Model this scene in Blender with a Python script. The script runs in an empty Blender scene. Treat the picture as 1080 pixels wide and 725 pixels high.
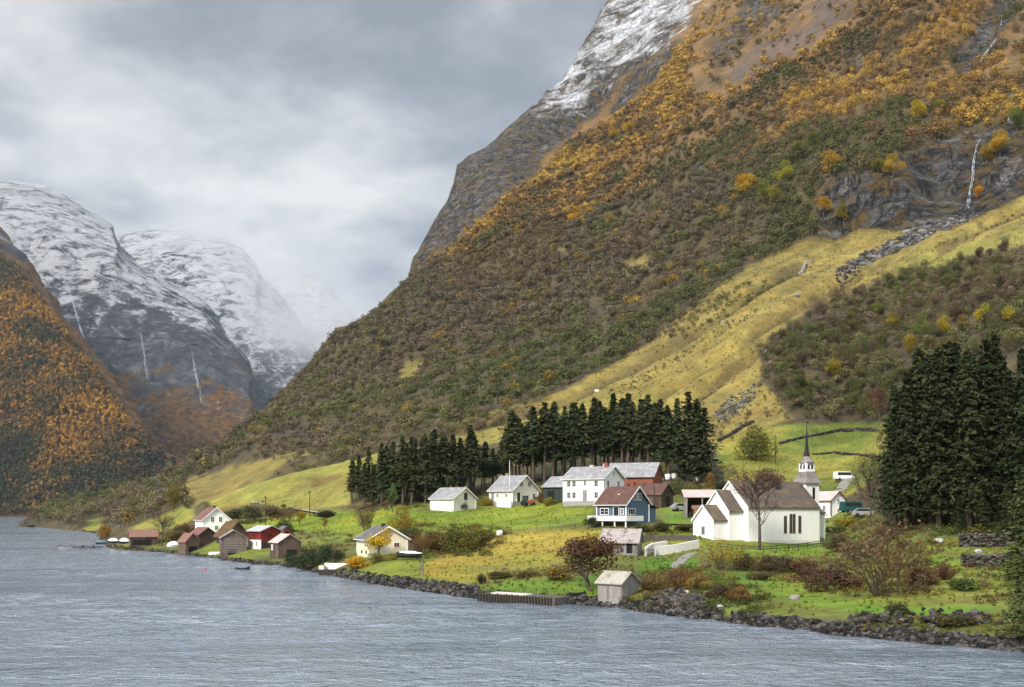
import bpy, bmesh, math, random
import numpy as np
from mathutils import Vector, Matrix

S = bpy.context.scene
COL = S.collection
R = math.radians

# ------------------------------------------------------------------ camera
F = 1158.0            # focal length in pixels of the 1080 px wide photograph
HOR = 538.0           # row of the horizon
CAMH = 10.0           # camera height over the fjord (deck of a ferry)
cam_d = bpy.data.cameras.new('camera')
cam_d.sensor_width = 36.0
cam_d.lens = 36.0 * F / 1080.0
cam_d.shift_y = (HOR - 362.5) / 1080.0
cam_d.clip_start = 0.5
cam_d.clip_end = 60000.0
cam = bpy.data.objects.new('camera', cam_d)
COL.objects.link(cam)
cam.location = (0, 0, CAMH)
cam.rotation_euler = (R(90), 0, 0)
S.camera = cam

# ------------------------------------------------------------------ render / exposure
S.view_settings.view_transform = 'Standard'
S.view_settings.look = 'None'
S.view_settings.gamma = 1.0
S.view_settings.use_curve_mapping = False
S.view_settings.exposure = 0.5
S.render.engine = 'CYCLES'
S.cycles.use_denoising = True
try:
    S.cycles.denoiser = 'OPENIMAGEDENOISE'
    S.cycles.denoising_input_passes = 'RGB_ALBEDO_NORMAL'
    S.cycles.denoising_prefilter = 'FAST'
except Exception:
    pass
S.cycles.max_bounces = 6
S.cycles.diffuse_bounces = 2
S.cycles.glossy_bounces = 3
S.cycles.transmission_bounces = 3
S.cycles.volume_bounces = 1
S.cycles.transparent_max_bounces = 8
S.cycles.volume_step_rate = 4.0
S.cycles.volume_max_steps = 96
S.cycles.sample_clamp_indirect = 4.0
S.cycles.sample_clamp_direct = 5.0

# ------------------------------------------------------------------ sky and sun
SUN_EL, SUN_AZ = 38.0, 215.0       # azimuth clockwise from +Y (the view direction): behind the camera, to the left
W = bpy.data.worlds.new('World')
S.world = W
W.use_nodes = True
wt = W.node_tree
for n in list(wt.nodes):
    wt.nodes.remove(n)


class NT:
    """small helper to write node trees compactly"""
    def __init__(s, tree):
        s.t = tree

    def n(s, typ, ins=None, **props):
        nd = s.t.nodes.new(typ)
        for k, v in props.items():
            setattr(nd, k, v)
        for k, v in (ins or {}).items():
            s.set(nd, k, v)
        return nd

    def set(s, nd, k, v):
        sock = nd.inputs[k]
        if isinstance(v, bpy.types.NodeSocket):
            s.t.links.new(v, sock)
        elif isinstance(v, bpy.types.Node):
            s.t.links.new(v.outputs[0], sock)
        else:
            if sock.type == 'RGBA' and isinstance(v, (tuple, list)) and len(v) == 3:
                v = (*v, 1.0)
            sock.default_value = v

    def math(s, op, a, b=0.0, c=None, clamp=False):
        nd = s.n('ShaderNodeMath', operation=op, use_clamp=clamp)
        s.set(nd, 0, a)
        s.set(nd, 1, b)
        if c is not None:
            s.set(nd, 2, c)
        return nd.outputs[0]

    def noise(s, vec, scale, detail=4.0, rough=0.55, dist=0.0):
        nd = s.n('ShaderNodeTexNoise', {'Scale': scale, 'Detail': detail, 'Roughness': rough, 'Distortion': dist})
        if vec is not None:
            s.set(nd, 'Vector', vec)
        return nd.outputs['Fac']

    def mix(s, fac, a, b, blend='MIX'):
        nd = s.n('ShaderNodeMix', data_type='RGBA', blend_type=blend)
        s.set(nd, 0, fac)
        s.set(nd, 6, a)
        s.set(nd, 7, b)
        return nd.outputs[2]

    def ramp(s, fac, stops, interp='LINEAR'):
        nd = s.n('ShaderNodeValToRGB')
        cr = nd.color_ramp
        cr.interpolation = interp
        while len(cr.elements) < len(stops):
            cr.elements.new(0.5)
        for e, (p, c) in zip(cr.elements, stops):
            e.position = p
            e.color = (*c, 1.0) if len(c) == 3 else c
        s.set(nd, 0, fac)
        return nd.outputs[0]

    def maprange(s, v, a, b, c=0.0, d=1.0, smooth=False):
        nd = s.n('ShaderNodeMapRange', clamp=True)
        if smooth:
            nd.interpolation_type = 'SMOOTHSTEP'
        s.set(nd, 0, v)
        for i, q in enumerate((a, b, c, d)):
            s.set(nd, i + 1, q)
        return nd.outputs[0]

    def mapping(s, vec, scale=(1, 1, 1), rot=(0, 0, 0), loc=(0, 0, 0)):
        nd = s.n('ShaderNodeMapping')
        s.set(nd, 0, vec)
        nd.inputs['Scale'].default_value = scale
        nd.inputs['Rotation'].default_value = rot
        nd.inputs['Location'].default_value = loc
        return nd.outputs[0]


w = NT(wt)
w_out = w.n('ShaderNodeOutputWorld')
w_bg = w.n('ShaderNodeBackground')
w_sky = w.n('ShaderNodeTexSky', sky_type='NISHITA', sun_disc=False)
w_sky.sun_elevation = R(SUN_EL)
w_sky.sun_rotation = R(SUN_AZ)
w_tc = w.n('ShaderNodeTexCoord').outputs['Generated']
w_sep = w.n('ShaderNodeSeparateXYZ', {0: w_tc})
wx, wy, wz = w_sep.outputs
zc = w.math('MAXIMUM', wz, 0.0)
den = w.math('ADD', zc, 0.22)
cu = w.math('DIVIDE', wx, den)
cv = w.math('DIVIDE', wy, den)
cvec = w.n('ShaderNodeCombineXYZ', {0: cu, 1: cv, 2: 0.0}).outputs[0]
n1 = w.noise(w.mapping(cvec, (1.0, 1.0, 1), (0, 0, 0.5), (3.1, 7.7, 0)), 4.6, 7.0, 0.55, 0.15)
n2 = w.noise(w.mapping(cvec, (1.0, 1.0, 1), (0, 0, 0.3), (11.3, 2.2, 4)), 1.9, 4.0, 0.5, 0.15)
cl = w.math('ADD', w.math('MULTIPLY', n1, 1.05), w.math('MULTIPLY', n2, 0.75))
cl = w.math('SUBTRACT', cl, 0.40)
def lobe(az, el, sharp):
    """a thicker or thinner place in the cloud deck, by its direction in the world"""
    a, e = R(az), R(el)
    dx, dy, dz = math.sin(a) * math.cos(e), math.cos(a) * math.cos(e), math.sin(e)
    d = w.math('ADD', w.math('ADD', w.math('MULTIPLY', wx, dx), w.math('MULTIPLY', wy, dy)), w.math('MULTIPLY', wz, dz))
    return w.math('POWER', w.math('MAXIMUM', d, 0.0), sharp)
cl2 = cl
for az, el, sharp, amt in ((-21, 19.5, 260, 0.16), (-14, 18.0, 260, 0.20), (-8, 16.5, 330, 0.15), (-13, 12.5, 300, 0.10), (-14, 24.0, 330, -0.17), (-21, 24.5, 400, -0.07), (-25, 15.0, 420, -0.13), (-4, 17.0, 330, -0.04), (-7, 23.0, 300, -0.10), (2, 22.0, 200, -0.05), (-1, 25.5, 900, 0.12)):
    cl2 = w.math('ADD', cl2, w.math('MULTIPLY', lobe(az, el, sharp), amt))
ccol = w.ramp(cl2, [(0.26, (2.05, 2.2, 2.5)), (0.42, (2.75, 2.93, 3.2)), (0.54, (3.75, 3.88, 4.05)), (0.68, (5.0, 5.05, 5.1)), (0.84, (6.4, 6.3, 6.2))])
thin = w.maprange(wy, 0.1, -0.9, 1.0, 1.5, True)      # the deck is thinner and brighter towards the sun
thin = w.math('MULTIPLY', thin, w.maprange(wz, 0.435, 0.60, 1.0, 3.0, True))   # and overhead, as every overcast sky is
ccol = w.mix(1.0, ccol, w.n('ShaderNodeCombineXYZ', {0: thin, 1: thin, 2: thin}).outputs[0], 'MULTIPLY')
wcol = w.mix(0.88, w_sky.outputs[0], ccol)
w.set(w_bg, 'Color', wcol)
w.set(w_bg, 'Strength', 0.10)
w.set(w_out, 'Surface', w_bg)

sun_d = bpy.data.lights.new('sun', 'SUN')
sun_d.energy = 3.5
sun_d.angle = R(10.0)
sun_d.color = (1.0, 0.92, 0.81)
sun = bpy.data.objects.new('sun', sun_d)
COL.objects.link(sun)
sdir = Vector((math.sin(R(SUN_AZ)) * math.cos(R(SUN_EL)), math.cos(R(SUN_AZ)) * math.cos(R(SUN_EL)), math.sin(R(SUN_EL))))
sun.rotation_euler = (-sdir).to_track_quat('-Z', 'Y').to_euler()
sun.location = (0, -50, 100)

# ------------------------------------------------------------------ numpy helpers
def _hash(ix, iy, iz, seed):
    h = (ix.astype(np.int64) * 374761393 + iy.astype(np.int64) * 668265263 + iz.astype(np.int64) * 2147483647 + seed * 1274126177) & 0xFFFFFFFF
    h = ((h ^ (h >> 13)) * 1274126177) & 0xFFFFFFFF
    h = h ^ (h >> 16)
    return (h & 0xFFFFFF) / float(0xFFFFFF)


def vnoise(p, seed=0):
    """value noise in [-1,1], p (...,3)"""
    f = np.floor(p)
    t = p - f
    t = t * t * t * (t * (t * 6 - 15) + 10)
    i = f.astype(np.int64)
    out = 0
    for dx in (0, 1):
        wx_ = t[..., 0] if dx else 1 - t[..., 0]
        for dy in (0, 1):
            wy_ = t[..., 1] if dy else 1 - t[..., 1]
            for dz in (0, 1):
                wz_ = t[..., 2] if dz else 1 - t[..., 2]
                out = out + wx_ * wy_ * wz_ * _hash(i[..., 0] + dx, i[..., 1] + dy, i[..., 2] + dz, seed)
    return out * 2 - 1


def fbm(p, octs=4, seed=0, gain=0.5, ridged=False):
    a, s, tot, norm = 1.0, 0.0, 0.0, 0.0
    q = np.array(p, float)
    for o in range(octs):
        v = vnoise(q, seed + o * 17)
        if ridged:
            v = 1 - 2 * np.abs(v)
        tot = tot + a * v
        norm += a
        a *= gain
        q = q * 2.03 + 11.7
    return tot / norm


def sstep(a, b, x):
    t = np.clip((x - a) / (b - a), 0, 1)
    return t * t * (3 - 2 * t)


def inside(px, py, poly):
    c = np.zeros(px.shape, bool)
    n = len(poly)
    for i in range(n):
        x1, y1 = poly[i]
        x2, y2 = poly[(i + 1) % n]
        if y1 == y2:
            continue
        m = (y1 > py) != (y2 > py)
        xx = (x2 - x1) * (py - y1) / (y2 - y1) + x1
        c ^= m & (px < xx)
    return c


def seg_dist(px, py, pts, closed=False):
    d = np.full(px.shape, 1e9)
    n = len(pts)
    for i in range(n if closed else n - 1):
        x1, y1 = pts[i]
        x2, y2 = pts[(i + 1) % n]
        dx, dy = x2 - x1, y2 - y1
        L = dx * dx + dy * dy + 1e-9
        t = np.clip(((px - x1) * dx + (py - y1) * dy) / L, 0, 1)
        d = np.minimum(d, np.hypot(px - x1 - t * dx, py - y1 - t * dy))
    return d


def polymask(px, py, poly, soft=4.0):
    d = seg_dist(px, py, poly, True)
    s = np.where(inside(px, py, poly), d, -d)
    return sstep(-soft, soft, s)


def np_mesh(name, V, Fc, col=None, extra=None, smooth=False):
    """mesh from arrays: V (n,3), Fc (m,k) all faces of k corners, col (n,3) linear colour per vertex"""
    me = bpy.data.meshes.new(name)
    V = np.ascontiguousarray(V, dtype=np.float32)
    Fc = np.ascontiguousarray(Fc, dtype=np.int32)
    k = Fc.shape[1]
    me.vertices.add(len(V))
    me.vertices.foreach_set('co', V.ravel())
    me.loops.add(Fc.size)
    me.loops.foreach_set('vertex_index', Fc.ravel())
    me.polygons.add(len(Fc))
    me.polygons.foreach_set('loop_start', np.arange(0, Fc.size, k, dtype=np.int32))
    me.polygons.foreach_set('loop_total', np.full(len(Fc), k, dtype=np.int32))
    me.update(calc_edges=True)
    me.validate()
    if col is not None:
        a = me.color_attributes.new('tint', 'FLOAT_COLOR', 'POINT')
        c = np.ones((len(V), 4), np.float32)
        c[:, :3] = col
        a.data.foreach_set('color', c.ravel())
    for nm, arr in (extra or {}).items():
        a = me.attributes.new(nm, 'FLOAT', 'POINT')
        a.data.foreach_set('value', np.ascontiguousarray(arr, dtype=np.float32))
    me.polygons.foreach_set('use_smooth', np.full(len(Fc), smooth))
    return me


def link(name, me, mat=None, parent=None, kind=None, loc=None, rot=None, color=None):
    o = bpy.data.objects.new(name, me)
    COL.objects.link(o)
    if mat is not None and me is not None and not me.materials:
        for m in (mat if isinstance(mat, (list, tuple)) else [mat]):
            me.materials.append(m)
    if parent is not None:
        o.parent = parent
    if kind:
        o['kind'] = kind
    if loc is not None:
        o.location = loc
    if rot is not None:
        o.rotation_euler = rot
    if color is not None:
        o.color = (*color, 1.0)
    return o


def tag(o, label, cat, group=None):
    o['label'] = label
    o['category'] = cat
    if group:
        o['group'] = group
    return o


def grid_faces(nr, nc):
    i = np.arange(nr - 1)[:, None] * nc + np.arange(nc - 1)[None, :]
    return np.stack([i, i + 1, i + nc + 1, i + nc], -1).reshape(-1, 4)


def world(px, py, d):
    px, py, d = np.broadcast_arrays(np.asarray(px, float), np.asarray(py, float), np.asarray(d, float))
    return np.stack([(px - 540.0) / F * d, d, CAMH + (HOR - py) / F * d], -1)

# ------------------------------------------------------------------ materials
def new_mat(name):
    m = bpy.data.materials.new(name)
    m.use_nodes = True
    for n in list(m.node_tree.nodes):
        m.node_tree.nodes.remove(n)
    t = NT(m.node_tree)
    out = t.n('ShaderNodeOutputMaterial')
    p = t.n('ShaderNodeBsdfPrincipled')
    p.inputs['Specular IOR Level'].default_value = 0.25
    t.set(out, 'Surface', p)
    return m, t, p, out


def bump(t, p, h, strength, dist):
    b = t.n('ShaderNodeBump', {'Strength': strength, 'Distance': dist})
    t.set(b, 'Height', h)
    t.set(p, 'Normal', b)


def vary(t, col, amt, *facs):
    """col * (1 + amt*(fac-0.5)*2) for each noise factor"""
    for f in facs:
        k = t.maprange(f, 0.25, 0.75, 1 - amt, 1 + amt)
        col = t.mix(1.0, col, t.n('ShaderNodeCombineXYZ', {0: k, 1: k, 2: k}).outputs[0], 'MULTIPLY')
    return col


def mat_terrain():
    m, t, p, out = new_mat('hillside')
    col = t.n('ShaderNodeVertexColor', layer_name='tint').outputs[0]
    pos = t.n('ShaderNodeNewGeometry').outputs['Position']
    rock = t.n('ShaderNodeAttribute', attribute_name='rock').outputs['Fac']
    snow = t.n('ShaderNodeAttribute', attribute_name='snow').outputs['Fac']
    n_f = t.noise(pos, 1.1, 5.0, 0.65)
    n_m = t.noise(pos, 0.16, 5.0, 0.6)
    n_l = t.noise(pos, 0.035, 4.0, 0.6)
    c = vary(t, col, 0.38, n_f, n_m)
    c = vary(t, c, 0.22, n_l)
    # hue drift between straw and green
    n_h = t.noise(t.mapping(pos, loc=(40, 9, 3)), 0.09, 5.0, 0.65)
    c = t.mix(t.maprange(n_h, 0.42, 0.66, 0.0, 0.40), c, t.mix(1.0, c, (1.25, 0.92, 0.62), 'MULTIPLY'))
    # bare rock: ledges, upright cracks, wet dark streaks
    strat = t.noise(t.mapping(pos, (0.05, 0.05, 0.15), (0.55, 0.65, 0.2)), 1.0, 9.0, 0.74, 0.35)
    ribs = t.noise(t.mapping(pos, (0.16, 0.16, 0.030), (0.0, 0.25, 0.0)), 1.0, 8.0, 0.70, 0.6)
    fine = t.noise(t.mapping(pos, (0.5, 0.5, 0.22), (0.2, 0.3, 0.0)), 1.0, 6.0, 0.72, 0.1)
    joint = t.math('ABSOLUTE', t.math('SUBTRACT', t.noise(t.mapping(pos, (0.10, 0.10, 0.035), (0.1, 0.35, 0.2)), 1.0, 5.0, 0.6, 0.8), 0.5))
    crack = t.maprange(joint, 0.0, 0.035, 0.30, 1.0)
    rmix = t.math('ADD', t.math('MULTIPLY', strat, 0.42), t.math('ADD', t.math('MULTIPLY', ribs, 0.33), t.math('MULTIPLY', fine, 0.25)))
    rc = t.ramp(rmix, [(0.40, (0.010, 0.010, 0.012)), (0.47, (0.034, 0.033, 0.034)), (0.53, (0.085, 0.082, 0.080)), (0.61, (0.21, 0.20, 0.195))])
    rc = t.mix(1.0, rc, t.n('ShaderNodeCombineXYZ', {0: crack, 1: crack, 2: crack}).outputs[0], 'MULTIPLY')
    moss = t.noise(pos, 0.10, 7.0, 0.72)
    rc = t.mix(t.maprange(moss, 0.50, 0.60), rc, t.mix(n_h, (0.05, 0.048, 0.016), (0.15, 0.085, 0.025)))
    rm = t.math('ADD', rock, t.math('MULTIPLY', t.math('SUBTRACT', n_m, 0.5), 1.3))
    c = t.mix(t.maprange(rm, 0.38, 0.56), c, rc)
    # thin snow with rock ribs and grass showing through
    sn = t.noise(t.mapping(pos, (1.0, 1.0, 2.0), (0.3, 0.5, 0)), 0.030, 10.0, 0.74, 0.6)
    sn2 = t.noise(t.mapping(pos, (1.0, 1.0, 0.35), (0.0, 0.55, 0)), 0.024, 8.0, 0.70, 0.4)
    sm = t.math('ADD', snow, t.math('MULTIPLY', t.math('SUBTRACT', sn, 0.53), 3.6))
    sm = t.math('ADD', sm, t.math('MULTIPLY', t.math('SUBTRACT', sn2, 0.5), 2.2))
    c = t.mix(t.math('MULTIPLY', t.maprange(sm, 0.30, 1.05), t.maprange(snow, 0.05, 0.3)), c, (0.52, 0.535, 0.57))
    t.set(p, 'Base Color', c)
    t.set(p, 'Roughness', 0.9)
    hgt = t.math('ADD', t.math('MULTIPLY', t.math('MULTIPLY', rmix, crack), t.math('MULTIPLY', rock, 9.0)), t.math('MULTIPLY', n_f, 0.35))
    hgt = t.math('ADD', hgt, t.math('MULTIPLY', n_m, 0.8))
    bump(t, p, hgt, 0.9, 1.0)
    return m


def mat_far(name, snowline, band, base_dark=1.0, forest_top=260.0, k=1.0):
    """far fjord wall: thin snow on top, wet rock below, rusty birch on ledges and foot"""
    m, t, p, out = new_mat(name)
    geo = t.n('ShaderNodeNewGeometry')
    pos = geo.outputs['Position']
    nz = t.n('ShaderNodeSeparateXYZ', {0: geo.outputs['Normal']}).outputs[2]
    z = t.n('ShaderNodeSeparateXYZ', {0: pos}).outputs[2]
    n_a = t.noise(t.mapping(pos, (1, 1, 0.35)), 0.016 * k, 10.0, 0.72, 0.5)           # upright ribs
    n_b = t.noise(t.mapping(pos, (0.85, 0.6, 1.35), (0.35, 0.65, 0.2)), 0.012 * k, 10.0, 0.76, 0.9)    # ledges
    n_c = t.noise(pos, 0.055 * k, 7.0, 0.72)
    n_d = t.noise(pos, 0.0045 * k, 5.0, 0.6)
    rc = t.ramp(n_a, [(0.34, (0.022, 0.028, 0.040)), (0.46, (0.058, 0.068, 0.088)), (0.56, (0.115, 0.125, 0.150)), (0.68, (0.24, 0.25, 0.275))])
    rc = t.mix(t.maprange(n_b, 0.40, 0.47, 0.65, 0.0), rc, (0.020, 0.023, 0.030))
    birch = t.ramp(n_c, [(0.34, (0.035, 0.034, 0.020)), (0.46, (0.115, 0.066, 0.024)), (0.56, (0.215, 0.105, 0.026)), (0.66, (0.30, 0.16, 0.035))])
    bm = t.math('ADD', t.maprange(z, forest_top + 220, forest_top - 160, 0.0, 1.0), t.math('MULTIPLY', t.math('SUBTRACT', n_d, 0.5), 2.2))
    bm = t.math('ADD', bm, t.math('MULTIPLY', t.math('SUBTRACT', n_b, 0.5), 2.4))
    c = t.mix(t.maprange(bm, 0.42, 0.66), rc, birch)
    sm = t.math('ADD', t.maprange(z, snowline - band, snowline + band, -0.72, 0.42), t.math('MULTIPLY', t.math('SUBTRACT', n_b, 0.5), 5.2))
    sm = t.math('ADD', sm, t.math('MULTIPLY', t.math('SUBTRACT', n_a, 0.5), 3.0))
    sm = t.math('ADD', sm, t.math('MULTIPLY', t.math('SUBTRACT', n_c, 0.5), 0.9))
    sm = t.math('ADD', sm, t.math('MULTIPLY', t.math('SUBTRACT', nz, 0.60), 0.9))
    c = t.mix(t.maprange(sm, 0.05, 0.80), c, (0.60, 0.62, 0.66))
    t.set(p, 'Base Color', c)
    t.set(p, 'Roughness', 0.92)
    hgt = t.math('ADD', t.math('MULTIPLY', n_a, 1.0), t.math('MULTIPLY', n_b, 1.0))
    bump(t, p, hgt, 1.0, 60.0 / k)
    return m


def mat_tint(name, rough=0.85, objcol=False, trans=0.0, var=0.25, scale=0.6):
    """foliage, stones: colour from the mesh's own tint, optionally times the object's colour"""
    m, t, p, out = new_mat(name)
    c = t.n('ShaderNodeVertexColor', layer_name='tint').outputs[0]
    if objcol:
        oi = t.n('ShaderNodeObjectInfo')
        c = t.mix(1.0, c, oi.outputs['Color'], 'MULTIPLY')
    pos = t.n('ShaderNodeNewGeometry').outputs['Position']
    c = vary(t, c, var, t.noise(pos, scale, 3.0, 0.6))
    t.set(p, 'Base Color', c)
    t.set(p, 'Roughness', rough)
    p.inputs['Specular IOR Level'].default_value = 0.12
    if trans > 0:
        tr = t.n('ShaderNodeBsdfTranslucent')
        t.set(tr, 'Color', c)
        mx = t.n('ShaderNodeMixShader', {0: trans})
        t.t.links.new(p.outputs[0], mx.inputs[1])
        t.t.links.new(tr.outputs[0], mx.inputs[2])
        t.set(out, 'Surface', mx)
    return m


def mat_water():
    m, t, p, out = new_mat('fjord_water')
    pos = t.n('ShaderNodeNewGeometry').outputs['Position']
    t.set(p, 'Base Color', (0.105, 0.140, 0.180))
    t.set(p, 'Roughness', 0.13)
    t.set(p, 'IOR', 3.6)
    p.inputs['Specular IOR Level'].default_value = 0.5
    a = t.noise(t.mapping(pos, (0.7, 1.15, 1), (0, 0, R(14))), 1.6, 4.0, 0.62, 0.5)
    b = t.noise(t.mapping(pos, (0.6, 1.2, 1), (0, 0, R(-9))), 0.30, 4.0, 0.6, 0.6)
    h = t.math('ADD', t.math('MULTIPLY', a, 0.36), t.math('MULTIPLY', b, 0.70))
    gust = t.maprange(t.noise(t.mapping(pos, (0.35, 1.0, 1), (0, 0, R(8))), 0.030, 3.0, 0.5, 0.5), 0.36, 0.62, 0.40, 1.25, True)
    bump(t, p, t.math('MULTIPLY', h, gust), 1.0, 1.0)
    return m


def mat_plain(name, col, rough=0.7, var=0.15, scale=1.5, stretch=(1, 1, 1), metal=0.0, bumps=0.0, spec=0.25, col2=None, mixscale=0.7, mixlo=0.5, mixhi=0.62):
    m, t, p, out = new_mat(name)
    tc = t.n('ShaderNodeTexCoord').outputs['Object']
    v = t.mapping(tc, stretch)
    n_ = t.noise(v, scale, 5.0, 0.62)
    c = t.mix(0.0, col, col)
    if col2 is not None:
        k = t.noise(t.mapping(tc, stretch, loc=(5, 3, 1)), mixscale, 6.0, 0.68)
        c = t.mix(t.maprange(k, mixlo, mixhi), col, col2)
    c = vary(t, c, var, n_)
    t.set(p, 'Base Color', c)
    t.set(p, 'Roughness', rough)
    p.inputs['Metallic'].default_value = metal
    p.inputs['Specular IOR Level'].default_value = spec
    if bumps > 0:
        bump(t, p, n_, 0.6, bumps)
    return m

# ------------------------------------------------------------------ the right hand shore and mountain
SHORE = [(20, 556.5), (35, 556), (60, 558), (80, 560), (100, 563), (108, 572), (116, 578.5), (150, 581.5), (190, 585.5), (240, 592), (290, 597.5), (320, 602), (345, 607),
         (380, 613), (420, 620), (500, 631), (560, 636), (650, 641), (700, 649), (760, 656), (850, 667), (950, 677), (1080, 689), (1180, 698), (1300, 712), (1420, 724)]
SIL = [(20, 555), (35, 553), (48, 546), (70, 535), (100, 526), (150, 515), (200, 491), (250, 457), (285, 424), (330, 385), (372, 346), (405, 318), (430, 300), (436, 285), (446, 268),
       (458, 244), (472, 222), (478, 205), (482, 186), (494, 174), (512, 164), (530, 148), (548, 132), (566, 118), (584, 98), (600, 76), (622, 46), (645, 2), (672, -50), (705, -110),
       (740, -160), (800, -210), (900, -250), (1420, -250)]


def interp(pts, x):
    a = np.array(pts, float)
    return np.interp(x, a[:, 0], a[:, 1])


CP = [  # control points: pixel column, pixel row, distance in metres
    (225, 560, 266), (252, 546, 300), (330, 541, 292), (330, 560, 240), (400, 581, 176), (440, 560, 203), (478, 537, 238), (542, 531, 243), (612, 532, 220), (655, 551, 183),
    (560, 557, 190), (560, 590, 152), (700, 601, 141), (735, 570, 166), (800, 572, 168), (872, 564, 184), (800, 602, 136), (850, 622, 115), (900, 590, 142),
    (950, 600, 126), (1050, 580, 126), (1060, 640, 91), (1000, 566, 142), (1080, 602, 111), (500, 600, 150), (470, 575, 180), (640, 595, 143), (600, 575, 166),
    (400, 535, 258), (480, 521, 266), (560, 508, 268), (650, 505, 270), (740, 508, 252), (740, 530, 215), (700, 531, 217), (875, 541, 208), (830, 532, 222), (690, 500, 268),
    (780, 500, 258), (880, 508, 246), (850, 470, 290), (900, 445, 318), (780, 465, 305), (960, 500, 215), (950, 552, 158), (1040, 548, 158), (1080, 500, 195), (1000, 470, 245),
    (480, 446, 425), (560, 428, 415), (430, 480, 345), (300, 500, 390), (250, 520, 370), (370, 500, 335), (200, 530, 400), (150, 545, 400), (80, 555, 545), (110, 558, 452), (170, 553, 345),
    (150, 566, 300), (200, 566, 282), (280, 571, 232), (300, 583, 212),
    (650, 385, 455), (740, 320, 475), (830, 258, 515), (900, 250, 510), (1000, 245, 478), (1080, 206, 485), (900, 330, 400), (1000, 290, 395), (1080, 270, 388), (850, 400, 338),
    (950, 400, 310), (1080, 350, 285), (760, 420, 358), (680, 430, 370), (1000, 400, 285),
    (350, 440, 640), (280, 440, 700), (450, 380, 710), (550, 330, 730), (650, 280, 750), (740, 220, 700), (430, 312, 980), (370, 350, 920), (285, 430, 840), (200, 495, 800), (100, 528, 780), (40, 552, 760),
    (200, 512, 640), (120, 540, 660),
    (600, 240, 950), (500, 275, 980), (482, 190, 1210), (520, 160, 1240), (560, 124, 1320), (600, 80, 1400), (645, 5, 1520), (700, -90, 1640), (560, 180, 1140), (640, 120, 1260), (740, 0, 1340),
    (740, 100, 1010), (850, 100, 800), (850, 0, 1060), (900, 185, 530), (860, 238, 517), (960, 160, 545), (1080, 132, 530), (960, 80, 690), (960, 0, 860), (1080, 0, 770), (1080, 60, 630),
    (1080, -150, 1080), (900, -150, 1380), (760, -150, 1720), (900, -250, 1800), (1080, -250, 1400), (1300, -250, 1200), (1420, -250, 1150),
    (1250, -150, 960), (1250, 0, 720), (1250, 200, 430), (1250, 350, 240), (1250, 500, 160), (1250, 600, 99), (1420, 0, 690), (1420, 200, 410), (1420, 350, 230), (1420, 500, 150), (1420, 600, 95)]
for sx in (35, 60, 80, 100, 116, 150, 190, 240, 290, 345, 380, 420, 460, 500, 560, 610, 650, 700, 760, 800, 850, 900, 950, 1010, 1080, 1180, 1300, 1420):
    sy = float(interp(SHORE, sx))
    d0 = CAMH * F / (sy - HOR)
    CP.append((sx, sy, d0))
    bank = 0.75 if sx < 330 else 1.25
    d1 = d0 * 1.02 + 0.8
    CP.append((sx, HOR + (CAMH - bank) * F / d1, d1))
CP = np.array(CP, float)


def warp(px, py):
    v = np.where(py < 500, py, 500 + (py - 500) * 2.2)
    return np.stack([px / 100.0, v / 100.0], -1)


def _tps_fit(X, y, lam=1e-4):
    n = len(X)
    d2 = ((X[:, None] - X[None]) ** 2).sum(-1)
    K = 0.5 * d2 * np.log(d2 + 1e-12)
    P = np.concatenate([np.ones((n, 1)), X], 1)
    A = np.zeros((n + 3, n + 3))
    A[:n, :n] = K + lam * np.eye(n)
    A[:n, n:] = P
    A[n:, :n] = P.T
    return np.linalg.solve(A, np.concatenate([y, np.zeros(3)]))


_TX = warp(CP[:, 0], CP[:, 1])
_TW = _tps_fit(_TX, np.log(CP[:, 2]), 2e-3)


def depth(px, py):
    px, py = np.broadcast_arrays(np.asarray(px, float), np.asarray(py, float))
    shp = px.shape
    Q = warp(px.ravel(), py.ravel())
    out = np.empty(len(Q))
    for s in range(0, len(Q), 20000):
        q = Q[s:s + 20000]
        d2 = ((q[:, None] - _TX[None]) ** 2).sum(-1)
        out[s:s + 20000] = (0.5 * d2 * np.log(d2 + 1e-12)) @ _TW[:-3] + _TW[-3] + q @ _TW[-2:]
    return np.exp(out).reshape(shp)


def ground(px, py):
    """points of the finished ground near these pixels"""
    P = world(px, py, depth(px, py))
    tint, rock, snow = ground_tint(np.asarray(px, float), np.asarray(py, float), P)
    return relief(P, np.asarray(px, float), np.asarray(py, float), rock, snow)


def at(px, py, d=None):
    """the point of the ground seen at this pixel"""
    if d is None:
        d = float(depth(px, py))
        if d > 330:
            return Vector(ground(np.array([float(px)]), np.array([float(py)]))[0])
    return Vector(world(px, py, d))

# ---- what covers the ground where (outlines given as pixels of the photograph, laid on the real slope)
POLY_GRASS = [  # the big yellow hayfield slope
    [(470, 450), (520, 437), (560, 424), (610, 404), (650, 382), (700, 348), (740, 318), (790, 280), (830, 255), (880, 250), (905, 240), (950, 244), (1000, 243), (1040, 222), (1090, 198),
     (1200, 150), (1420, 90), (1420, 220), (1200, 225), (1090, 258), (1030, 272), (960, 290), (920, 300), (880, 318), (850, 332), (815, 358), (800, 372), (800, 402), (836, 440), (800, 453), (762, 470), (735, 468), (700, 458), (650, 440), (600, 455), (480, 470)],
    [(186, 520), (225, 508), (255, 492), (285, 482), (320, 472), (330, 478), (300, 492), (270, 508), (235, 520), (200, 532)],
    [(200, 532), (240, 520), (290, 508), (350, 492), (400, 478), (420, 500), (395, 532), (330, 537), (270, 534), (225, 538)],
    [(418, 398), (432, 386), (448, 382), (440, 398), (424, 406)], [(570, 282), (590, 276), (606, 268), (600, 274), (584, 282)], [(650, 296), (672, 284), (690, 274), (684, 283), (662, 296)],
]
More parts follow.
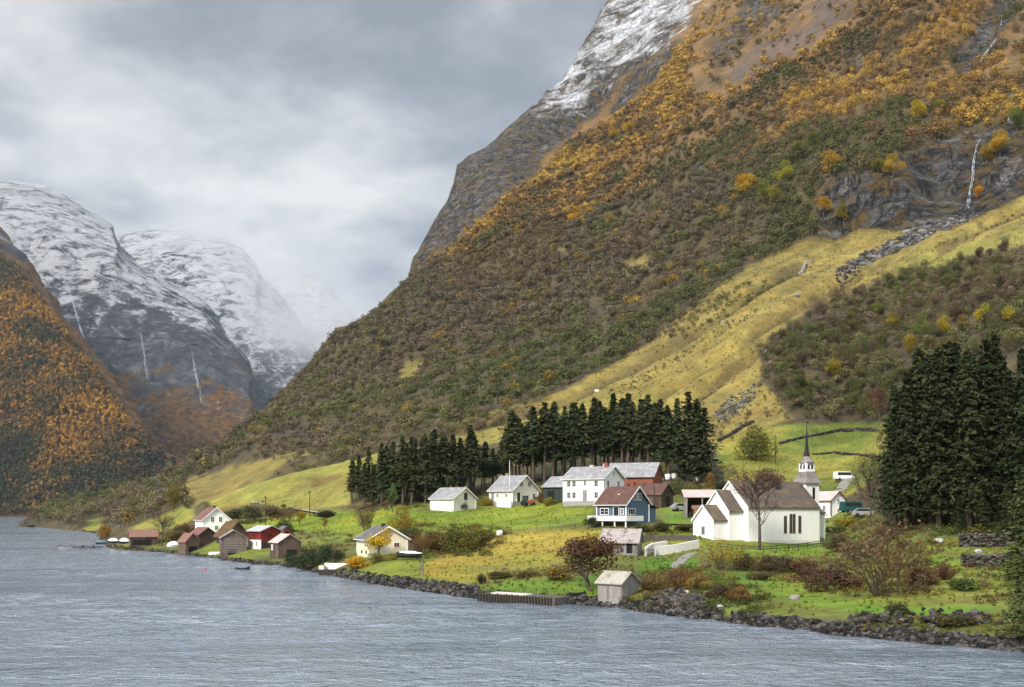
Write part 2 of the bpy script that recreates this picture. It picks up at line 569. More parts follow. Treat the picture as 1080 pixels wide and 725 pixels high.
POLY_MEADOW = [
    [(755, 470), (790, 452), (830, 448), (880, 446), (935, 444), (940, 470), (930, 500), (905, 520), (880, 528), (840, 522), (800, 520), (762, 512)],
    [(128, 560), (150, 552), (178, 541), (200, 537), (206, 545), (180, 556), (150, 561)],
    [(86, 556), (100, 549), (112, 550), (108, 558), (92, 560)],
]
POLY_BENCH = [(206, 590), (180, 580), (120, 577), (150, 568), (215, 552), (270, 540), (330, 538), (400, 538), (460, 528), (560, 512), (620, 512), (740, 512), (800, 520), (870, 535), (930, 545), (1000, 555),
              (1100, 555), (1420, 560), (1420, 740), (1080, 740), (500, 700), (300, 640)]
POLY_FIELD = [(255, 553), (300, 545), (330, 541), (455, 541), (540, 534), (625, 534), (632, 548), (560, 556), (520, 563), (440, 556), (400, 560), (380, 562), (300, 560), (262, 561)]
POLY_YELLOW = [(440, 606), (455, 590), (470, 583), (560, 560), (630, 556), (650, 556), (690, 560), (640, 575), (600, 592), (560, 604), (500, 612), (470, 616)]
POLY_LAWN = [[(500, 620), (530, 612), (580, 608), (625, 606), (640, 622), (628, 628), (560, 628)], [(730, 600), (790, 606), (840, 618), (900, 634), (950, 640), (1050, 640), (1050, 650), (930, 652), (850, 642), (770, 622), (720, 606)],
             [(765, 573), (870, 566), (905, 570), (900, 582), (830, 584), (770, 582)], [(672, 592), (690, 585), (720, 588), (735, 578), (735, 600), (690, 606), (670, 604)], [(960, 575), (1000, 590), (1010, 600), (960, 592)],
             [(700, 532), (735, 530), (735, 552), (700, 553)], [(655, 558), (735, 558), (735, 563), (660, 564)]]
POLY_SNOW = [(640, -10), (628, 20), (600, 62), (580, 92), (562, 118), (566, 132), (590, 122), (618, 118), (630, 100), (640, 84), (660, 70), (690, 52), (716, 30), (748, -6), (790, -60), (860, -120), (900, -300), (700, -300)]
POLY_ROCK = [
    ([(478, 182), (520, 152), (560, 118), (600, 70), (645, -2), (700, -60), (740, -10), (700, 50), (655, 90), (640, 110), (600, 140), (575, 165), (555, 195), (540, 215), (500, 215), (478, 222), (470, 210)], 0.75),
    ([(434, 296), (444, 262), (470, 214), (500, 200), (540, 205), (520, 230), (490, 254), (462, 276), (444, 296)], 0.72),
    ([(862, 246), (868, 215), (880, 195), (920, 188), (950, 168), (985, 158), (1010, 150), (1040, 140), (1090, 120), (1200, 100), (1420, 60), (1420, 110), (1200, 150), (1090, 202), (1040, 226), (1000, 244), (950, 246), (905, 242), (880, 252)], 1.0),
    ([(1005, 70), (1030, 30), (1050, 10), (1075, -20), (1075, 20), (1050, 50), (1035, 75)], 0.8),
    ([(730, 195), (738, 175), (745, 165), (748, 178), (738, 198)], 0.8),
    ([(640, 120), (655, 95), (690, 58), (712, 40), (720, 60), (700, 90), (672, 100), (650, 130)], 0.65),
    ([(740, 60), (780, 20), (820, 0), (830, 20), (790, 50), (760, 85)], 0.55),
    ([(880, 60), (915, 50), (960, 30), (950, 60), (900, 75)], 0.5),
]
POLY_RUSTY = [(740, 10), (790, 0), (850, -30), (960, -40), (930, 0), (880, 40), (830, 75), (790, 95), (750, 110), (720, 100)]
POLY_SCREE = [[(770, 85), (800, 60), (850, 38), (880, 15), (890, 22), (860, 48), (820, 72), (785, 95)], [(850, 20), (900, -10), (920, -8), (870, 35)], [(745, 115), (770, 100), (800, 90), (780, 110)]]
GULLY = [[(470, 455), (540, 440), (600, 422), (660, 392), (720, 360), (760, 334), (810, 300), (845, 282)], [(640, 452), (700, 415), (760, 380), (800, 352), (860, 316), (905, 292)],
         [(690, 450), (730, 425), (760, 402), (790, 380)], [(960, 285), (1000, 262), (1040, 240), (1090, 218)], [(200, 532), (240, 518), (300, 500), (360, 486), (395, 472)], [(225, 536), (300, 520), (360, 500)]]


def ground_tint(px, py, P):
    j1 = fbm(P * 0.05, 4, 5)
    j2 = fbm(P * 0.05 + 50, 4, 9)
    scale = np.clip(P[..., 1] / 200.0, 0.6, 3.0) ** -0.3
    qx, qy = px + j1 * 9 * scale, py + j2 * 7 * scale
    n_l = fbm(P * 0.012, 4, 21)
    n_m = fbm(P * 0.06, 4, 33)
    def C(*c):
        return np.array(c)
    def over(base, m, c):
        return base * (1 - m[..., None]) + np.asarray(c) * m[..., None]
    def two(a, b, n, lo=-0.35, hi=0.35):
        k = sstep(lo, hi, n)[..., None]
        return np.array(a) * (1 - k) + np.array(b) * k
    col = two((0.056, 0.046, 0.027), (0.070, 0.060, 0.026), n_l)
    # upper heath: rusty grass, heather, blueberry
    up = sstep(0, 60, (285 - 0.27 * (px - 430) - py))
    col = over(col, up, two((0.085, 0.062, 0.030), (0.150, 0.092, 0.034), n_m + 0.6 * n_l))
    col = over(col, polymask(qx, qy, POLY_RUSTY, 14) * 0.9, two((0.095, 0.066, 0.034), (0.160, 0.100, 0.040), n_m + 0.5 * n_l))
    for p in POLY_SCREE:
        col = over(col, polymask(qx, qy, p, 5) * 0.75, (0.085, 0.068, 0.060))
    # hayfield
    g = np.zeros(px.shape)
    for i, p in enumerate(POLY_GRASS):
        g = np.maximum(g, polymask(qx, qy, p, 2.5))
    # streaks running down the fall line
    st = fbm(np.stack([(px * 0.55 + py) / 9.0, (px - py * 0.6) / 90.0, np.zeros(px.shape)], -1), 4, 44)
    gc = two((0.140, 0.118, 0.034), (0.235, 0.192, 0.050), st + 0.5 * n_m, -0.4, 0.4)
    gc = over(gc, sstep(0.0, 0.5, n_l + 0.3 * n_m), (0.185, 0.190, 0.040))
    gc = over(gc, 0.6 * sstep(0.15, 0.5, st - 0.4 * n_l), (0.130, 0.100, 0.034))
    col = over(col, g, gc)
    for i, gl in enumerate(GULLY):
        dd = seg_dist(qx, qy, gl)
        wd = 6.5 if i in (0, 1) else 3.6
        m = sstep(wd, wd * 0.3, dd) * sstep(-0.7, -0.1, n_m) * 0.85 * g
        col = over(col, m, two((0.070, 0.058, 0.024), (0.120, 0.088, 0.030), n_l))  # gully beds: brown scrub floor, with gully shade put into the tint
    # green meadow
    for p in POLY_MEADOW:
        col = over(col, polymask(qx, qy, p, 3), two((0.095, 0.130, 0.018), (0.195, 0.190, 0.034), n_m + 0.5 * n_l))
    # village bench
    b = polymask(qx, qy, POLY_BENCH, 3)
    col = over(col, b, two((0.090, 0.100, 0.024), (0.130, 0.165, 0.022), n_m))
    col = over(col, 0.55 * b * sstep(0.10, 0.45, n_l + 0.6 * j1), (0.105, 0.085, 0.030))
    col = over(col, polymask(qx, qy, POLY_FIELD, 1.5), two((0.115, 0.175, 0.012), (0.190, 0.220, 0.020), n_m))
    col = over(col, polymask(qx, qy, POLY_YELLOW, 4), two((0.165, 0.165, 0.022), (0.255, 0.205, 0.032), n_m))
    for p in POLY_LAWN:
        col = over(col, polymask(qx, qy, p, 3), two((0.062, 0.140, 0.012), (0.120, 0.180, 0.018), n_m))
    # darker undergrowth below the two spruce stands
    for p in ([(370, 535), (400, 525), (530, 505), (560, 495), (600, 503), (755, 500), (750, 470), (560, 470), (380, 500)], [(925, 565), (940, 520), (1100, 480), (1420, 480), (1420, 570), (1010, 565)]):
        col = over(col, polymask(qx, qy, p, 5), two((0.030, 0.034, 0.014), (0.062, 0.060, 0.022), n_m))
    # foreshore: shade between the stones put into the tint; wet weed just above water
    z = P[..., 2]
    shore = sstep(0.9, 0.25, z + 0.25 * j1) * b
    col = over(col, shore, (0.030, 0.027, 0.022))
    col = over(col, sstep(0.16, 0.02, z) * sstep(100, 140, px), (0.050, 0.033, 0.018))
    rock = np.zeros(px.shape)
    for p, a in POLY_ROCK:
        rock = np.maximum(rock, a * polymask(qx, qy, p, 7))
    rock = np.maximum(rock, up * sstep(0.30, 0.55, fbm(P * 0.011 + 7, 5, 61)) * 0.8 * (1 - g))
    snow = polymask(px + j1 * 16, py + j2 * 14, POLY_SNOW, 16) * 0.96
    thin = polymask(px + j1 * 12, py + j2 * 12, [(600, 130), (625, 90), (660, 60), (720, 30), (745, -10), (700, -20), (650, 20), (600, 80), (565, 128)], 20)
    snow = np.where(snow > 0, snow * 0.85, 0) + 0 * thin
    return np.clip(col, 0.004, 1), rock, snow


def relief(P, px, py, rock, snow):
    """move the surface a little: hummocks near, ribs and ledges on rock"""
    d = P[..., 1]
    big = sstep(250, 700, d)
    q = P.copy()
    h = 0.10 * fbm(P * 0.45, 3, 71) * sstep(0.1, 0.6, P[..., 2]) * sstep(300, 150, d)
    h = h + sstep(180, 420, d) * (0.6 + 3.2 * big) * fbm(P * 0.022, 4, 72)
    for i, gl in enumerate(GULLY):
        gd = seg_dist(px + 4 * fbm(P * 0.03, 3, 74), py, gl)
        h = h - (3.4 if i < 2 else 2.2) * np.exp(-(gd / 4.5) ** 2) + 1.2 * np.exp(-((gd - 10) / 5.0) ** 2)
    r = fbm(P * np.array([0.022, 0.022, 0.012]) + 3, 5, 73, 0.55, True)
    fold = fbm(np.stack([(px * 0.56 + py) / 34.0, (px - py * 0.6) / 170.0, np.zeros(np.shape(px))], -1), 4, 75, 0.5, True)
    h = h + 13.0 * sstep(420, 760, d) * fold
    k = rock * (3.5 + 12.0 * big)
    q[..., 1] += k * r
    q[..., 2] += h + 0.35 * k * r
    return q


def build_terrain():
    cx = np.concatenate([np.arange(20, 1100, 2.0), np.arange(1100, 1424, 6.0)])
    nr = 380
    v = np.linspace(0, 1, nr)
    v = np.where(v < 0.5, v * 0.72, 0.36 + (v - 0.5) * 1.28)     # finer rows near the shore
    s0, s1 = interp(SHORE, cx), interp(SIL, cx)
    py = s0[None] + (s1 - s0)[None] * v[:, None]
    px = np.broadcast_to(cx[None], py.shape)
    d = depth(px, py)
    P = world(px, py, d)
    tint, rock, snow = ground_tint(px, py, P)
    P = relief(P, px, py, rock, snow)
    # under water in front of the shore, and the far side of the ridge
    fr = []
    for k, (dz, dd) in enumerate(((-3.0, 10.0), (-1.0, 3.0))):
        q = P[0].copy()
        q[:, 1] -= dd
        q[:, 2] = dz
        fr.append(q)
    bk = []
    for k, (dz, dd) in enumerate(((0.03, 1.02), (-0.05, 1.08), (-0.35, 1.25), (-1.02, 1.6))):
        q = P[-1].copy()
        q[:, 0:2] *= dd
        q[:, 2] = P[-1][:, 2] * (1 + dz) if dz > -1 else -5.0
        bk.append(q)
    A = np.concatenate([np.stack(fr), P, np.stack(bk)])
    def ext(a):
        return np.concatenate([np.repeat(a[:1], 2, 0), a, np.repeat(a[-1:], 4, 0)])
    tint, rock, snow = ext(tint), ext(rock), ext(snow)
    n = A.shape[0]
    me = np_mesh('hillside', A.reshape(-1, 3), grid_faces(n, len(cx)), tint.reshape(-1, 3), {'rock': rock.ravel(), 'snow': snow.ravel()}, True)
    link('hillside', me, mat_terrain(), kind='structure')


build_terrain()

# ------------------------------------------------------------------ the far side of the fjord
def far_depth(px, py, sil, d0, s, round_=0.0):
    t = (HOR - py) / F
    d = (CAMH + s * d0) / np.maximum(s - t, 0.05)
    if round_:
        d = d * (1 + round_ * np.exp(-np.maximum(py - interp(sil, px), 0) / 22.0))
    return d


def build_far(name, sil, d0, s, x0, x1, mat, amp, freq, seed, round_=0.12, step=1.25, nr=260):
    cx = np.arange(x0, x1 + 0.1, step)
    s1 = interp(sil, cx)
    base = HOR + CAMH * F / d0 + 0.6
    s1 = np.minimum(s1, base - 0.5)
    v = np.linspace(0, 1, nr)
    py = base + (s1 - base)[None] * v[:, None]
    px = np.broadcast_to(cx[None], py.shape)
    d = far_depth(px, py, sil, d0, s, round_)
    P = world(px, py, d)
    r = fbm(P * freq * np.array([1, 1, 0.7]), 6, seed, 0.56, True)
    g = fbm(P * freq * np.array([2.2, 1.0, 0.25]) + 9, 5, seed + 5, 0.55)       # vertical gullies
    k = amp * sstep(0, 60, P[..., 2])
    P[..., 1] += k * (r + 0.8 * g)
    P[..., 2] += 0.30 * k * r * sstep(1.0, 0.9, v[:, None]) + 0.24 * k * r + 0.16 * k * g
    P[0, :, 2] = -3
    bk = P[-1:].copy()
    bk[..., 0:2] *= 1.25
    bk[..., 2] *= 0.75
    bk2 = P[-1:].copy()
    bk2[..., 0:2] *= 1.6
    bk2[..., 2] = -5
    A = np.concatenate([P, bk, bk2])
    me = np_mesh(name, A.reshape(-1, 3), grid_faces(A.shape[0], len(cx)), None, None, True)
    link(name, me, mat, kind='structure')


SIL_A = [(-420, 40), (-300, 30), (-200, 90), (-100, 150), (-50, 195), (0, 242), (18, 262), (32, 288), (60, 330), (100, 384), (140, 440), (172, 476), (200, 498), (230, 520), (262, 541), (300, 560)]
SIL_B = [(-420, 120), (-200, 165), (-60, 186), (0, 189), (40, 194), (60, 203), (78, 214), (100, 228), (116, 238), (124, 256), (134, 268), (150, 282), (172, 297), (196, 310), (212, 318), (222, 330), (236, 352), (248, 368),
         (258, 378), (262, 392), (259, 412), (252, 420), (246, 446), (238, 470), (215, 520), (180, 545)]
SIL_B = SIL_B[:-6] + [(262, 392), (264, 420), (266, 470), (268, 560)]
SIL_C = [(60, 300), (100, 262), (130, 246), (160, 241), (185, 240), (215, 246), (240, 252), (258, 264), (270, 277), (276, 292), (290, 305), (305, 322), (318, 340), (328, 356), (334, 372), (338, 400), (342, 470), (346, 560)]
SIL_D = [(180, 330), (230, 310), (270, 296), (296, 289), (315, 291), (335, 298), (352, 311), (366, 322), (380, 338), (400, 362), (440, 400), (520, 470)]
build_far('far_mountain_range', SIL_D, 6200, 0.85, 180, 520, mat_far('far_range', 560, 260, forest_top=60), 130, 0.0011, 311, 0.15, 1.5, 150)
build_far('snowy_mountain', SIL_C, 4300, 0.95, 60, 347, mat_far('snowy_mountain', 640, 230, forest_top=90), 110, 0.0015, 211, 0.16)
build_far('snowy_dome', SIL_B, 2950, 0.95, -420, 268, mat_far('snowy_dome', 660, 190, forest_top=330), 95, 0.0022, 111, 0.18)
build_far('fjord_wall', SIL_A, 1640, 0.86, -420, 300, mat_far('fjord_wall', 900, 120, forest_top=560), 55, 0.0045, 411, 0.05)

# ------------------------------------------------------------------ water
def build_water():
    """one sheet: really rippled from the ferry out to about 900 m, flat beyond and behind"""
    py = np.concatenate([np.linspace(790, 600, 420), np.linspace(599.6, 552, 200), np.linspace(551.7, 546.5, 30)])
    cx = np.concatenate([np.arange(-260, 1180, 2.4)])
    d = CAMH * F / (py - HOR)
    PX, D = np.meshgrid(cx, d)
    X = (PX - 540) / F * D
    P = np.stack([X, D, np.zeros_like(X)], -1)
    def rot(a, sx, sy):
        c, s_ = math.cos(R(a)), math.sin(R(a))
        return np.stack([(c * P[..., 0] - s_ * P[..., 1]) * sx, (s_ * P[..., 0] + c * P[..., 1]) * sy, np.zeros_like(X)], -1)
    gust = 0.55 + 0.75 * sstep(-0.5, 0.5, fbm(rot(12, 0.010, 0.03), 3, 801)) 
    cell = D / F * 2.4
    w1 = fbm(rot(12, 0.10, 0.26), 3, 802, 0.5, True) * sstep(7.0, 2.0, cell)
    w2 = fbm(rot(-14, 0.30, 0.75), 3, 803, 0.55) * sstep(2.2, 0.6, cell)
    w3 = fbm(rot(5, 0.022, 0.06), 2, 804)
    P[..., 2] = gust * (0.17 * w1 + 0.13 * w2) + 0.10 * w3 * sstep(60, 160, D)
    edge = np.minimum(np.minimum(sstep(cx[0], cx[0] + 30, PX), sstep(cx[-1], cx[-1] - 30, PX)), np.minimum(sstep(d[0], d[0] + 4, D), sstep(d[-1], d[-1] * 0.75, D)))
    P[..., 2] *= edge
    nr, nc = PX.shape
    V = [P.reshape(-1, 3)]
    Fq = [grid_faces(nr, nc)]
    o = nr * nc
    # skirt quads from the border of the rippled part out to the horizon on every side
    idx = np.arange(nr * nc).reshape(nr, nc)
    loop = np.concatenate([idx[0, :], idx[1:, -1], idx[-1, -2::-1], idx[-2:0, 0]])
    B = P.reshape(-1, 3)[loop]
    ctr = np.array([0, 300.0, 0])
    prev = loop
    for rad in (3000.0, 30000.0):
        q = B - ctr
        q[:, 2] = 0
        q = ctr + q / np.linalg.norm(q, axis=1, keepdims=True) * rad
        V.append(q)
        new = o + np.arange(len(loop))
        o += len(loop)
        Fq.append(np.stack([prev, new, np.roll(new, -1), np.roll(prev, -1)], -1))
        prev = new
    me = np_mesh('water', np.concatenate(V), np.concatenate(Fq), None, None, True)
    link('water', me, mat_water(), kind='structure')


build_water()

# ------------------------------------------------------------------ haze and the low cloud that hangs at the head of the fjord
def add_haze():
    bm = bmesh.new()
    bmesh.ops.create_cube(bm, size=1.0)
    for vv in bm.verts:
        vv.co.x = -11000 if vv.co.x < 0 else 9000
        vv.co.y = -400 if vv.co.y < 0 else 14500
        vv.co.z = -6.0 if vv.co.z < 0 else 2600
    me = bpy.data.meshes.new('haze')
    bm.to_mesh(me)
    bm.free()
    m = bpy.data.materials.new('haze')
    m.use_nodes = True
    for n in list(m.node_tree.nodes):
        m.node_tree.nodes.remove(n)
    t = NT(m.node_tree)
    out = t.n('ShaderNodeOutputMaterial')
    v = t.n('ShaderNodeVolumePrincipled', {'Color': (0.78, 0.88, 1.0), 'Density': 0.000023, 'Anisotropy': 0.2})
    t.t.links.new(v.outputs[0], out.inputs['Volume'])
    link('haze', me, m, kind='stuff')


add_haze()

# ------------------------------------------------------------------ plants
RNG = np.random.default_rng(7)


def quads_at(rng, C, N, size, aspect=1.0):
    """one square leaf clump at each centre C, facing N (jittered outside); returns V (n*4,3), F (n,4)"""
    n = len(C)
    N = N / (np.linalg.norm(N, axis=1, keepdims=True) + 1e-9)
    a = rng.normal(size=(n, 3))
    T = np.cross(N, a)
    T /= np.linalg.norm(T, axis=1, keepdims=True) + 1e-9
    B = np.cross(N, T)
    s = (size * rng.uniform(0.6, 1.35, n))[:, None]
    e = 0.5 * s * aspect
    f = 0.5 * s
    k = rng.uniform(0.5, 1.0, (4, n, 1))
    V = np.stack([C - T * e * k[0] - B * f * 0.3, C + B * f * k[1] - T * e * 0.2, C + T * e * k[2] + B * f * 0.3, C - B * f * k[3] + T * e * 0.2], 1)
    return V.reshape(-1, 3), np.arange(n * 4).reshape(n, 4)


def leaf_cloud(rng, lobes, n, size, shell=0.55, jit=0.8, aspect=1.0, soft=1.0):
    """leaf clumps spread through a set of lobes (cx,cy,cz,rx,ry,rz); a tint per lobe and per clump"""
    lobes = np.array(lobes, float)
    w_ = (lobes[:, 3] * lobes[:, 4] * lobes[:, 5]) ** (2 / 3)
    li = rng.choice(len(lobes), n, p=w_ / w_.sum())
    u = rng.normal(size=(n, 3))
    u /= np.linalg.norm(u, axis=1, keepdims=True)
    r = shell + (1 - shell) * rng.uniform(0, 1, n) ** 0.6
    r = np.where(rng.uniform(0, 1, n) < 0.2, rng.uniform(0.2, 1.12, n), r)
    L = lobes[li]
    C = L[:, :3] + u * r[:, None] * L[:, 3:]
    N = u / L[:, 3:] * L[:, 3:].mean() + rng.normal(size=(n, 3)) * jit
    V, Fq = quads_at(rng, C, N, size, aspect)
    lt = 1 + soft * rng.uniform(-0.28, 0.28, len(lobes))
    hue = rng.normal(0, 0.08, len(lobes))
    b = lt[li] * (1 + soft * rng.uniform(-0.25, 0.25, n))
    col = np.stack([b * (1 + hue[li]), b, b * (1 - hue[li])], -1)
    return V, Fq, np.repeat(col, 4, 0)


def tube_arr(pts, rad, sides=4):
    """tapered tube through points; quads"""
    pts = np.array(pts, float)
    n = len(pts)
    rad = np.broadcast_to(np.asarray(rad, float), (n,))
    V = []
    for i in range(n):
        d = pts[min(i + 1, n - 1)] - pts[max(i - 1, 0)]
        d = d / (np.linalg.norm(d) + 1e-9)
        a = np.array([0, 0, 1.0]) if abs(d[2]) < 0.9 else np.array([1.0, 0, 0])
        x = np.cross(d, a)
        x /= np.linalg.norm(x)
        y = np.cross(d, x)
        for k in range(sides):
            t = 2 * math.pi * k / sides
            V.append(pts[i] + rad[i] * (math.cos(t) * x + math.sin(t) * y))
    Fq = []
    for i in range(n - 1):
        for k in range(sides):
            k2 = (k + 1) % sides
            Fq.append((i * sides + k, i * sides + k2, (i + 1) * sides + k2, (i + 1) * sides + k))
    return np.array(V), np.array(Fq)


def cat(parts):
    """join (V,F[,col]) lists"""
    Vs, Fs, Cs, o = [], [], [], 0
    for p in parts:
        Vs.append(p[0])
        Fs.append(p[1] + o)
        o += len(p[0])
        Cs.append(p[2] if len(p) > 2 else np.ones((len(p[0]), 3)))
    return np.concatenate(Vs), np.concatenate(Fs), np.concatenate(Cs)


def branches(rng, p, d, L, r, depth_, out, tips, spread=0.6, kids=(2, 4), up=0.25, shrink=0.68):
    n = 3
    pts = [np.array(p)]
    dd = np.array(d, float)
    for i in range(n):
        dd = dd + rng.normal(size=3) * 0.10 + np.array([0, 0, up * 0.12])
        dd /= np.linalg.norm(dd)
        pts.append(pts[-1] + dd * L / n)
    out.append(tube_arr(pts, np.linspace(r, r * 0.6, n + 1), 4 if depth_ > 1 else 3))
    if depth_ == 0:
        tips.append((pts[-1], dd))
        return
    for k in range(rng.integers(kids[0], kids[1] + 1)):
        q = rng.normal(size=3)
        nd = dd + spread * q / np.linalg.norm(q) * rng.uniform(0.6, 1.3) + np.array([0, 0, up * 0.5])
        nd /= np.linalg.norm(nd)
        s = pts[-1] if k == 0 else pts[rng.integers(1, n + 1)]
        branches(rng, s, nd, L * shrink * rng.uniform(0.8, 1.2), r * 0.6, depth_ - 1, out, tips, spread, kids, up, shrink)


M_LEAF = mat_tint('leaves', 0.8, True, 0.28, 0.22, 2.0)
M_NEEDLE = mat_tint('spruce_needles', 0.8, True, 0.0, 0.2, 1.0)
M_BARK = mat_tint('bark', 0.9, True, 0.0, 0.3, 4.0)
M_WOODMASS = mat_tint('hillside_wood', 0.85, False, 0.15, 0.2, 0.35)
M_STONE = mat_tint('stone', 0.85, False, 0.0, 0.35, 3.0)


def crown_lobes(rng, k, zc=0.62, rx=0.30, rz=0.34, size=0.6):
    L = []
    for i in range(k):
        u = rng.normal(size=3)
        u /= np.linalg.norm(u)
        u *= rng.uniform(0.25, 0.75)
        s = size * rng.uniform(0.65, 1.2)
        L.append((u[0] * rx, u[1] * rx, zc + u[2] * rz, rx * s, rx * s, rz * s * 0.9))
    return L


# --- the wood on the mountainside: one mass of thousands of small crowns
def mass_protos(n, leaves, size, tall, seed):
    out = []
    for i in range(n):
        r = np.random.default_rng(seed + i)
        rx = 0.42 if not tall else 0.27
        lob = np.array(crown_lobes(r, 6, 0.58, rx, 0.34, 0.62))
        w_ = (lob[:, 3] * lob[:, 4] * lob[:, 5]) ** (2 / 3)
        li = r.choice(len(lob), leaves, p=w_ / w_.sum())
        u = r.normal(size=(leaves, 3))
        u[:, 2] += 0.25
        u /= np.linalg.norm(u, axis=1, keepdims=True)
        C = lob[li, :3] + u * lob[li, 3:] * r.uniform(0.80, 1.0, (leaves, 1))
        ctr = C - np.array([0, 0, 0.45])
        N = 0.55 * u + 0.75 * ctr / np.linalg.norm(ctr, axis=1, keepdims=True) + r.normal(size=(leaves, 3)) * 0.30
        V, Fq = quads_at(r, C, N, size * 1.05)
        lt = r.uniform(0.88, 1.12, len(lob))
        col = np.repeat((lt[li] * r.uniform(0.9, 1.1, leaves))[:, None] * np.ones(3), 4, 0)
        tv, tf = tube_arr([(0, 0, -0.1), (0.01, 0, 0.35), (0, 0.01, 0.8)], [0.022, 0.017, 0.008], 3)
        out.append(cat([(V, Fq, col), (tv, tf, np.full((len(tv), 3), -1.0))]))
    return out


def build_mass(name, protos, pos, h, col, barkcol=(0.16, 0.14, 0.115)):
    pi = RNG.integers(0, len(protos), len(pos))
    allv, allf, allc, o = [], [], [], 0
    for k, (V, Fq, cc) in enumerate(protos):
        m = np.where(pi == k)[0]
        if len(m) == 0:
            continue
        a = RNG.uniform(0, 2 * math.pi, len(m))
        ca, sa = np.cos(a)[:, None], np.sin(a)[:, None]
        sx = (h[m] * RNG.uniform(0.85, 1.2, len(m)))[:, None]
        X = (V[None, :, 0] * ca - V[None, :, 1] * sa) * sx + pos[m, 0:1]
        Y = (V[None, :, 0] * sa + V[None, :, 1] * ca) * sx + pos[m, 1:2]
        Z = V[None, :, 2] * h[m][:, None] + pos[m, 2:3]
        C = cc[None] * col[m][:, None, :]
        C = np.where(cc[None] < 0, np.array(barkcol), C)
        nv = len(V)
        allv.append(np.stack([X, Y, Z], -1).reshape(-1, 3))
        allc.append(C.reshape(-1, 3))
        allf.append((Fq[None] + (np.arange(len(m)) * nv)[:, None, None] + o).reshape(-1, Fq.shape[1]))
        o += nv * len(m)
    me = np_mesh(name, np.concatenate(allv), np.concatenate(allf), np.clip(np.concatenate(allc), 0.003, 0.9))
    return link(name, me, M_WOODMASS, kind='stuff')


def scatter(poly, spacing_m, seed, dens=1.0, jitterfree=None, dfun=depth, maxn=20000):
    """random spots in an outline, about one per spacing^2 as it is seen"""
    r = np.random.default_rng(seed)
    P = np.array(poly, float)
    x0, y0 = P.min(0)
    x1, y1 = P.max(0)
    N = 160000
    x = r.uniform(x0, x1, N)
    y = r.uniform(y0, y1, N)
    m = inside(x, y, poly)
    x, y = x[m], y[m]
    d = dfun(x, y)
    sp = spacing_m * F / d
    p = dens * (x1 - x0) * (y1 - y0) / N / sp ** 2
    keep = r.uniform(0, 1, len(x)) < p
    return x[keep], y[keep], d[keep]


def pick(r, pal, n, noise_v):
    """colours from a palette, drifting with a noise value so that stands of one colour form"""
    pal = np.array(pal)
    k = len(pal)
    t = np.clip((noise_v * 0.9 + 0.5) * k + r.normal(0, 0.95, n), 0, k - 1e-3).astype(int)
    return pal[t] * r.uniform(0.75, 1.3, (n, 1))


POLY_WOOD = [(30, 554), (45, 548), (70, 538), (100, 529), (150, 518), (200, 494), (250, 460), (285, 427), (330, 388), (372, 350), (405, 322), (432, 302), (450, 290), (500, 272), (545, 250), (600, 232), (660, 222), (720, 196),
             (760, 196), (800, 232), (845, 248), (862, 246), (835, 258), (790, 284), (740, 322), (700, 352), (650, 387), (610, 408), (560, 429), (520, 441), (470, 454), (420, 466), (400, 470), (350, 486), (325, 472), (285, 482), (255, 492), (225, 508),
             (190, 521), (206, 538), (170, 548), (128, 560), (112, 556), (100, 549), (85, 559.5), (60, 557.6), (32, 556)]
HOLES = [POLY_GRASS[3], POLY_GRASS[4], POLY_GRASS[5], POLY_MEADOW[1], POLY_MEADOW[2]]
POLY_UPPER = [(440, 300), (462, 282), (490, 258), (520, 232), (560, 200), (600, 150), (650, 125), (690, 95), (740, 20), (800, -30), (900, -60), (1100, -60), (1100, 125), (1040, 140), (980, 160), (950, 168), (920, 188), (880, 195),
              (866, 215), (862, 246), (845, 250), (800, 234), (760, 198), (720, 198), (660, 224), (600, 234), (545, 252), (500, 274)]
POLY_THICKET = [(800, 376), (822, 358), (856, 334), (885, 318), (925, 302), (965, 290), (1030, 274), (1095, 258), (1200, 235), (1200, 350), (1090, 372), (1000, 385), (960, 420), (935, 446), (905, 446), (860, 444), (838, 440), (806, 408)]


def ground_pos(x, y, d, sink=0.3):
    P = ground(x, y)
    P[:, 2] -= sink
    return P


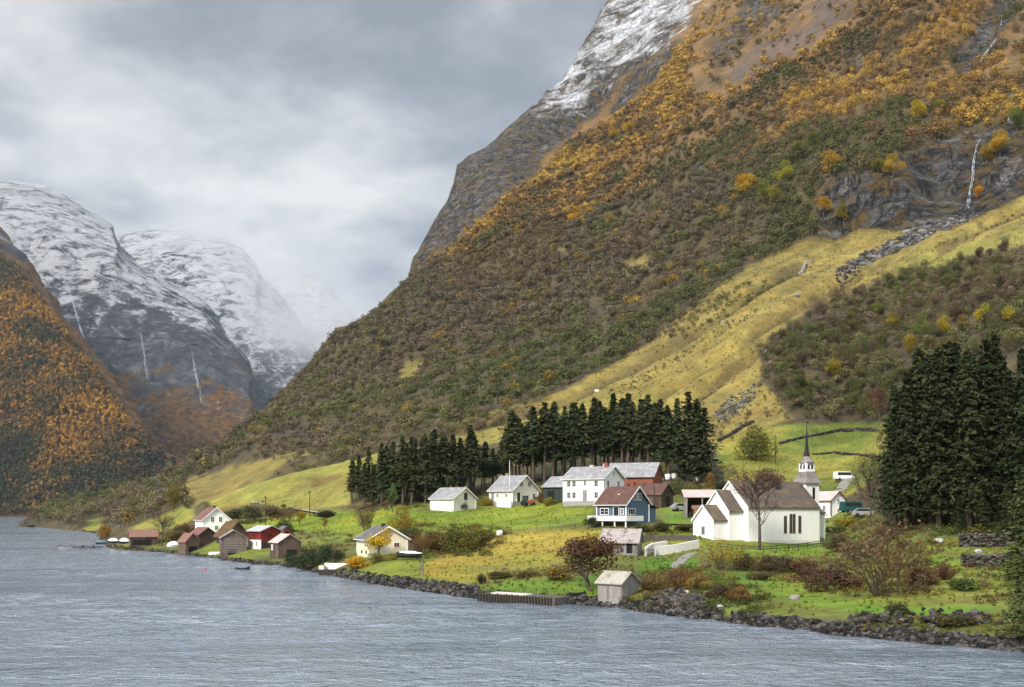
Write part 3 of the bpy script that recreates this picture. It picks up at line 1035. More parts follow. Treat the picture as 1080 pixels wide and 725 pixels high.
def wood():
    r = np.random.default_rng(100)
    x, y, d = scatter(POLY_WOOD, 2.4, 101)
    k = np.ones(len(x), bool)
    for hpoly in HOLES:
        k &= ~inside(x, y, hpoly)
    x, y, d = x[k], y[k], d[k]
    P = ground_pos(x, y, d, 0.5)
    nz = fbm(P * 0.010, 3, 501)
    pal = [(0.076, 0.086, 0.033), (0.096, 0.102, 0.038), (0.110, 0.102, 0.044), (0.112, 0.096, 0.052), (0.116, 0.096, 0.062), (0.122, 0.098, 0.068), (0.128, 0.094, 0.048)]
    nz = nz + 0.25 * sstep(420, 250, y) * sstep(760, 600, x) - 0.15 * sstep(330, 430, y)
    c = pick(r, pal, len(x), nz)
    # a few already golden
    gold = (r.uniform(0, 1, len(x)) < 0.025 + 0.12 * sstep(0.2, 0.5, fbm(P * 0.02 + 9, 3, 77)))
    c[gold] = np.array([(0.22, 0.15, 0.028)]) * r.uniform(0.7, 1.3, (gold.sum(), 1))
    h = r.uniform(4.5, 9.0, len(x)) * (1 + 0.35 * (r.uniform(0, 1, len(x)) < 0.08))
    near = d < 620
    pr_f = mass_protos(7, 190, 0.115, False, 900)
    pr_n = mass_protos(7, 230, 0.085, False, 930)
    build_mass('hillside_wood', pr_f, P[~near], h[~near], c[~near])
    build_mass('hillside_wood', pr_n, P[near], h[near], c[near])
    print('wood', len(x), near.sum())
    # upper slopes: birch in autumn colours, thinning out on rock and heath
    x, y, d = scatter(POLY_UPPER, 2.2, 102)
    P = ground_pos(x, y, d, 0.4)
    dn = fbm(P * 0.012, 4, 601) + 0.35 * fbm(P * 0.05, 3, 602)
    tint, rock, snow = ground_tint(x, y, P)
    streak = fbm(np.stack([(x * 0.75 + y) / 26.0, (x - y * 0.8) / 120.0, np.zeros(len(x))], -1), 4, 603)
    keep = (r.uniform(0, 1, len(x)) < sstep(-0.75, 0.05, dn + 0.7 * streak + 0.30 * sstep(60, 200, y))) & (snow < 0.3) & (rock < 0.7)
    in_r = inside(x, y, POLY_RUSTY)
    keep &= ~(in_r & (r.uniform(0, 1, len(x)) < 0.88))
    x, y, d, P, streak = x[keep], y[keep], d[keep], P[keep], streak[keep]
    nz = 1.5 * fbm(P * 0.020, 5, 502, 0.6) + 0.5 * streak
    # the golden belt runs up along the foot of the upper cliffs
    belt = sstep(70, 5, seg_dist(x, y, [(450, 280), (530, 225), (600, 185), (650, 150), (700, 100), (740, 50)]))
    nz = nz - 0.04 + 0.42 * belt - 0.25 * sstep(110, 230, y) * sstep(560, 700, x)
    pal = [(0.085, 0.088, 0.032), (0.108, 0.094, 0.042), (0.130, 0.094, 0.050), (0.160, 0.100, 0.044), (0.205, 0.122, 0.042), (0.275, 0.165, 0.046), (0.360, 0.230, 0.050)]
    c = pick(r, pal, len(x), nz)
    h = r.uniform(3.5, 9.5, len(x)) * np.where(d > 900, 1.1, 0.95)
    far = d > 800
    build_mass('autumn_birch_wood', mass_protos(6, 80, 0.16, False, 950), P[far], h[far], c[far])
    build_mass('autumn_birch_wood', mass_protos(6, 160, 0.105, False, 970), P[~far], h[~far], c[~far])
    print('upper', len(x), far.sum())


wood()


def far_wood():
    r = np.random.default_rng(300)
    poly = [(-300, 60), (-100, 165), (0, 256), (30, 294), (60, 335), (100, 388), (140, 444), (172, 479), (200, 501), (228, 522), (256, 541), (-300, 541)]
    fd = lambda a, b: far_depth(a, b, SIL_A, 1640, 0.86, 0.05)
    x, y, d = scatter(poly, 3.3, 301, 1.0, None, fd)
    P = world(x, y, d)
    dn = fbm(P * 0.006, 4, 701) + 0.5 * fbm(P * 0.02, 3, 702)
    keep = r.uniform(0, 1, len(x)) < sstep(-0.85, -0.2, dn - 0.5 * sstep(320, 240, y))
    x, y, P = x[keep], y[keep], P[keep]
    P[:, 1] -= 10
    nz = 1.5 * fbm(P * 0.006, 5, 703, 0.6) + 0.10 * sstep(520, 380, y) - 0.30 * sstep(430, 530, y)
    pal = [(0.039, 0.048, 0.033), (0.060, 0.066, 0.033), (0.117, 0.090, 0.039), (0.210, 0.120, 0.036), (0.323, 0.165, 0.036), (0.413, 0.225, 0.039)]
    c = pick(r, pal, len(x), nz)
    build_mass('far_shore_wood', mass_protos(6, 44, 0.24, True, 980), P, r.uniform(7, 13, len(x)), c)
    print('far wood', len(x))


far_wood()

# ------------------------------------------------------------------ single trees and bushes
CACHE = {}


def tmesh(key, fn):
    if key not in CACHE:
        CACHE[key] = fn()
    return CACHE[key]


def empty(name, loc, rz=0.0):
    o = bpy.data.objects.new(name, None)
    COL.objects.link(o)
    o.location = loc
    o.rotation_euler = (0, 0, rz)
    o.empty_display_size = 0.5
    return o


def spruce_meshes(v, bare, levels, per, blades):
    """a spruce one metre high: (trunk, crown); bare = height at which the boughs begin"""
    r = np.random.default_rng(2000 + v * 31 + int(bare * 100) + levels)
    pts = [(0.006 * r.normal(), 0.006 * r.normal(), z) for z in (-0.03, 0.2, 0.5, 0.8, 0.97)]
    tr = [tube_arr(pts, [0.0135, 0.0115, 0.008, 0.004, 0.001], 6)]
    for i in range(int(10 + 20 * bare)):      # dead snags on the bare part of the trunk
        z = r.uniform(0.08, max(0.12, bare))
        a = r.uniform(0, 6.28)
        l = r.uniform(0.03, 0.07)
        tr.append(tube_arr([(0, 0, z), (math.cos(a) * l, math.sin(a) * l, z - 0.012)], [0.003, 0.001], 3))
    tv, tf, tc = cat(tr)
    tint = np.array([0.105, 0.085, 0.068])[None] * (1 + 0.25 * vnoise(tv * np.array([60, 60, 12]), 3))[:, None]
    T = np_mesh('trunk', tv, tf, tint)
    Cs, Ns, Ss, Ls = [], [], [], []
    rmax = r.uniform(0.12, 0.19)
    asym = r.uniform(0, 6.28)
    for i in range(levels):
        t = (i + r.uniform(0, 0.8)) / levels
        z = bare + (0.985 - bare) * t
        rad = rmax * (1.02 - t) ** 0.88 * (0.72 + 0.9 * min(t, 0.35)) * r.uniform(0.70, 1.22)
        if r.uniform() < 0.10:
            rad *= 0.45
        for k in range(max(3, int(per * (1 - 0.5 * t) * r.uniform(0.6, 1.25)))):
            a = r.uniform(0, 6.28)
            L = rad * r.uniform(0.6, 1.2) * (1 + 0.14 * math.cos(a - asym))
            droop = r.uniform(0.20, 0.55) * (1 - 0.8 * t)
            br = r.uniform(0.65, 1.3)
            zj = z + r.normal() * 0.014
            for m in range(blades):
                u = (m + r.uniform(0.1, 0.9)) / blades
                rr = L * u
                zz = zj - droop * L * u * u + 0.10 * L * u - r.uniform(0, 0.016)
                Cs.append((math.cos(a) * rr + r.normal() * 0.006, math.sin(a) * rr + r.normal() * 0.006, zz))
                Ns.append((0.6 * math.cos(a) + r.normal() * 0.6, 0.6 * math.sin(a) + r.normal() * 0.6, 0.7))
                Ss.append((0.046 - 0.018 * t) * (1.15 - 0.5 * u))
                Ls.append(br * (0.85 + 0.35 * u))
    V, Fq = quads_at(r, np.array(Cs), np.array(Ns), 0.019 if levels < 40 else 0.0125, 2.5)
    b = np.repeat(np.array(Ls), 4)
    base = np.array([0.030, 0.042, 0.017])
    hue = np.repeat(r.normal(0, 0.12, len(Ls)), 4)
    col = base[None] * b[:, None] * np.stack([1 + hue, np.ones_like(hue), 1 - hue], -1)
    Cm = np_mesh('crown', V, Fq, col)
    for me, mt in ((T, M_BARK), (Cm, M_NEEDLE)):
        me.materials.append(mt)
    return T, Cm


def plant(name, label, catg, meshes, loc, h, wid=1.0, color=(1, 1, 1), group=None, lean=0.0, barkcol=(1, 1, 1)):
    """meshes: {part name: mesh}; everything modelled one metre high"""
    o = empty(name, loc, random.uniform(0, 6.28))
    if lean:
        o.rotation_euler = (lean, 0, o.rotation_euler[2])
    o.scale = (h * wid, h * wid, h)
    for pn, me in meshes.items():
        c = link(pn, me, None, o)
        c.color = (*(barkcol if pn in ('trunk', 'stem', 'twigs') else color), 1.0)
    tag(o, label, catg, group)
    return o


def leafy_meshes(v, kind):
    r = np.random.default_rng(3000 + v * 7 + sum(map(ord, kind)))
    out = {}
    if kind in ('round', 'dense', 'slim'):
        n, size, rx, zc, rz = {'round': (2600, 0.036, 0.33, 0.60, 0.36), 'dense': (4200, 0.034, 0.42, 0.58, 0.38), 'slim': (1600, 0.034, 0.20, 0.56, 0.40)}[kind]
        segs, tips = [], []
        branches(r, (0, 0, -0.03), (0, 0, 1), 0.36, 0.022, 3, segs, tips, 0.55, (2, 3), 0.35, 0.66)
        tv, tf, tc = cat(segs)
        out['trunk'] = np_mesh('trunk', tv, tf, np.full((len(tv), 3), 1.0) * np.array([0.095, 0.08, 0.065]))
        out['trunk'].materials.append(M_BARK)
        lob = crown_lobes(r, 9, zc, rx, rz, 0.50)
        V, Fq, c = leaf_cloud(r, lob, n, size, 0.5, 0.8)
        out['crown'] = np_mesh('crown', V, Fq, c * 1.0)
        out['crown'].materials.append(M_LEAF)
    elif kind == 'bare':
        segs, tips = [], []
        tp = [(0.012 * r.normal() * k, 0.012 * r.normal() * k, -0.03 + 0.85 * k) for k in (0, 0.25, 0.5, 0.75, 1.0)]
        segs.append(tube_arr(tp, [0.017, 0.0145, 0.011, 0.007, 0.003], 6))
        for q in range(17):
            zq = r.uniform(0.26, 0.84)
            aq = q * 2.4 + r.uniform(-0.4, 0.4)
            fx = np.interp((zq + 0.03) / 0.85, (0, 0.25, 0.5, 0.75, 1.0), [t_[0] for t_ in tp])
            fy = np.interp((zq + 0.03) / 0.85, (0, 0.25, 0.5, 0.75, 1.0), [t_[1] for t_ in tp])
            branches(r, (fx, fy, zq), (math.cos(aq) * 0.8, math.sin(aq) * 0.8, 0.75), 0.21 * (1.25 - 0.75 * zq), 0.0062, 3, segs, tips, 0.62, (3, 4), 0.25, 0.72)
        tv, tf, tc = cat(segs)
        k = 1.0 / max(tv[:, 2].max(), 0.3)
        tv = tv * k
        out['trunk'] = np_mesh('trunk', tv, tf, np.full((len(tv), 3), 1.0) * np.array([0.075, 0.06, 0.05]))
        out['trunk'].materials.append(M_BARK)
        P = np.array([p for p, _ in tips]) * k
        P = P[r.uniform(0, 1, len(P)) < 0.8]
        P = np.repeat(P, 2, 0) + r.normal(size=(len(P) * 2, 3)) * 0.022
        V, Fq = quads_at(r, P, r.normal(size=P.shape), 0.017)
        col = np.repeat(r.uniform(0.6, 1.3, len(P)), 4)[:, None] * np.ones(3)
        out['crown'] = np_mesh('crown', V, Fq, col)
        out['crown'].materials.append(M_LEAF)
    elif kind in ('bush', 'twiggy', 'juniper', 'low'):
        n, size = {'bush': (3200, 0.056), 'twiggy': (1300, 0.045), 'juniper': (3400, 0.058), 'low': (1800, 0.085)}[kind]
        segs, tips = [], []
        for i in range({'bush': 6, 'twiggy': 14, 'juniper': 5, 'low': 5}[kind]):
            a = r.uniform(0, 6.28)
            s_ = r.uniform(0.15, 0.7)
            branches(r, (0.10 * math.cos(a), 0.10 * math.sin(a), -0.06), (s_ * math.cos(a), s_ * math.sin(a), 1), 0.42, 0.010, 3, segs, tips, 0.6, (2, 3), 0.25, 0.62)
        tv, tf, tc = cat(segs)
        zmax = tv[:, 2].max()
        tv = tv / zmax
        out['stem'] = np_mesh('stem', tv, tf, np.full((len(tv), 3), 1.0) * np.array([0.09, 0.07, 0.05]))
        out['stem'].materials.append(M_BARK)
        lob = []
        for i in range(9 if kind != 'juniper' else 12):
            a, q = r.uniform(0, 6.28), r.uniform(0.0, 0.42)
            rad = r.uniform(0.20, 0.34)
            zz = r.uniform(0.25, 0.68) * (1 - 0.5 * q)
            lob.append((math.cos(a) * q, math.sin(a) * q, zz, rad, rad, rad * r.uniform(0.75, 1.05)))
        V, Fq, c = leaf_cloud(r, lob, n, size * (1.0 if kind != 'twiggy' else 0.8), 0.45, 0.9, 1.0 if kind != 'juniper' else 0.6)
        if kind == 'twiggy':
            P = np.array([p for p, _ in tips]) / zmax
            P = np.repeat(P, 3, 0) + r.normal(size=(len(P) * 3, 3)) * 0.045
            V2, F2 = quads_at(r, P, r.normal(size=P.shape), 0.045)
            c2 = np.repeat(r.uniform(0.6, 1.3, len(P)), 4)[:, None] * np.ones(3)
            V, Fq, c = cat([(V, Fq, c), (V2, F2, c2)])
        V[:, 2] = np.maximum(V[:, 2], -0.03)
        out['foliage'] = np_mesh('foliage', V, Fq, c)
        out['foliage'].materials.append(M_LEAF)
    return out


def LM(kind, v):
    return tmesh((kind, v), lambda: leafy_meshes(v, kind))


def spot(px, py, sink=0.12):
    p = at(px, py)
    p.z -= sink
    return p


def by_px(name, label, catg, kind, v, px, base, top, width=None, color=(0.1, 0.1, 0.04), group=None, lean=0.0, barkcol=(1, 1, 1)):
    """place one plant on the slope: base row, top row and width as read from the photograph, turned into metres there"""
    p = spot(px, base)
    h = (base - top) / F * p.y + 0.12
    nat = {'round': 0.78, 'dense': 0.95, 'slim': 0.46, 'bare': 0.75, 'bush': 1.0, 'twiggy': 1.0, 'juniper': 1.0, 'low': 1.0}[kind]
    wid = 1.0 if width is None else (width / F * p.y) / (h * nat)
    return plant(name, label, catg, LM(kind, v), p, h, wid, color, group, lean, barkcol)


def spruces():
    random.seed(5)
    r = random.Random(11)
    tops = [(366, 500), (374, 481), (386, 470), (398, 474), (410, 462), (424, 455), (436, 458), (450, 450), (462, 455), (474, 452), (486, 456), (497, 447), (505, 462), (520, 466), (530, 462), (538, 434), (548, 428), (558, 433),
            (570, 424), (580, 427), (592, 420), (604, 422), (616, 426), (626, 418), (640, 420), (650, 412), (664, 414), (676, 418), (688, 413), (698, 420), (706, 424), (716, 420), (727, 412), (736, 418), (746, 436), (756, 462)]
    floor_ = [(366, 531), (400, 534), (440, 532), (480, 527), (520, 520), (545, 514), (580, 510), (620, 507), (660, 506), (700, 506), (730, 508), (756, 510)]
    rows = []
    x = 372
    while x < 752:
        rows.append((x + r.uniform(-2, 2), 0, 0))
        x += r.uniform(8.5, 12.5)
    x = 380
    while x < 740:
        rows.append((x + r.uniform(-2, 2), 5, r.uniform(-2, 9)))
        x += r.uniform(8.5, 12.5)
    x = 395
    while x < 715:
        rows.append((x + r.uniform(-2, 2), 10, r.uniform(0, 10)))
        x += r.uniform(11, 15)
    for i, (x, back, lower) in enumerate(rows):
        b = interp(floor_, x) - back * 0.8
        if 503 < x < 532 and back == 0:
            continue
        p = spot(x, b, 0.2)
        h = (b - interp(tops, x) - lower + r.choice((-16, -9, -5, -2, 0, 2, 3))) / F * p.y
        if x < 470:
            bare = r.choice([0.12, 0.3])
        elif x < 535:
            bare = r.choice([0.3, 0.45])
        elif x < 702:
            bare = r.choice((0.42, 0.5, 0.35)) if back < 8 else 0.3
        else:
            bare = 0.12 if x > 716 else 0.3
        if x > 722:
            h *= 1.0
        v = r.randrange(5)
        T, Cm = tmesh(('spruce', v, bare), lambda: spruce_meshes(v, bare, 36, 13, 7))
        if x > 722 and back == 0:
            lab, grp = 'broad dark spruce with low boughs at the right end of the spruce row', 'spruces at the right end of the row'
        elif x < 500:
            lab, grp = 'dark spruce in the left half of the row above the cream garage', 'spruces in the left half of the row'
        elif x < 535:
            lab, grp = 'thin spruce in the gap of the row behind the cream house with the flagpole', 'thin spruces in the gap of the row'
        else:
            lab, grp = 'tall spruce with bare lower trunk in the row behind the big white farmhouse', 'tall spruces behind the farmhouse'
        c = r.uniform(0.8, 1.25)
        w_ = r.uniform(1.15, 1.6) * (1.25 if x > 722 else 1.0) * (22.0 / max(h, 10)) ** 0.35
        plant('spruce_tree', lab, 'spruce', {'trunk': T, 'crown': Cm}, p, h, w_, (c * r.uniform(0.9, 1.3), c, c * 0.95), grp, 0.0, (0.95, 0.9, 0.88))
    # the stand on the right, behind the stone walls
    tops = [(930, 440), (942, 405), (955, 380), (969, 369), (985, 372), (1000, 354), (1012, 362), (1026, 353), (1038, 358), (1048, 352), (1062, 356), (1076, 352), (1090, 362), (1110, 356), (1130, 365)]
    rr = [(943, 552, 0.12), (957, 556, 0.12), (969, 549, 0.12), (983, 553, 0.12), (1000, 549, 0.3), (1013, 554, 0.12), (1026, 550, 0.3), (1040, 555, 0.12), (1050, 549, 0.3), (1064, 555, 0.12), (1078, 551, 0.3), (1092, 556, 0.3),
          (963, 545, 0.12), (990, 557, 0.12), (1020, 558, 0.12), (976, 540, 0.3), (1007, 538, 0.3), (1033, 538, 0.3), (1058, 538, 0.3), (1084, 540, 0.3), (1110, 552, 0.12), (950, 542, 0.12)]
    for i, (x, b, bare) in enumerate(rr):
        p = spot(x, b, 0.2)
        h = (b - interp(tops, x) + r.choice((-34, -22, -12, -4, 0, 2))) / F * p.y
        v = r.randrange(5)
        T, Cm = tmesh(('spruceR', v, bare), lambda: spruce_meshes(v + 10, bare, 52, 18, 13))
        c = r.uniform(0.8, 1.3)
        if i == 0:
            lab, grp = 'leftmost spruce of the tall stand at the right edge, beside the bare tree', None
        else:
            lab, grp = 'tall dark spruce in the stand at the right edge above the stone walls', 'spruces of the stand at the right edge'
        plant('spruce_tree', lab, 'spruce', {'trunk': T, 'crown': Cm}, p, h, r.uniform(1.1, 1.45), (0.72 * c * r.uniform(0.9, 1.2), 0.72 * c, 0.66 * c), grp, 0.0, (0.9, 0.85, 0.8))
    # young spruces and yew-dark scrub in the shade below the stand
    for x, b, t, lab in ((1010, 560, 522, 'low dark young spruce in the shade under the left half of the right-hand stand'), (1036, 562, 515, 'dark young spruce standing just above the upper stone wall'),
                         (1062, 562, 510, 'dark young spruce above the right part of the upper stone wall'), (1076, 612, 500, 'olive drooping spruce beside the end of the lower stone wall'),
                         (1096, 672, 520, 'big olive spruce at the waterside on the right edge of the photo'), (1074, 655, 590, 'dark olive young spruce near the rocks in the lower right corner')):
        p = spot(x, b, 0.2)
        v = r.randrange(5)
        T, Cm = tmesh(('spruceY', v), lambda: spruce_meshes(v + 20, 0.05, 42, 18, 9))
        ol = 1.0 if x < 1065 else 1.7
        plant('spruce_tree', lab, 'spruce', {'trunk': T, 'crown': Cm}, p, (b - t) / F * p.y, 1.9, (1.15 * ol, 1.0 * ol, 0.8 * ol), None, 0.0, (0.9, 0.85, 0.8))


spruces()

BROWN, OLIVE, DKOLIVE, YELLOW, GOLD, MAROON, GREEN, RUST, JUN = (0.125, 0.088, 0.050), (0.125, 0.118, 0.034), (0.075, 0.080, 0.026), (0.360, 0.270, 0.025), (0.420, 0.250, 0.022), (0.085, 0.042, 0.024), (0.110, 0.165, 0.025), (0.210, 0.105, 0.028), (0.028, 0.050, 0.022)


def single_plants():
    random.seed(21)
    T, B = 'broadleaf_tree', 'bush'
    rows = [
        (T, 'dark russet broadleaf tree with a dense round crown beside the grey boathouse by the water', 'tree', 'dense', 0, 622, 624, 556, 92, (0.090, 0.050, 0.026)),
        ('bare_tree', 'nearly leafless tree with a few russet leaves in front of the church wall', 'tree', 'bare', 0, 801, 580, 487, 92, (0.16, 0.062, 0.038)),
        (B, 'yellow twiggy bush at the left corner of the church lawn, beside the gravel path', 'bush', 'twiggy', 0, 764, 601, 568, 42, (0.33, 0.25, 0.03)),
        (B, 'large sprawling brown thorny bush standing left of the stone walls below the church', 'bush', 'twiggy', 1, 936, 628, 548, 92, (0.15, 0.105, 0.052)),
        (B, 'dark maroon bush on the green strip below the church lawn', 'bush', 'bush', 0, 880, 623, 588, 54, MAROON),
        (B, 'dark maroon bush right of the big brown thorny bush', 'bush', 'bush', 1, 972, 618, 594, 36, (0.095, 0.045, 0.026)),
        (B, 'small reddish bush at the right of the maroon bushes below the stone walls', 'bush', 'bush', 2, 994, 612, 589, 24, (0.11, 0.055, 0.03)),
        (B, 'dark olive bush just below the church fence, leftmost of the hedge', 'bush', 'bush', 3, 787, 601, 581, 26, (0.085, 0.072, 0.034)),
        (B, 'brown olive bush in the hedge below the church fence, right of the bare tree', 'bush', 'bush', 4, 808, 603, 580, 28, (0.105, 0.070, 0.036)),
        (B, 'dark bush in the hedge below the church fence, under the tall church windows', 'bush', 'bush', 0, 828, 604, 580, 28, (0.075, 0.058, 0.032)),
        (B, 'reddish brown bush at the right end of the hedge below the church fence', 'bush', 'bush', 1, 850, 606, 585, 28, (0.13, 0.065, 0.034)),
        (B, 'brown olive bush at the right corner of the church beside the picnic table', 'bush', 'bush', 2, 885, 582, 558, 34, (0.11, 0.085, 0.040)),
        (B, 'low yellow bush in front of the small white house behind the church', 'bush', 'low', 0, 890, 556, 543, 24, (0.30, 0.24, 0.03)),
        (B, 'low green bush below the yellow bush behind the church', 'bush', 'low', 1, 884, 562, 551, 24, (0.09, 0.125, 0.03)),
        ('bare_tree', 'tall thin olive brown half bare tree between the church and the right-hand spruces', 'tree', 'bare', 1, 918, 556, 474, 56, (0.17, 0.135, 0.045)),
        ('bare_tree', 'brown half bare tree showing above the church roof, left of the tower', 'tree', 'round', 1, 812, 532, 489, 40, (0.13, 0.100, 0.045)),
        (T, 'yellow green broadleaf tree alone on the green meadow above the church', 'tree', 'bush', 3, 797, 487, 443, 40, (0.165, 0.160, 0.034)),
        (T, 'slim orange brown tree at the foot of the right end of the spruce row', 'tree', 'round', 2, 751, 521, 496, 18, (0.22, 0.12, 0.03)),
        (T, 'round yellow tree in front of the white bales behind the blue house', 'tree', 'round', 3, 692, 520, 482, 24, (0.27, 0.215, 0.035)),
        (B, 'grey green bush between the round yellow tree and the open shed', 'bush', 'bush', 3, 714, 521, 501, 22, (0.105, 0.115, 0.045)),
        (B, 'olive bush just behind the open shed with the pinkish roof', 'bush', 'bush', 4, 730, 524, 508, 24, (0.13, 0.125, 0.036)),
        (B, 'dark bush under the spruces right of the orange brown tree', 'bush', 'bush', 0, 766, 522, 500, 24, (0.06, 0.062, 0.026)),
        (T, 'small bright yellow tree in front of the cream cottage by the shore', 'tree', 'round', 4, 400, 588, 555, 36, (0.46, 0.33, 0.025)),
        (T, 'yellow topped olive tree behind the right of the cream cottage by the shore', 'tree', 'dense', 2, 424, 570, 533, 34, (0.235, 0.190, 0.032)),
        (B, 'dark green bush at the foot of the yellow topped tree behind the cottage', 'bush', 'bush', 1, 430, 572, 554, 26, DKOLIVE),
        (B, 'rusty olive bush, leftmost of the big hedge right of the cream cottage', 'bush', 'bush', 2, 460, 582, 555, 30, (0.145, 0.110, 0.034)),
        (B, 'big olive green bush in the middle of the hedge right of the cream cottage', 'bush', 'bush', 3, 481, 582, 552, 38, (0.105, 0.105, 0.026)),
        (B, 'olive green bush at the right end of the hedge on the yellow field', 'bush', 'bush', 4, 505, 576, 552, 34, (0.115, 0.115, 0.026)),
        (B, 'reddish brown twiggy bush at the right corner of the cream cottage', 'bush', 'twiggy', 2, 444, 584, 562, 22, (0.20, 0.10, 0.035)),
        ('bare_tree', 'maroon brown bare tree on the green field above the cream cottage', 'tree', 'twiggy', 3, 387, 559, 529, 24, (0.125, 0.072, 0.048)),
        (B, 'largest dark green juniper bush of the clump at the shore beside the boathouse', 'bush', 'juniper', 0, 325, 601, 572, 36, JUN),
        (B, 'dark green juniper bush at the shore, right one of the clump beside the white jetty', 'bush', 'juniper', 1, 345, 597, 570, 28, (0.035, 0.055, 0.024)),
        (B, 'dark green juniper bush at the shore, left one of the clump beside the boathouse', 'bush', 'juniper', 2, 309, 598, 579, 18, (0.030, 0.048, 0.022)),
        (B, 'low bright orange yellow bush on the shore wall right of the white jetty', 'bush', 'low', 2, 376, 600, 585, 27, (0.52, 0.30, 0.022)),
        (B, 'round olive bush on the lawn under the small bright yellow tree', 'bush', 'bush', 0, 399, 593, 580, 18, (0.17, 0.155, 0.03)),
        (B, 'small olive yellow bush at the front corner of the cottage near the covered boat', 'bush', 'bush', 1, 413, 591, 582, 12, (0.22, 0.19, 0.03)),
        (B, 'dark brown bush between the juniper clump and the white jetty', 'bush', 'bush', 2, 357, 590, 578, 14, (0.08, 0.05, 0.03)),
        (T, 'small yellow tree on the green field right of the red boathouse', 'tree', 'round', 0, 316, 555, 536, 18, (0.26, 0.215, 0.03)),
        (B, 'brown bare bush left of the small yellow tree on the field', 'bush', 'twiggy', 4, 303, 550, 535, 14, (0.17, 0.12, 0.055)),
        (B, 'dark green bush directly behind the red boathouse', 'bush', 'bush', 3, 299, 563, 546, 24, (0.07, 0.095, 0.026)),
        (T, 'thin yellow brown sapling on the green field between two power poles', 'tree', 'slim', 1, 343, 558, 544, 8, (0.24, 0.17, 0.04)),
        ('bare_tree', 'brown bare tree beside the reddish roofed boathouse farthest to the left', 'tree', 'bare', 2, 171, 576, 539, 36, (0.15, 0.095, 0.05)),
        (B, 'brown bush left of the white house with the red roof', 'bush', 'bush', 4, 196, 566, 548, 22, (0.12, 0.075, 0.035)),
        (B, 'yellow brown bush on the bank behind the leftmost boathouse', 'bush', 'bush', 0, 184, 570, 556, 20, (0.15, 0.115, 0.035)),
        (T, 'yellow green willow on the shore slope, right one of the pair above the boathouses', 'tree', 'dense', 3, 182, 541, 510, 24, (0.165, 0.150, 0.04)),
        (T, 'yellow green willow on the shore slope, left one of the pair above the boathouses', 'tree', 'round', 2, 141, 551, 519, 20, (0.175, 0.150, 0.045)),
        (B, 'orange bush at the landing place with the small boats', 'bush', 'bush', 1, 110, 569, 551, 13, (0.26, 0.135, 0.03)),
        (B, 'dark olive bush on the bank right of the white house, leftmost of four', 'bush', 'low', 3, 247, 548, 533, 20, (0.085, 0.088, 0.036)),
        (B, 'olive bush on the bank behind the first power pole', 'bush', 'low', 0, 266, 547, 530, 22, (0.090, 0.092, 0.038)),
        (B, 'grey olive bush on the bank just right of the first power pole', 'bush', 'low', 1, 287, 545, 529, 20, (0.098, 0.092, 0.044)),
        (B, 'dark heap of bramble on the green field right of the pale road', 'bush', 'low', 2, 345, 546, 537, 26, (0.045, 0.045, 0.026)),
        (B, 'dark clipped round bush in front of the garage gable', 'bush', 'juniper', 0, 487.5, 538, 526, 11, (0.025, 0.04, 0.016)),
        (B, 'brown dry bush at the garage wall beside the white garage door', 'bush', 'bush', 2, 473, 538, 530, 12, (0.10, 0.065, 0.045)),
        (B, 'yellow bush between the garage and the cream house with the flagpole', 'bush', 'bush', 3, 512, 533, 524, 20, (0.23, 0.19, 0.03)),
        (B, 'yellow bush at the left corner of the big white farmhouse', 'bush', 'low', 4, 579, 533, 523, 13, (0.27, 0.23, 0.03)),
        (B, 'rusty brown bush in front of the dark green barn', 'bush', 'bush', 4, 572, 530, 517, 12, (0.13, 0.06, 0.035)),
        (B, 'dark green bush at the left end of the white balcony of the blue house', 'bush', 'juniper', 1, 624, 557, 542, 18, (0.030, 0.050, 0.018)),
        (B, 'dark hedge bush along the terrace right of the blue house, left one', 'bush', 'low', 1, 678, 560, 550, 22, (0.075, 0.080, 0.026)),
        (B, 'dark hedge bush along the terrace right of the blue house, middle one', 'bush', 'low', 2, 698, 560, 549, 24, (0.065, 0.068, 0.026)),
        (B, 'brown hedge bush along the terrace left of the church, right one', 'bush', 'low', 3, 718, 560, 550, 24, (0.10, 0.085, 0.036)),
        (T, 'young thin green birch leaning to the right at the edge of the spruce row', 'tree', 'slim', 0, 414, 540, 508, 12, (0.115, 0.160, 0.05)),
        (B, 'dark dry bush behind the green lawn strip left of the russet tree', 'bush', 'low', 0, 528, 610, 601, 30, (0.085, 0.070, 0.024)),
        (B, 'dark dry bush at the edge of the yellow field, next to the russet tree', 'bush', 'low', 1, 556, 609, 600, 26, (0.10, 0.078, 0.024)),
        (B, 'small round dark bush on a stem above the stone shore of the lawn', 'bush', 'bush', 4, 508, 616, 601, 9, (0.035, 0.032, 0.022)),
        (B, 'tawny grass tussock bush at the left foot of the russet tree', 'bush', 'low', 2, 588, 612, 594, 34, (0.24, 0.165, 0.045)),
        (B, 'olive brown bush behind the grey boathouse on the bank', 'bush', 'bush', 0, 692, 623, 600, 34, (0.15, 0.100, 0.034)),
        (B, 'rust brown bush on the bank between boathouse and gravel path', 'bush', 'bush', 1, 716, 619, 597, 30, (0.17, 0.088, 0.034)),
        (B, 'tawny bush on the bank below the gravel path', 'bush', 'bush', 2, 738, 622, 602, 30, (0.20, 0.140, 0.040)),
        (B, 'dark brown bush above the rubble heap on the shore', 'bush', 'bush', 3, 760, 632, 613, 28, (0.085, 0.060, 0.032)),
        (B, 'rusty bush at the right of the rubble heap below the hedge', 'bush', 'bush', 4, 780, 634, 615, 26, (0.18, 0.10, 0.036)),
        (B, 'olive bush on the bank at the left of the green strip', 'bush', 'low', 3, 800, 612, 600, 26, (0.10, 0.085, 0.034)),
        (B, 'dark green bush on the grass above the shore rocks under the thorny bush', 'bush', 'low', 4, 942, 650, 632, 30, (0.070, 0.085, 0.026)),
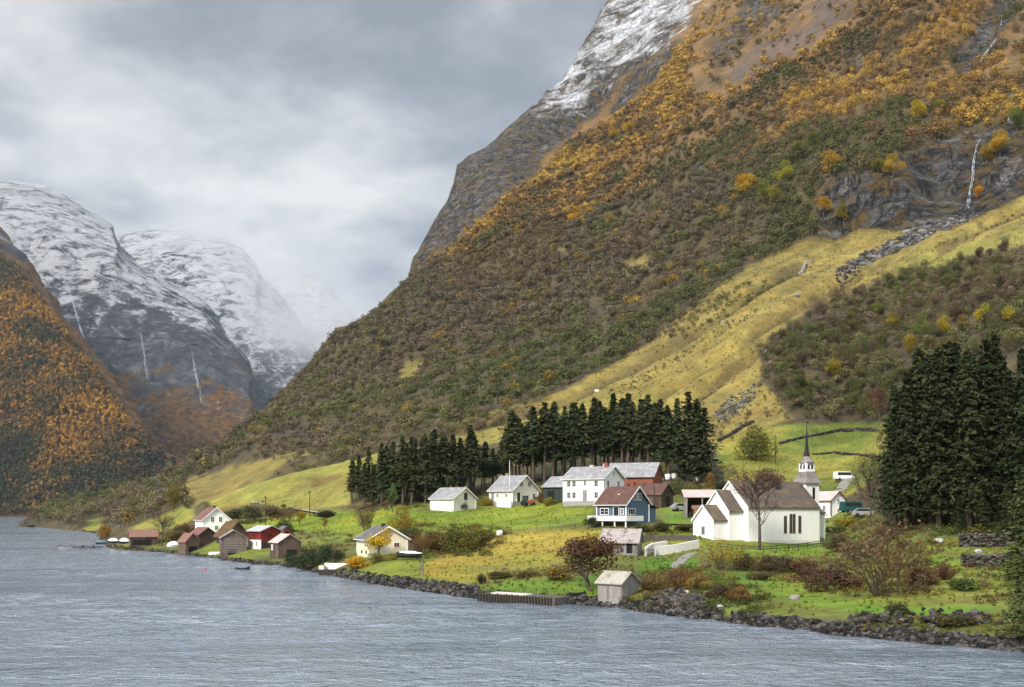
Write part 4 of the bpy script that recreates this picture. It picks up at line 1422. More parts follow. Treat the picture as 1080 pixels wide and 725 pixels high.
        (B, 'green nettle bush below the lower stone wall', 'bush', 'low', 0, 1018, 622, 606, 36, (0.085, 0.120, 0.034)),
        (B, 'dark olive bush among the shore rocks in the lower right', 'bush', 'low', 1, 1010, 660, 643, 36, (0.065, 0.065, 0.026)),
        (B, 'brown dry bush in front of the right-hand spruces', 'bush', 'low', 2, 938, 570, 553, 34, (0.115, 0.070, 0.045)),
        (B, 'tawny bush between the thorny bush and the church corner', 'bush', 'bush', 1, 905, 590, 566, 34, (0.15, 0.11, 0.045)),
        (B, 'small tawny bush on the slope right of the thorny bush', 'bush', 'low', 3, 968, 596, 582, 26, (0.19, 0.15, 0.04)),
    ]
    for nm, lab, catg, kind, v, x, b, t, wd, c in rows:
        by_px(nm, lab, catg, kind, v, x, b, t, wd, c, None, 0.35 if 'leaning' in lab else 0.0)
    # birches and rowans standing out on the mountainside, one by one
    rows = [
        (786, 216, 191, 24, GOLD, 'brightest golden birch at the lower edge of the cliffs, left of the green birches'), (806, 218, 196, 22, (0.17, 0.19, 0.03), 'green birch just right of the brightest golden birch'),
        (828, 202, 180, 20, (0.24, 0.24, 0.03), 'yellow green birch above and right of the golden birch on the cliff edge'), (818, 222, 203, 18, (0.20, 0.18, 0.03), 'olive birch below the two green birches at the cliff edge'),
        (877, 192, 170, 22, (0.42, 0.23, 0.025), 'orange birch at the top left of the dark cliff'), (872, 226, 208, 18, (0.36, 0.21, 0.025), 'golden birch growing low on the left end of the dark cliff'),
        (894, 238, 214, 14, (0.21, 0.16, 0.03), 'slim tawny birch hugging the foot of the dark cliff'), (941, 190, 170, 20, (0.36, 0.25, 0.025), 'yellow birch on top of the dark cliff, in its middle'),
        (928, 186, 172, 14, (0.20, 0.20, 0.03), 'yellow green birch on the cliff top left of the yellow one'), (967, 131, 114, 18, (0.50, 0.33, 0.02), 'bright yellow birch alone on the slope above the dark cliff'),
        (990, 128, 114, 13, (0.20, 0.20, 0.03), 'green birch a little right of the bright yellow lone birch'), (1009, 32, 19, 11, GOLD, 'small golden birch high on the slope left of the upper waterfall'),
        (1049, 166, 143, 24, (0.38, 0.25, 0.02), 'broad golden birch at the top of the tall waterfall'), (1036, 172, 158, 16, (0.30, 0.20, 0.025), 'tawny birch beside the lip of the tall waterfall'),
        (1071, 140, 118, 18, (0.12, 0.15, 0.03), 'green tree at the right edge above the golden birch'), (1033, 212, 199, 11, (0.46, 0.22, 0.02), 'little orange birch at the foot of the tall waterfall'),
        (857, 165, 146, 16, (0.11, 0.14, 0.03), 'dark green birch above the orange birch of the cliff'), (843, 176, 158, 15, (0.17, 0.16, 0.03), 'olive birch left of the dark green birch above the cliff'),
        (762, 236, 222, 14, (0.28, 0.20, 0.025), 'tawny birch at the upper edge of the bare wood'), (606, 240, 226, 14, GOLD, 'golden birch in the cluster in the middle of the bare wood, left one'),
        (621, 237, 222, 14, (0.40, 0.26, 0.025), 'golden birch in the cluster in the middle of the bare wood, right one'), (641, 243, 231, 12, (0.30, 0.20, 0.03), 'tawny birch right of the golden cluster in the bare wood'),
        (690, 232, 220, 12, (0.12, 0.14, 0.03), 'dark green tree standing in the bare wood below the cliffs'), (663, 150, 136, 13, (0.45, 0.30, 0.02), 'bright yellow birch in the golden belt below the upper cliff'),
        (648, 152, 137, 12, GOLD, 'golden birch left of the bright yellow one in the belt below the upper cliff'),
    ]
    for i, (x, b, t, wd, c, lab) in enumerate(rows):
        by_px('birch_tree', lab, 'birch', 'dense' if wd > 15 else 'round', i % 5, x, b + 2, t - 4, wd * 1.4, c)
    rows = [
        (925, 333, 316, 18, (0.16, 0.20, 0.03), 'bright green birch at the top of the thicket above the meadow'), (943, 350, 327, 24, (0.21, 0.19, 0.03), 'yellow olive birch in the thicket, left of the tall green one'),
        (971, 362, 330, 26, (0.12, 0.16, 0.035), 'tall green tree in the thicket above the right-hand spruces'), (961, 374, 352, 18, (0.33, 0.25, 0.03), 'yellow birch at the foot of the tall green tree in the thicket'),
        (996, 356, 332, 22, (0.34, 0.26, 0.03), 'yellow birch right of the tall green tree in the thicket'), (1036, 348, 320, 22, (0.37, 0.30, 0.025), 'bright yellow larch in the thicket above the spruce tops'),
        (1064, 346, 318, 20, (0.30, 0.26, 0.03), 'yellow larch at the right edge above the spruce tops'), (1014, 350, 332, 16, (0.24, 0.14, 0.03), 'rusty birch between the two bright yellow ones above the spruces'),
        (880, 402, 378, 22, (0.27, 0.22, 0.03), 'yellow topped olive tree in the left part of the thicket'), (848, 416, 399, 18, (0.40, 0.30, 0.025), 'bright yellow small birch at the left foot of the thicket'),
        (927, 444, 404, 28, (0.13, 0.072, 0.045), 'maroon bare tree at the lower edge of the thicket beside the spruces'),
    ]
    for i, (x, b, t, wd, c, lab) in enumerate(rows):
        by_px('larch_tree' if 'larch' in lab else 'birch_tree', lab, 'tree', 'slim' if 'larch' in lab else 'dense', i % 5, x, b, t, wd, c)
    # the thicket above the green meadow: grey brown and olive crowns, tree by tree
    r = np.random.default_rng(404)
    x, y, d = scatter(POLY_THICKET, 3.35, 405)
    k = x < 1110
    x, y, d = x[k], y[k], d[k]
    P = world(x, y, d)
    nz = fbm(P * 0.02, 3, 406)
    pal = [(0.100, 0.108, 0.038), (0.118, 0.110, 0.044), (0.128, 0.104, 0.056), (0.135, 0.104, 0.066), (0.120, 0.088, 0.062)]
    c = pick(r, pal, len(x), nz)
    low = seg_dist(x, y, [(806, 408), (838, 440), (860, 444), (935, 446)]) < 22
    order = np.argsort(d)
    n = 0
    for i in order:
        p = Vector(P[i])
        p.z -= 0.3
        h = r.uniform(4.5, 7.5)
        kind = ('round', 'dense', 'dense', 'twiggy')[r.integers(0, 4)]
        wd = {'round': 1.1, 'dense': 1.0, 'twiggy': 0.9}[kind]
        lab, grp = ('grey brown half bare tree at the lower edge of the thicket above the green meadow', 'trees along the lower edge of the thicket') if low[i] else \
            (('olive green bushy tree inside the thicket above the green meadow', 'olive trees in the thicket') if c[i][1] > c[i][0] * 0.92 else ('grey brown half bare tree inside the thicket above the green meadow', 'grey brown trees in the thicket'))
        plant('thicket_tree', lab, 'tree', LM(kind, int(r.integers(0, 5))), p, h, wd, tuple(c[i]), grp, 0.0, (1.2, 1.15, 1.1))
        n += 1
    print('thicket', n)


single_plants()

# ------------------------------------------------------------------ mesh builder for things made by hand
class MB:
    def __init__(s):
        s.v, s.f = [], []

    def poly(s, pts):
        o = len(s.v)
        s.v += [tuple(p) for p in pts]
        s.f.append(tuple(range(o, o + len(pts))))
        return s

    def hexa(s, p):
        """8 corners: bottom 0-3 counter-clockwise, top 4-7"""
        o = len(s.v)
        s.v += [tuple(q) for q in p]
        s.f += [tuple(o + i for i in q) for q in ((3, 2, 1, 0), (4, 5, 6, 7), (0, 1, 5, 4), (1, 2, 6, 5), (2, 3, 7, 6), (3, 0, 4, 7))]
        return s

    def box(s, x0, x1, y0, y1, z0, z1):
        return s.hexa([(x0, y0, z0), (x1, y0, z0), (x1, y1, z0), (x0, y1, z0), (x0, y0, z1), (x1, y0, z1), (x1, y1, z1), (x0, y1, z1)])

    def prism(s, prof, x0, x1):
        """profile in (y,z), counter-clockwise seen from +x, swept from x0 to x1"""
        n = len(prof)
        o = len(s.v)
        s.v += [(x0, y, z) for y, z in prof] + [(x1, y, z) for y, z in prof]
        s.f.append(tuple(o + i for i in reversed(range(n))))
        s.f.append(tuple(o + n + i for i in range(n)))
        for i in range(n):
            j = (i + 1) % n
            s.f.append((o + i, o + j, o + n + j, o + n + i))
        return s

    def beam(s, a, b, w_, h=None):
        """square bar from a to b"""
        a, b = Vector(a), Vector(b)
        d = (b - a).normalized()
        up = Vector((0, 0, 1)) if abs(d.z) < 0.95 else Vector((1, 0, 0))
        x = d.cross(up).normalized() * (w_ / 2)
        y = x.cross(d).normalized() * ((h or w_) / 2)
        return s.hexa([a - x - y, a + x - y, a + x + y, a - x + y, b - x - y, b + x - y, b + x + y, b - x + y])

    def tube(s, pts, rad, sides=8, cap=True):
        V, Fq = tube_arr(pts, rad, sides)
        o = len(s.v)
        s.v += [tuple(p) for p in V]
        s.f += [tuple(int(i) + o for i in q) for q in Fq]
        if cap:
            s.f.append(tuple(o + i for i in range(sides)))
            s.f.append(tuple(o + len(V) - sides + i for i in reversed(range(sides))))
        return s

    def cone(s, c, levels, sides=4, rot=0.0):
        """stacked rings (z, half width); closed top and bottom; sides=4 gives a square tower roof"""
        o = len(s.v)
        for z, r in levels:
            for k in range(sides):
                a = rot + 2 * math.pi * (k + 0.5) / sides
                q = r / math.cos(math.pi / sides)
                s.v.append((c[0] + q * math.cos(a), c[1] + q * math.sin(a), c[2] + z))
        for i in range(len(levels) - 1):
            for k in range(sides):
                k2 = (k + 1) % sides
                s.f.append((o + i * sides + k, o + i * sides + k2, o + (i + 1) * sides + k2, o + (i + 1) * sides + k))
        s.f.append(tuple(o + k for k in reversed(range(sides))))
        s.f.append(tuple(o + (len(levels) - 1) * sides + k for k in range(sides)))
        return s

    def build(s, name, mat, parent=None, smooth=False, loc=None, rot=None, fix=True):
        me = bpy.data.meshes.new(name)
        me.from_pydata(s.v, [], s.f)
        if fix:
            bm = bmesh.new()
            bm.from_mesh(me)
            bmesh.ops.recalc_face_normals(bm, faces=bm.faces)
            bm.to_mesh(me)
            bm.free()
        if smooth:
            me.polygons.foreach_set('use_smooth', [True] * len(me.polygons))
        me.materials.append(mat)
        return link(name, me, None, parent, None, loc, rot)


def P_(name, *a, **k):
    return mat_plain(name, *a, **k)


SV = (1.0, 1.0, 0.12)       # streaks run down the boards
M = {
    'white': P_('white_painted_boards', (0.84, 0.835, 0.82), 0.55, 0.06, 3.0, SV, col2=(0.76, 0.745, 0.71), mixscale=0.6, mixlo=0.56, mixhi=0.8),
    'trim': P_('white_trim', (0.80, 0.80, 0.78), 0.5, 0.05),
    'cream': P_('cream_boards', (0.72, 0.68, 0.57), 0.6, 0.08, 3.0, SV),
    'yellow': P_('pale_yellow_boards', (0.74, 0.68, 0.50), 0.6, 0.08, 3.0, SV),
    'blue': P_('blue_boards', (0.085, 0.135, 0.19), 0.6, 0.12, 3.0, SV),
    'red': P_('red_boards', (0.19, 0.022, 0.020), 0.65, 0.2, 3.0, SV, col2=(0.10, 0.018, 0.016)),
    'barnred': P_('faded_red_boards', (0.22, 0.075, 0.050), 0.7, 0.15, 3.0, SV, col2=(0.25, 0.07, 0.045)),
    'greenwall': P_('dark_green_boards', (0.028, 0.044, 0.036), 0.7, 0.2, 3.0, SV),
    'darkwood': P_('tarred_boards', (0.055, 0.040, 0.030), 0.8, 0.35, 4.0, SV, col2=(0.115, 0.080, 0.058), bumps=0.02),
    'greywood': P_('weathered_grey_boards', (0.24, 0.225, 0.215), 0.85, 0.25, 5.0, SV, col2=(0.15, 0.135, 0.125), bumps=0.02),
    'brownwood': P_('weathered_brown_boards', (0.115, 0.082, 0.062), 0.85, 0.35, 5.0, SV, col2=(0.065, 0.047, 0.038), bumps=0.02),
    'slate': P_('grey_slate', (0.20, 0.20, 0.21), 0.55, 0.25, 2.5, (1, 1, 1), col2=(0.34, 0.34, 0.34), mixscale=0.9, mixlo=0.45, mixhi=0.7, bumps=0.02),
    'darkslate': P_('dark_slate', (0.085, 0.082, 0.085), 0.55, 0.22, 2.5, col2=(0.15, 0.14, 0.135), bumps=0.02),
    'churchroof': P_('mossy_dark_slate', (0.085, 0.068, 0.056), 0.65, 0.3, 2.2, col2=(0.135, 0.105, 0.055), mixscale=0.55, bumps=0.03),
    'lead': P_('grey_shingles', (0.22, 0.205, 0.195), 0.6, 0.2, 3.0, col2=(0.13, 0.12, 0.115)),
    'spire': P_('black_tarred_spire', (0.022, 0.021, 0.022), 0.5, 0.25, 3.0),
    'brownroof': P_('brown_tiles', (0.085, 0.042, 0.034), 0.6, 0.2, 4.0, col2=(0.12, 0.062, 0.048)),
    'redroof': P_('dusty_red_tiles', (0.165, 0.080, 0.066), 0.65, 0.2, 3.0, col2=(0.115, 0.058, 0.050)),
    'rustroof': P_('rusty_sheet_roof', (0.185, 0.105, 0.085), 0.6, 0.25, 1.6, col2=(0.20, 0.072, 0.045), mixscale=0.5),
    'pinkroof': P_('pale_pinkish_sheet_roof', (0.44, 0.35, 0.335), 0.5, 0.12, 2.0, col2=(0.50, 0.43, 0.42)),
    'palegrey': P_('pale_grey_sheet_roof', (0.36, 0.37, 0.39), 0.45, 0.1, 2.0, col2=(0.38, 0.38, 0.39)),
    'mossroof': P_('lichen_grey_slate_roof', (0.34, 0.325, 0.28), 0.75, 0.2, 3.0, col2=(0.21, 0.20, 0.15), mixscale=0.8, bumps=0.02),
    'turf': P_('brown_turf_roof', (0.115, 0.070, 0.034), 0.95, 0.35, 2.5, col2=(0.06, 0.04, 0.022), bumps=0.06),
    'shedroof': P_('old_mixed_slate_roof', (0.31, 0.275, 0.27), 0.7, 0.35, 2.6, col2=(0.16, 0.12, 0.11), mixscale=1.0, bumps=0.03),
    'glass': P_('window_glass', (0.020, 0.024, 0.028), 0.12, 0.1, spec=0.5),
    'curtain': P_('red_curtain_glass', (0.13, 0.028, 0.022), 0.3, 0.2),
    'dark': P_('dark_opening', (0.012, 0.011, 0.010), 0.9, 0.2),
    'door': P_('grey_door', (0.22, 0.23, 0.25), 0.6, 0.1),
    'brick': P_('red_brick', (0.22, 0.065, 0.045), 0.85, 0.25, 6.0),
    'soot': P_('dark_chimney', (0.045, 0.040, 0.040), 0.85, 0.25),
    'concrete': P_('pale_concrete', (0.52, 0.50, 0.46), 0.85, 0.12, 1.2, col2=(0.40, 0.38, 0.34)),
    'foundation': P_('grey_foundation', (0.30, 0.285, 0.265), 0.9, 0.2, 2.0),
    'limewash': P_('limewashed_wall', (0.72, 0.70, 0.65), 0.8, 0.08, 1.0, col2=(0.56, 0.52, 0.45), mixlo=0.55, mixhi=0.8),
    'iron': P_('dark_iron', (0.030, 0.030, 0.032), 0.6, 0.2),
    'pole': P_('creosoted_pole', (0.060, 0.048, 0.040), 0.85, 0.25, 3.0, SV),
    'post': P_('grey_fence_post', (0.13, 0.11, 0.09), 0.9, 0.25, 3.0, SV),
    'wire': P_('galvanised_wire', (0.22, 0.22, 0.22), 0.5, 0.1),
    'plastic': P_('white_wrap', (0.76, 0.77, 0.78), 0.35, 0.06, 2.0),
    'hullwhite': P_('white_hull', (0.70, 0.71, 0.71), 0.35, 0.06),
    'hulldark': P_('dark_hull', (0.030, 0.034, 0.040), 0.4, 0.15),
    'tarpblue': P_('blue_tarpaulin', (0.115, 0.18, 0.24), 0.55, 0.12),
    'buoy': P_('red_buoy', (0.40, 0.035, 0.03), 0.4, 0.1),
    'tractorgreen': P_('green_paint', (0.020, 0.075, 0.045), 0.4, 0.1),
    'tractorred': P_('red_paint', (0.30, 0.035, 0.025), 0.4, 0.1),
    'rubber': P_('black_rubber', (0.018, 0.018, 0.018), 0.9, 0.1),
    'cargrey': P_('silver_car_paint', (0.34, 0.35, 0.36), 0.3, 0.05, metal=0.3),
    'carteal': P_('dark_teal_car_paint', (0.015, 0.075, 0.075), 0.3, 0.05),
    'carwhite': P_('white_car_paint', (0.74, 0.75, 0.76), 0.3, 0.04),
    'gravel': P_('gravel', (0.20, 0.185, 0.17), 0.95, 0.25, 3.0),
    'asphaltpale': P_('pale_road', (0.34, 0.32, 0.29), 0.95, 0.12, 0.8),
    'wetwood': P_('wet_pier_timber', (0.026, 0.022, 0.018), 0.7, 0.35, 3.0, SV),
    'foam': P_('falling_water', (0.30, 0.33, 0.37), 0.6, 0.25, 0.4),
    'stove': P_('stone_cellar', (0.10, 0.085, 0.075), 0.95, 0.4, 3.0),
    'clay': P_('orange_hay', (0.30, 0.16, 0.08), 0.95, 0.3, 3.0),
}


class House:
    """a gabled building: local x along the ridge, -y the long side towards the fjord, z=0 at the ground floor"""

    def __init__(s, name, label, cat_, px, py, rot, L, Wd, eave, ridge, wall, roof, over=0.35, sink=1.2, trim=None, group=None, thick=0.14, gable_over=None, d=None, foundation=0.0):
        p = at(px, py, d)
        s.o = empty(name, p, R(rot))
        tag(s.o, label, cat_, group)
        s.L, s.W, s.e, s.r = L, Wd, eave, ridge
        h = Wd / 2
        m = MB().prism([(-h, -sink), (h, -sink), (h, eave), (0, ridge), (-h, eave)], -L / 2, L / 2)
        s.wall = m.build('wall', M[wall], s.o)
        sl = (ridge - eave) / h
        go = over if gable_over is None else gable_over
        e0 = eave - over * sl
        u = 0.02
        prof = [(-h - over, e0 + u), (0, ridge + u), (h + over, e0 + u), (h + over, e0 + u + thick), (0, ridge + u + thick * 1.15), (-h - over, e0 + u + thick)]
        # a chevron swept along the ridge, as two slabs butted at the ridge
        m = MB()
        m.prism([prof[0], prof[1], prof[4], prof[5]], -L / 2 - go, L / 2 + go)
        m.prism([prof[1], prof[2], prof[3], prof[4]], -L / 2 - go, L / 2 + go)
        bmv = m.build('roof', M[roof], s.o, fix=True)
        s.roof = bmv
        s.sl, s.over, s.go, s.thick = sl, over, go, thick
        if foundation:
            g = 0.03
            MB().box(-L / 2 - g, L / 2 + g, -h - g, h + g, -sink - 0.1, foundation).build('foundation', M['foundation'], s.o)
        if trim:
            for sx in (-1, 1):
                m = MB()
                x0 = sx * (L / 2 + go)
                xa, xb = (x0, x0 + 0.05) if sx > 0 else (x0 - 0.05, x0)
                w_ = 0.22
                m.prism([(-h - over, e0 + u + thick + 0.02), (-h - over, e0 + u + thick + 0.02 - w_), (0, ridge + u + thick - w_), (0, ridge + u + thick * 1.15 + 0.02)], xa, xb)
                m.prism([(0, ridge + u + thick - w_), (h + over, e0 + u + thick + 0.02 - w_), (h + over, e0 + u + thick + 0.02), (0, ridge + u + thick * 1.15 + 0.02)], xa, xb)
                m.build('bargeboard', M[trim], s.o)
            m = MB()
            for sx in (-1, 1):
                for sy in (-1, 1):
                    x, y = sx * (L / 2), sy * h
                    m.box(x - 0.09, x + 0.09, y - 0.09, y + 0.09, 0.0, eave - 0.05)
            m.build('corner_boards', M[trim], s.o)
            if over > 0.1:
                MB().box(-L / 2 - go + 0.06, L / 2 + go - 0.06, -h - over - 0.09, -h - over - 0.01, e0 + u, e0 + u + 0.10).build('gutter', M[trim], s.o)

    def _face(s, face, u, z, w_, h, t0, t1):
        """box lying on a wall: u along the wall, z centre, from t0 to t1 outwards"""
        if face == 'front':
            y = -s.W / 2
            return (u - w_ / 2, u + w_ / 2, y - t1, y - t0, z - h / 2, z + h / 2)
        if face == 'back':
            y = s.W / 2
            return (u - w_ / 2, u + w_ / 2, y + t0, y + t1, z - h / 2, z + h / 2)
        if face == 'right':
            x = s.L / 2
            return (x + t0, x + t1, u - w_ / 2, u + w_ / 2, z - h / 2, z + h / 2)
        x = -s.L / 2
        return (x - t1, x - t0, u - w_ / 2, u + w_ / 2, z - h / 2, z + h / 2)

    def window(s, face, u, z, w_=0.9, h=1.1, frame='trim', pane='glass', nx=2, ny=2, fw=0.10):
        m = MB()
        m.box(*s._face(face, u - w_ / 2 + fw / 2, z, fw, h, -0.02, 0.07))
        m.box(*s._face(face, u + w_ / 2 - fw / 2, z, fw, h, -0.02, 0.07))
        m.box(*s._face(face, u, z + h / 2 - fw / 2, w_ - 2 * fw, fw, -0.02, 0.07))
        m.box(*s._face(face, u, z - h / 2 + fw / 2, w_ - 2 * fw, fw, -0.02, 0.08))
        for i in range(1, nx):
            m.box(*s._face(face, u - w_ / 2 + w_ * i / nx, z, 0.05, h - 2 * fw, 0.0, 0.055))
        for i in range(1, ny):
            for k in range(nx):
                m.box(*s._face(face, u - w_ / 2 + w_ * (k + 0.5) / nx, z - h / 2 + h * i / ny, (w_ - 2 * fw) / nx - 0.06, 0.035, 0.0, 0.05))
        f = m.build('window', M[frame], s.o)
        MB().box(*s._face(face, u, z, w_ - fw, h - fw, -0.01, 0.03)).build('pane', M[pane], f)
        return f

    def opening(s, face, u, z0, w_, h, mat='dark', name='doorway'):
        return MB().box(*s._face(face, u, z0 + h / 2, w_, h, -0.05, 0.03)).build(name, M[mat], s.o)

    def door(s, face, u, z0=0.0, w_=0.9, h=2.0, mat='door', frame='trim'):
        m = MB().box(*s._face(face, u, z0 + h / 2, w_, h, -0.02, 0.05))
        d = m.build('door', M[mat], s.o)
        m = MB()
        for sx in (-1, 1):
            m.box(*s._face(face, u + sx * (w_ / 2 + 0.06), z0 + h / 2, 0.10, h + 0.1, -0.02, 0.07))
        m.box(*s._face(face, u, z0 + h + 0.10, w_ + 0.24, 0.10, -0.02, 0.08))
        m.build('door_frame', M[frame], d)
        MB().box(*s._face(face, u + w_ * 0.36, z0 + 1.0, 0.06, 0.12, 0.05, 0.10)).build('handle', M['iron'], d)
        return d

    def chimney(s, x, y=0.0, w_=0.55, up=0.8, mat='brick'):
        zr = s.r - abs(y) * s.sl
        m = MB().box(x - w_ / 2, x + w_ / 2, y - w_ / 2, y + w_ / 2, zr - 0.6, zr + up)
        m.box(x - w_ / 2 - 0.06, x + w_ / 2 + 0.06, y - w_ / 2 - 0.06, y + w_ / 2 + 0.06, zr + up + 0.003, zr + up + 0.12)
        return m.build('chimney', M[mat], s.roof)

    def boards(s, face, n, w_, h, z0, mat):
        """upright cover strips on a boarded wall"""
        m = MB()
        ln = s.L if face in ('front', 'back') else s.W
        for i in range(n):
            u = -ln / 2 + ln * (i + 0.5) / n
            m.box(*s._face(face, u, z0 + h / 2, w_, h, -0.01, 0.025))
        return m.build('cover_strips', M[mat], s.o)


def buildings():
    # --- houses on the terrace under the spruces
    h = House('farmhouse', 'big white two storey farmhouse with a grey slate roof under the spruces', 'house', 626, 530.5, -35, 9.2, 8.0, 4.8, 7.1, 'white', 'slate', 0.4, 1.5, 'trim', foundation=0.35)
    for u in (-3.3, -2.1, 3.0):
        h.window('front', u, 3.75, 0.95, 1.25)
        h.window('front', u, 1.5, 0.95, 1.3)
    h.window('front', 0.4, 3.85, 0.7, 1.1)
    h.door('front', 0.4, 0.35, 1.0, 2.1)
    for u in (-2.2, 1.9):
        h.window('right', u, 3.75, 0.95, 1.25)
        h.window('right', u, 1.5, 0.95, 1.25)
    h.window('right', 0.0, 5.7, 0.6, 1.0, nx=1)
    h.chimney(3.1, 0, 0.75, 0.75)
    h.chimney(-0.3, 0, 0.7, 0.35, 'concrete')

    h = House('barn', 'long faded red barn with a pale grey roof behind the white farmhouse', 'barn', 666, 522, -24, 11.5, 7.0, 3.9, 6.6, 'barnred', 'slate', 0.5, 2.0)
    h.opening('front', 3.5, 0, 2.4, 2.4, 'brownwood', 'door')
    h.window('front', 0.5, 2.0, 0.8, 0.8, 'barnred')
    h = House('dark_barn', 'dark green barn half hidden at the left of the white farmhouse', 'barn', 593, 528, -38, 5.0, 6.5, 2.9, 4.9, 'greenwall', 'slate', 0.4, 1.5)
    h.opening('front', -0.6, 0, 1.8, 2.0)
    h = House('shed', 'dark brown shed with a mossy roof right behind the blue house', 'shed', 693, 534, -40, 4.6, 4.4, 2.3, 4.2, 'darkwood', 'brownroof', 0.3, 1.5)
    h.opening('right', 0.2, 0, 1.2, 1.8)
    h.boards('right', 9, 0.06, 2.2, 0.0, 'brownwood')

    h = House('house', 'cream house with a grey roof and a flagpole standing in front', 'house', 542, 530.5, -45, 7.2, 8.0, 2.8, 5.9, 'cream', 'slate', 0.45, 1.2, 'trim', foundation=0.3)
    h.window('right', -1.3, 4.1, 1.0, 1.2)
    h.window('right', 1.2, 4.1, 1.0, 1.2)
    h.window('right', 2.6, 1.5, 1.2, 1.2)
    h.door('right', -2.2, 0.2, 0.9, 2.0, 'glass')
    h.door('front', -2.6, 0.2, 0.9, 2.0, 'door')
    h.window('front', -1.1, 1.6, 0.8, 0.9)
    h.window('front', 1.7, 1.6, 0.8, 0.9)
    h.chimney(1.6, 0.5, 0.6, 0.8, 'soot')
    h.chimney(-2.4, 0.3, 0.35, 0.8, 'palegrey')
    # a shallow lean-to on the far gable slope
    MB().prism([(4.05, -1.0), (5.6, -1.0), (5.6, 1.5), (4.05, 2.3)], -2.0, 3.2).build('lean_to', M['cream'], h.o)
    MB().prism([(3.9, 2.45), (5.9, 1.45), (5.9, 1.58), (3.9, 2.58)], -2.3, 3.5).build('lean_to_roof', M['darkslate'], h.o)

    h = House('garage', 'small cream garage with a grey roof at the left end of the green field', 'garage', 478, 537, -42, 7.0, 6.8, 2.3, 4.5, 'cream', 'slate', 0.4, 1.2, 'trim')
    h.opening('front', -2.0, 0, 2.4, 2.0, 'trim', 'garage_door')
    h.window('right', 0.3, 2.7, 1.0, 1.5, 'brownwood')

    # --- the blue house with its veranda
    h = House('house', 'blue house with a brown roof, white trim and a long white balcony', 'house', 657, 551, -42, 6.0, 6.4, 3.1, 5.8, 'blue', 'brownroof', 0.4, 1.8, 'trim', foundation=-0.35)
    h.window('right', -0.75, 4.2, 0.95, 1.15, nx=2, ny=2)
    h.window('right', 0.5, 4.2, 0.95, 1.15, nx=2, ny=2)
    h.window('right', -1.7, 1.75, 2.0, 1.1, nx=3, ny=1)
    h.window('front', -1.4, 1.8, 1.8, 1.1, nx=2, ny=2)
    h.door('front', 1.0, 0.5, 1.0, 2.0, 'glass')
    h.window('front', 2.2, 1.8, 0.7, 1.0)
    h.chimney(2.0, 0.2, 0.55, 0.9, 'brick')
    h.chimney(0.4, -1.5, 0.25, 0.02, 'trim')
    m = MB()
    y0, y1, x0, x1 = -5.0, -3.35, -3.4, 4.3
    m.box(x0, x1, y0, y1, 0.33, 0.45)
    m.box(3.1, 4.3, y1 + 0.003, -0.3, 0.33, 0.45)
    m.build('balcony_floor', M['greywood'], h.o)
    m = MB().box(x0, x1, y0 - 0.08, y0, 0.25, 1.1).box(x0 - 0.08, x0 - 0.003, y0 - 0.08, y1, 0.25, 1.1).box(x1 + 0.003, x1 + 0.083, y0 - 0.08, -0.3, 0.25, 1.1)
    m.build('balcony_parapet', M['trim'], h.o)
    for px_ in (-3.1, -0.6, 1.9, 4.1):
        MB().box(px_ - 0.1, px_ + 0.1, y0 + 0.1, y0 + 0.3, -2.6, 0.327).build('balcony_post', M['trim'], h.o)
    MB().box(-2.9, 2.9, -3.32, -3.235, -2.2, 0.2).build('cellar_wall', M['stove'], h.o)
    MB().box(-2.0, 2.9, 3.24, 5.3, -1.5, 2.3).build('annex', M['blue'], h.o)
    MB().prism([(3.15, 3.2), (5.75, 2.25), (5.75, 2.38), (3.15, 3.33)], -2.3, 3.2).build('annex_roof', M['brownroof'], h.o)

    # --- the church
    chx, chy, rot = 789.4, 571.5, 27.0
    near = at(chx, chy)                       # near corner of the nave
    ca, sa = math.cos(R(rot)), math.sin(R(rot))
    L, Wd, ev, rg = 14.2, 9.0, 5.2, 9.15
    zb = 10 - 33.0 / F * near.y
    ctr = Vector((near.x + ca * L / 2 - sa * Wd / 2, near.y + sa * L / 2 + ca * Wd / 2, zb))
    class _H(House):
        pass
    c = House.__new__(House)
    def part_house(x0, x1, hw, ev_, rg_, sink, over=0.25, name='wall', go=0.2):
        m = MB().prism([(-hw, -sink), (hw, -sink), (hw, ev_), (0, rg_), (-hw, ev_)], x0, x1)
        wl = m.build(name, M['white'], c.o)
        sl = (rg_ - ev_) / hw
        e0 = ev_ - over * sl
        th = 0.16
        m = MB()
        m.prism([(-hw - over, e0 + 0.02), (0, rg_ + 0.02), (0, rg_ + 0.02 + th), (-hw - over, e0 + 0.02 + th)], x0 - go, x1)
        m.prism([(0, rg_ + 0.02), (hw + over, e0 + 0.02), (hw + over, e0 + 0.02 + th), (0, rg_ + 0.02 + th)], x0 - go, x1)
        rf = m.build('roof', M['churchroof'], c.o)
        m = MB()
        xa, xb = x0 - go - 0.06, x0 - go - 0.003
        for sg in (-1, 1):
            a, b = [(sg * (hw + over), e0 + th + 0.05), (0, rg_ + th + 0.06)]
            m.prism([a, (a[0], a[1] - 0.36), (0, b[1] - 0.36), b] if sg < 0 else [b, (0, b[1] - 0.36), (a[0], a[1] - 0.36), a], xa, xb)
        m.build('bargeboard', M['trim'], c.o)
        return wl, rf
    c.o = empty('church', ctr, R(rot))
    tag(c.o, 'white wooden church with a dark roof and a black spire', 'church')
    c.L, c.W, c.e, c.r, c.sl = L, Wd, ev, rg, (rg - ev) / (Wd / 2)
    c.wall, c.roof = part_house(-L / 2, L / 2, Wd / 2, ev, rg, 1.5)
    part_house(-L / 2 - 2.6, -L / 2 - 0.003, 3.15, 4.6, 7.7, 1.5, 0.25, 'choir_wall')
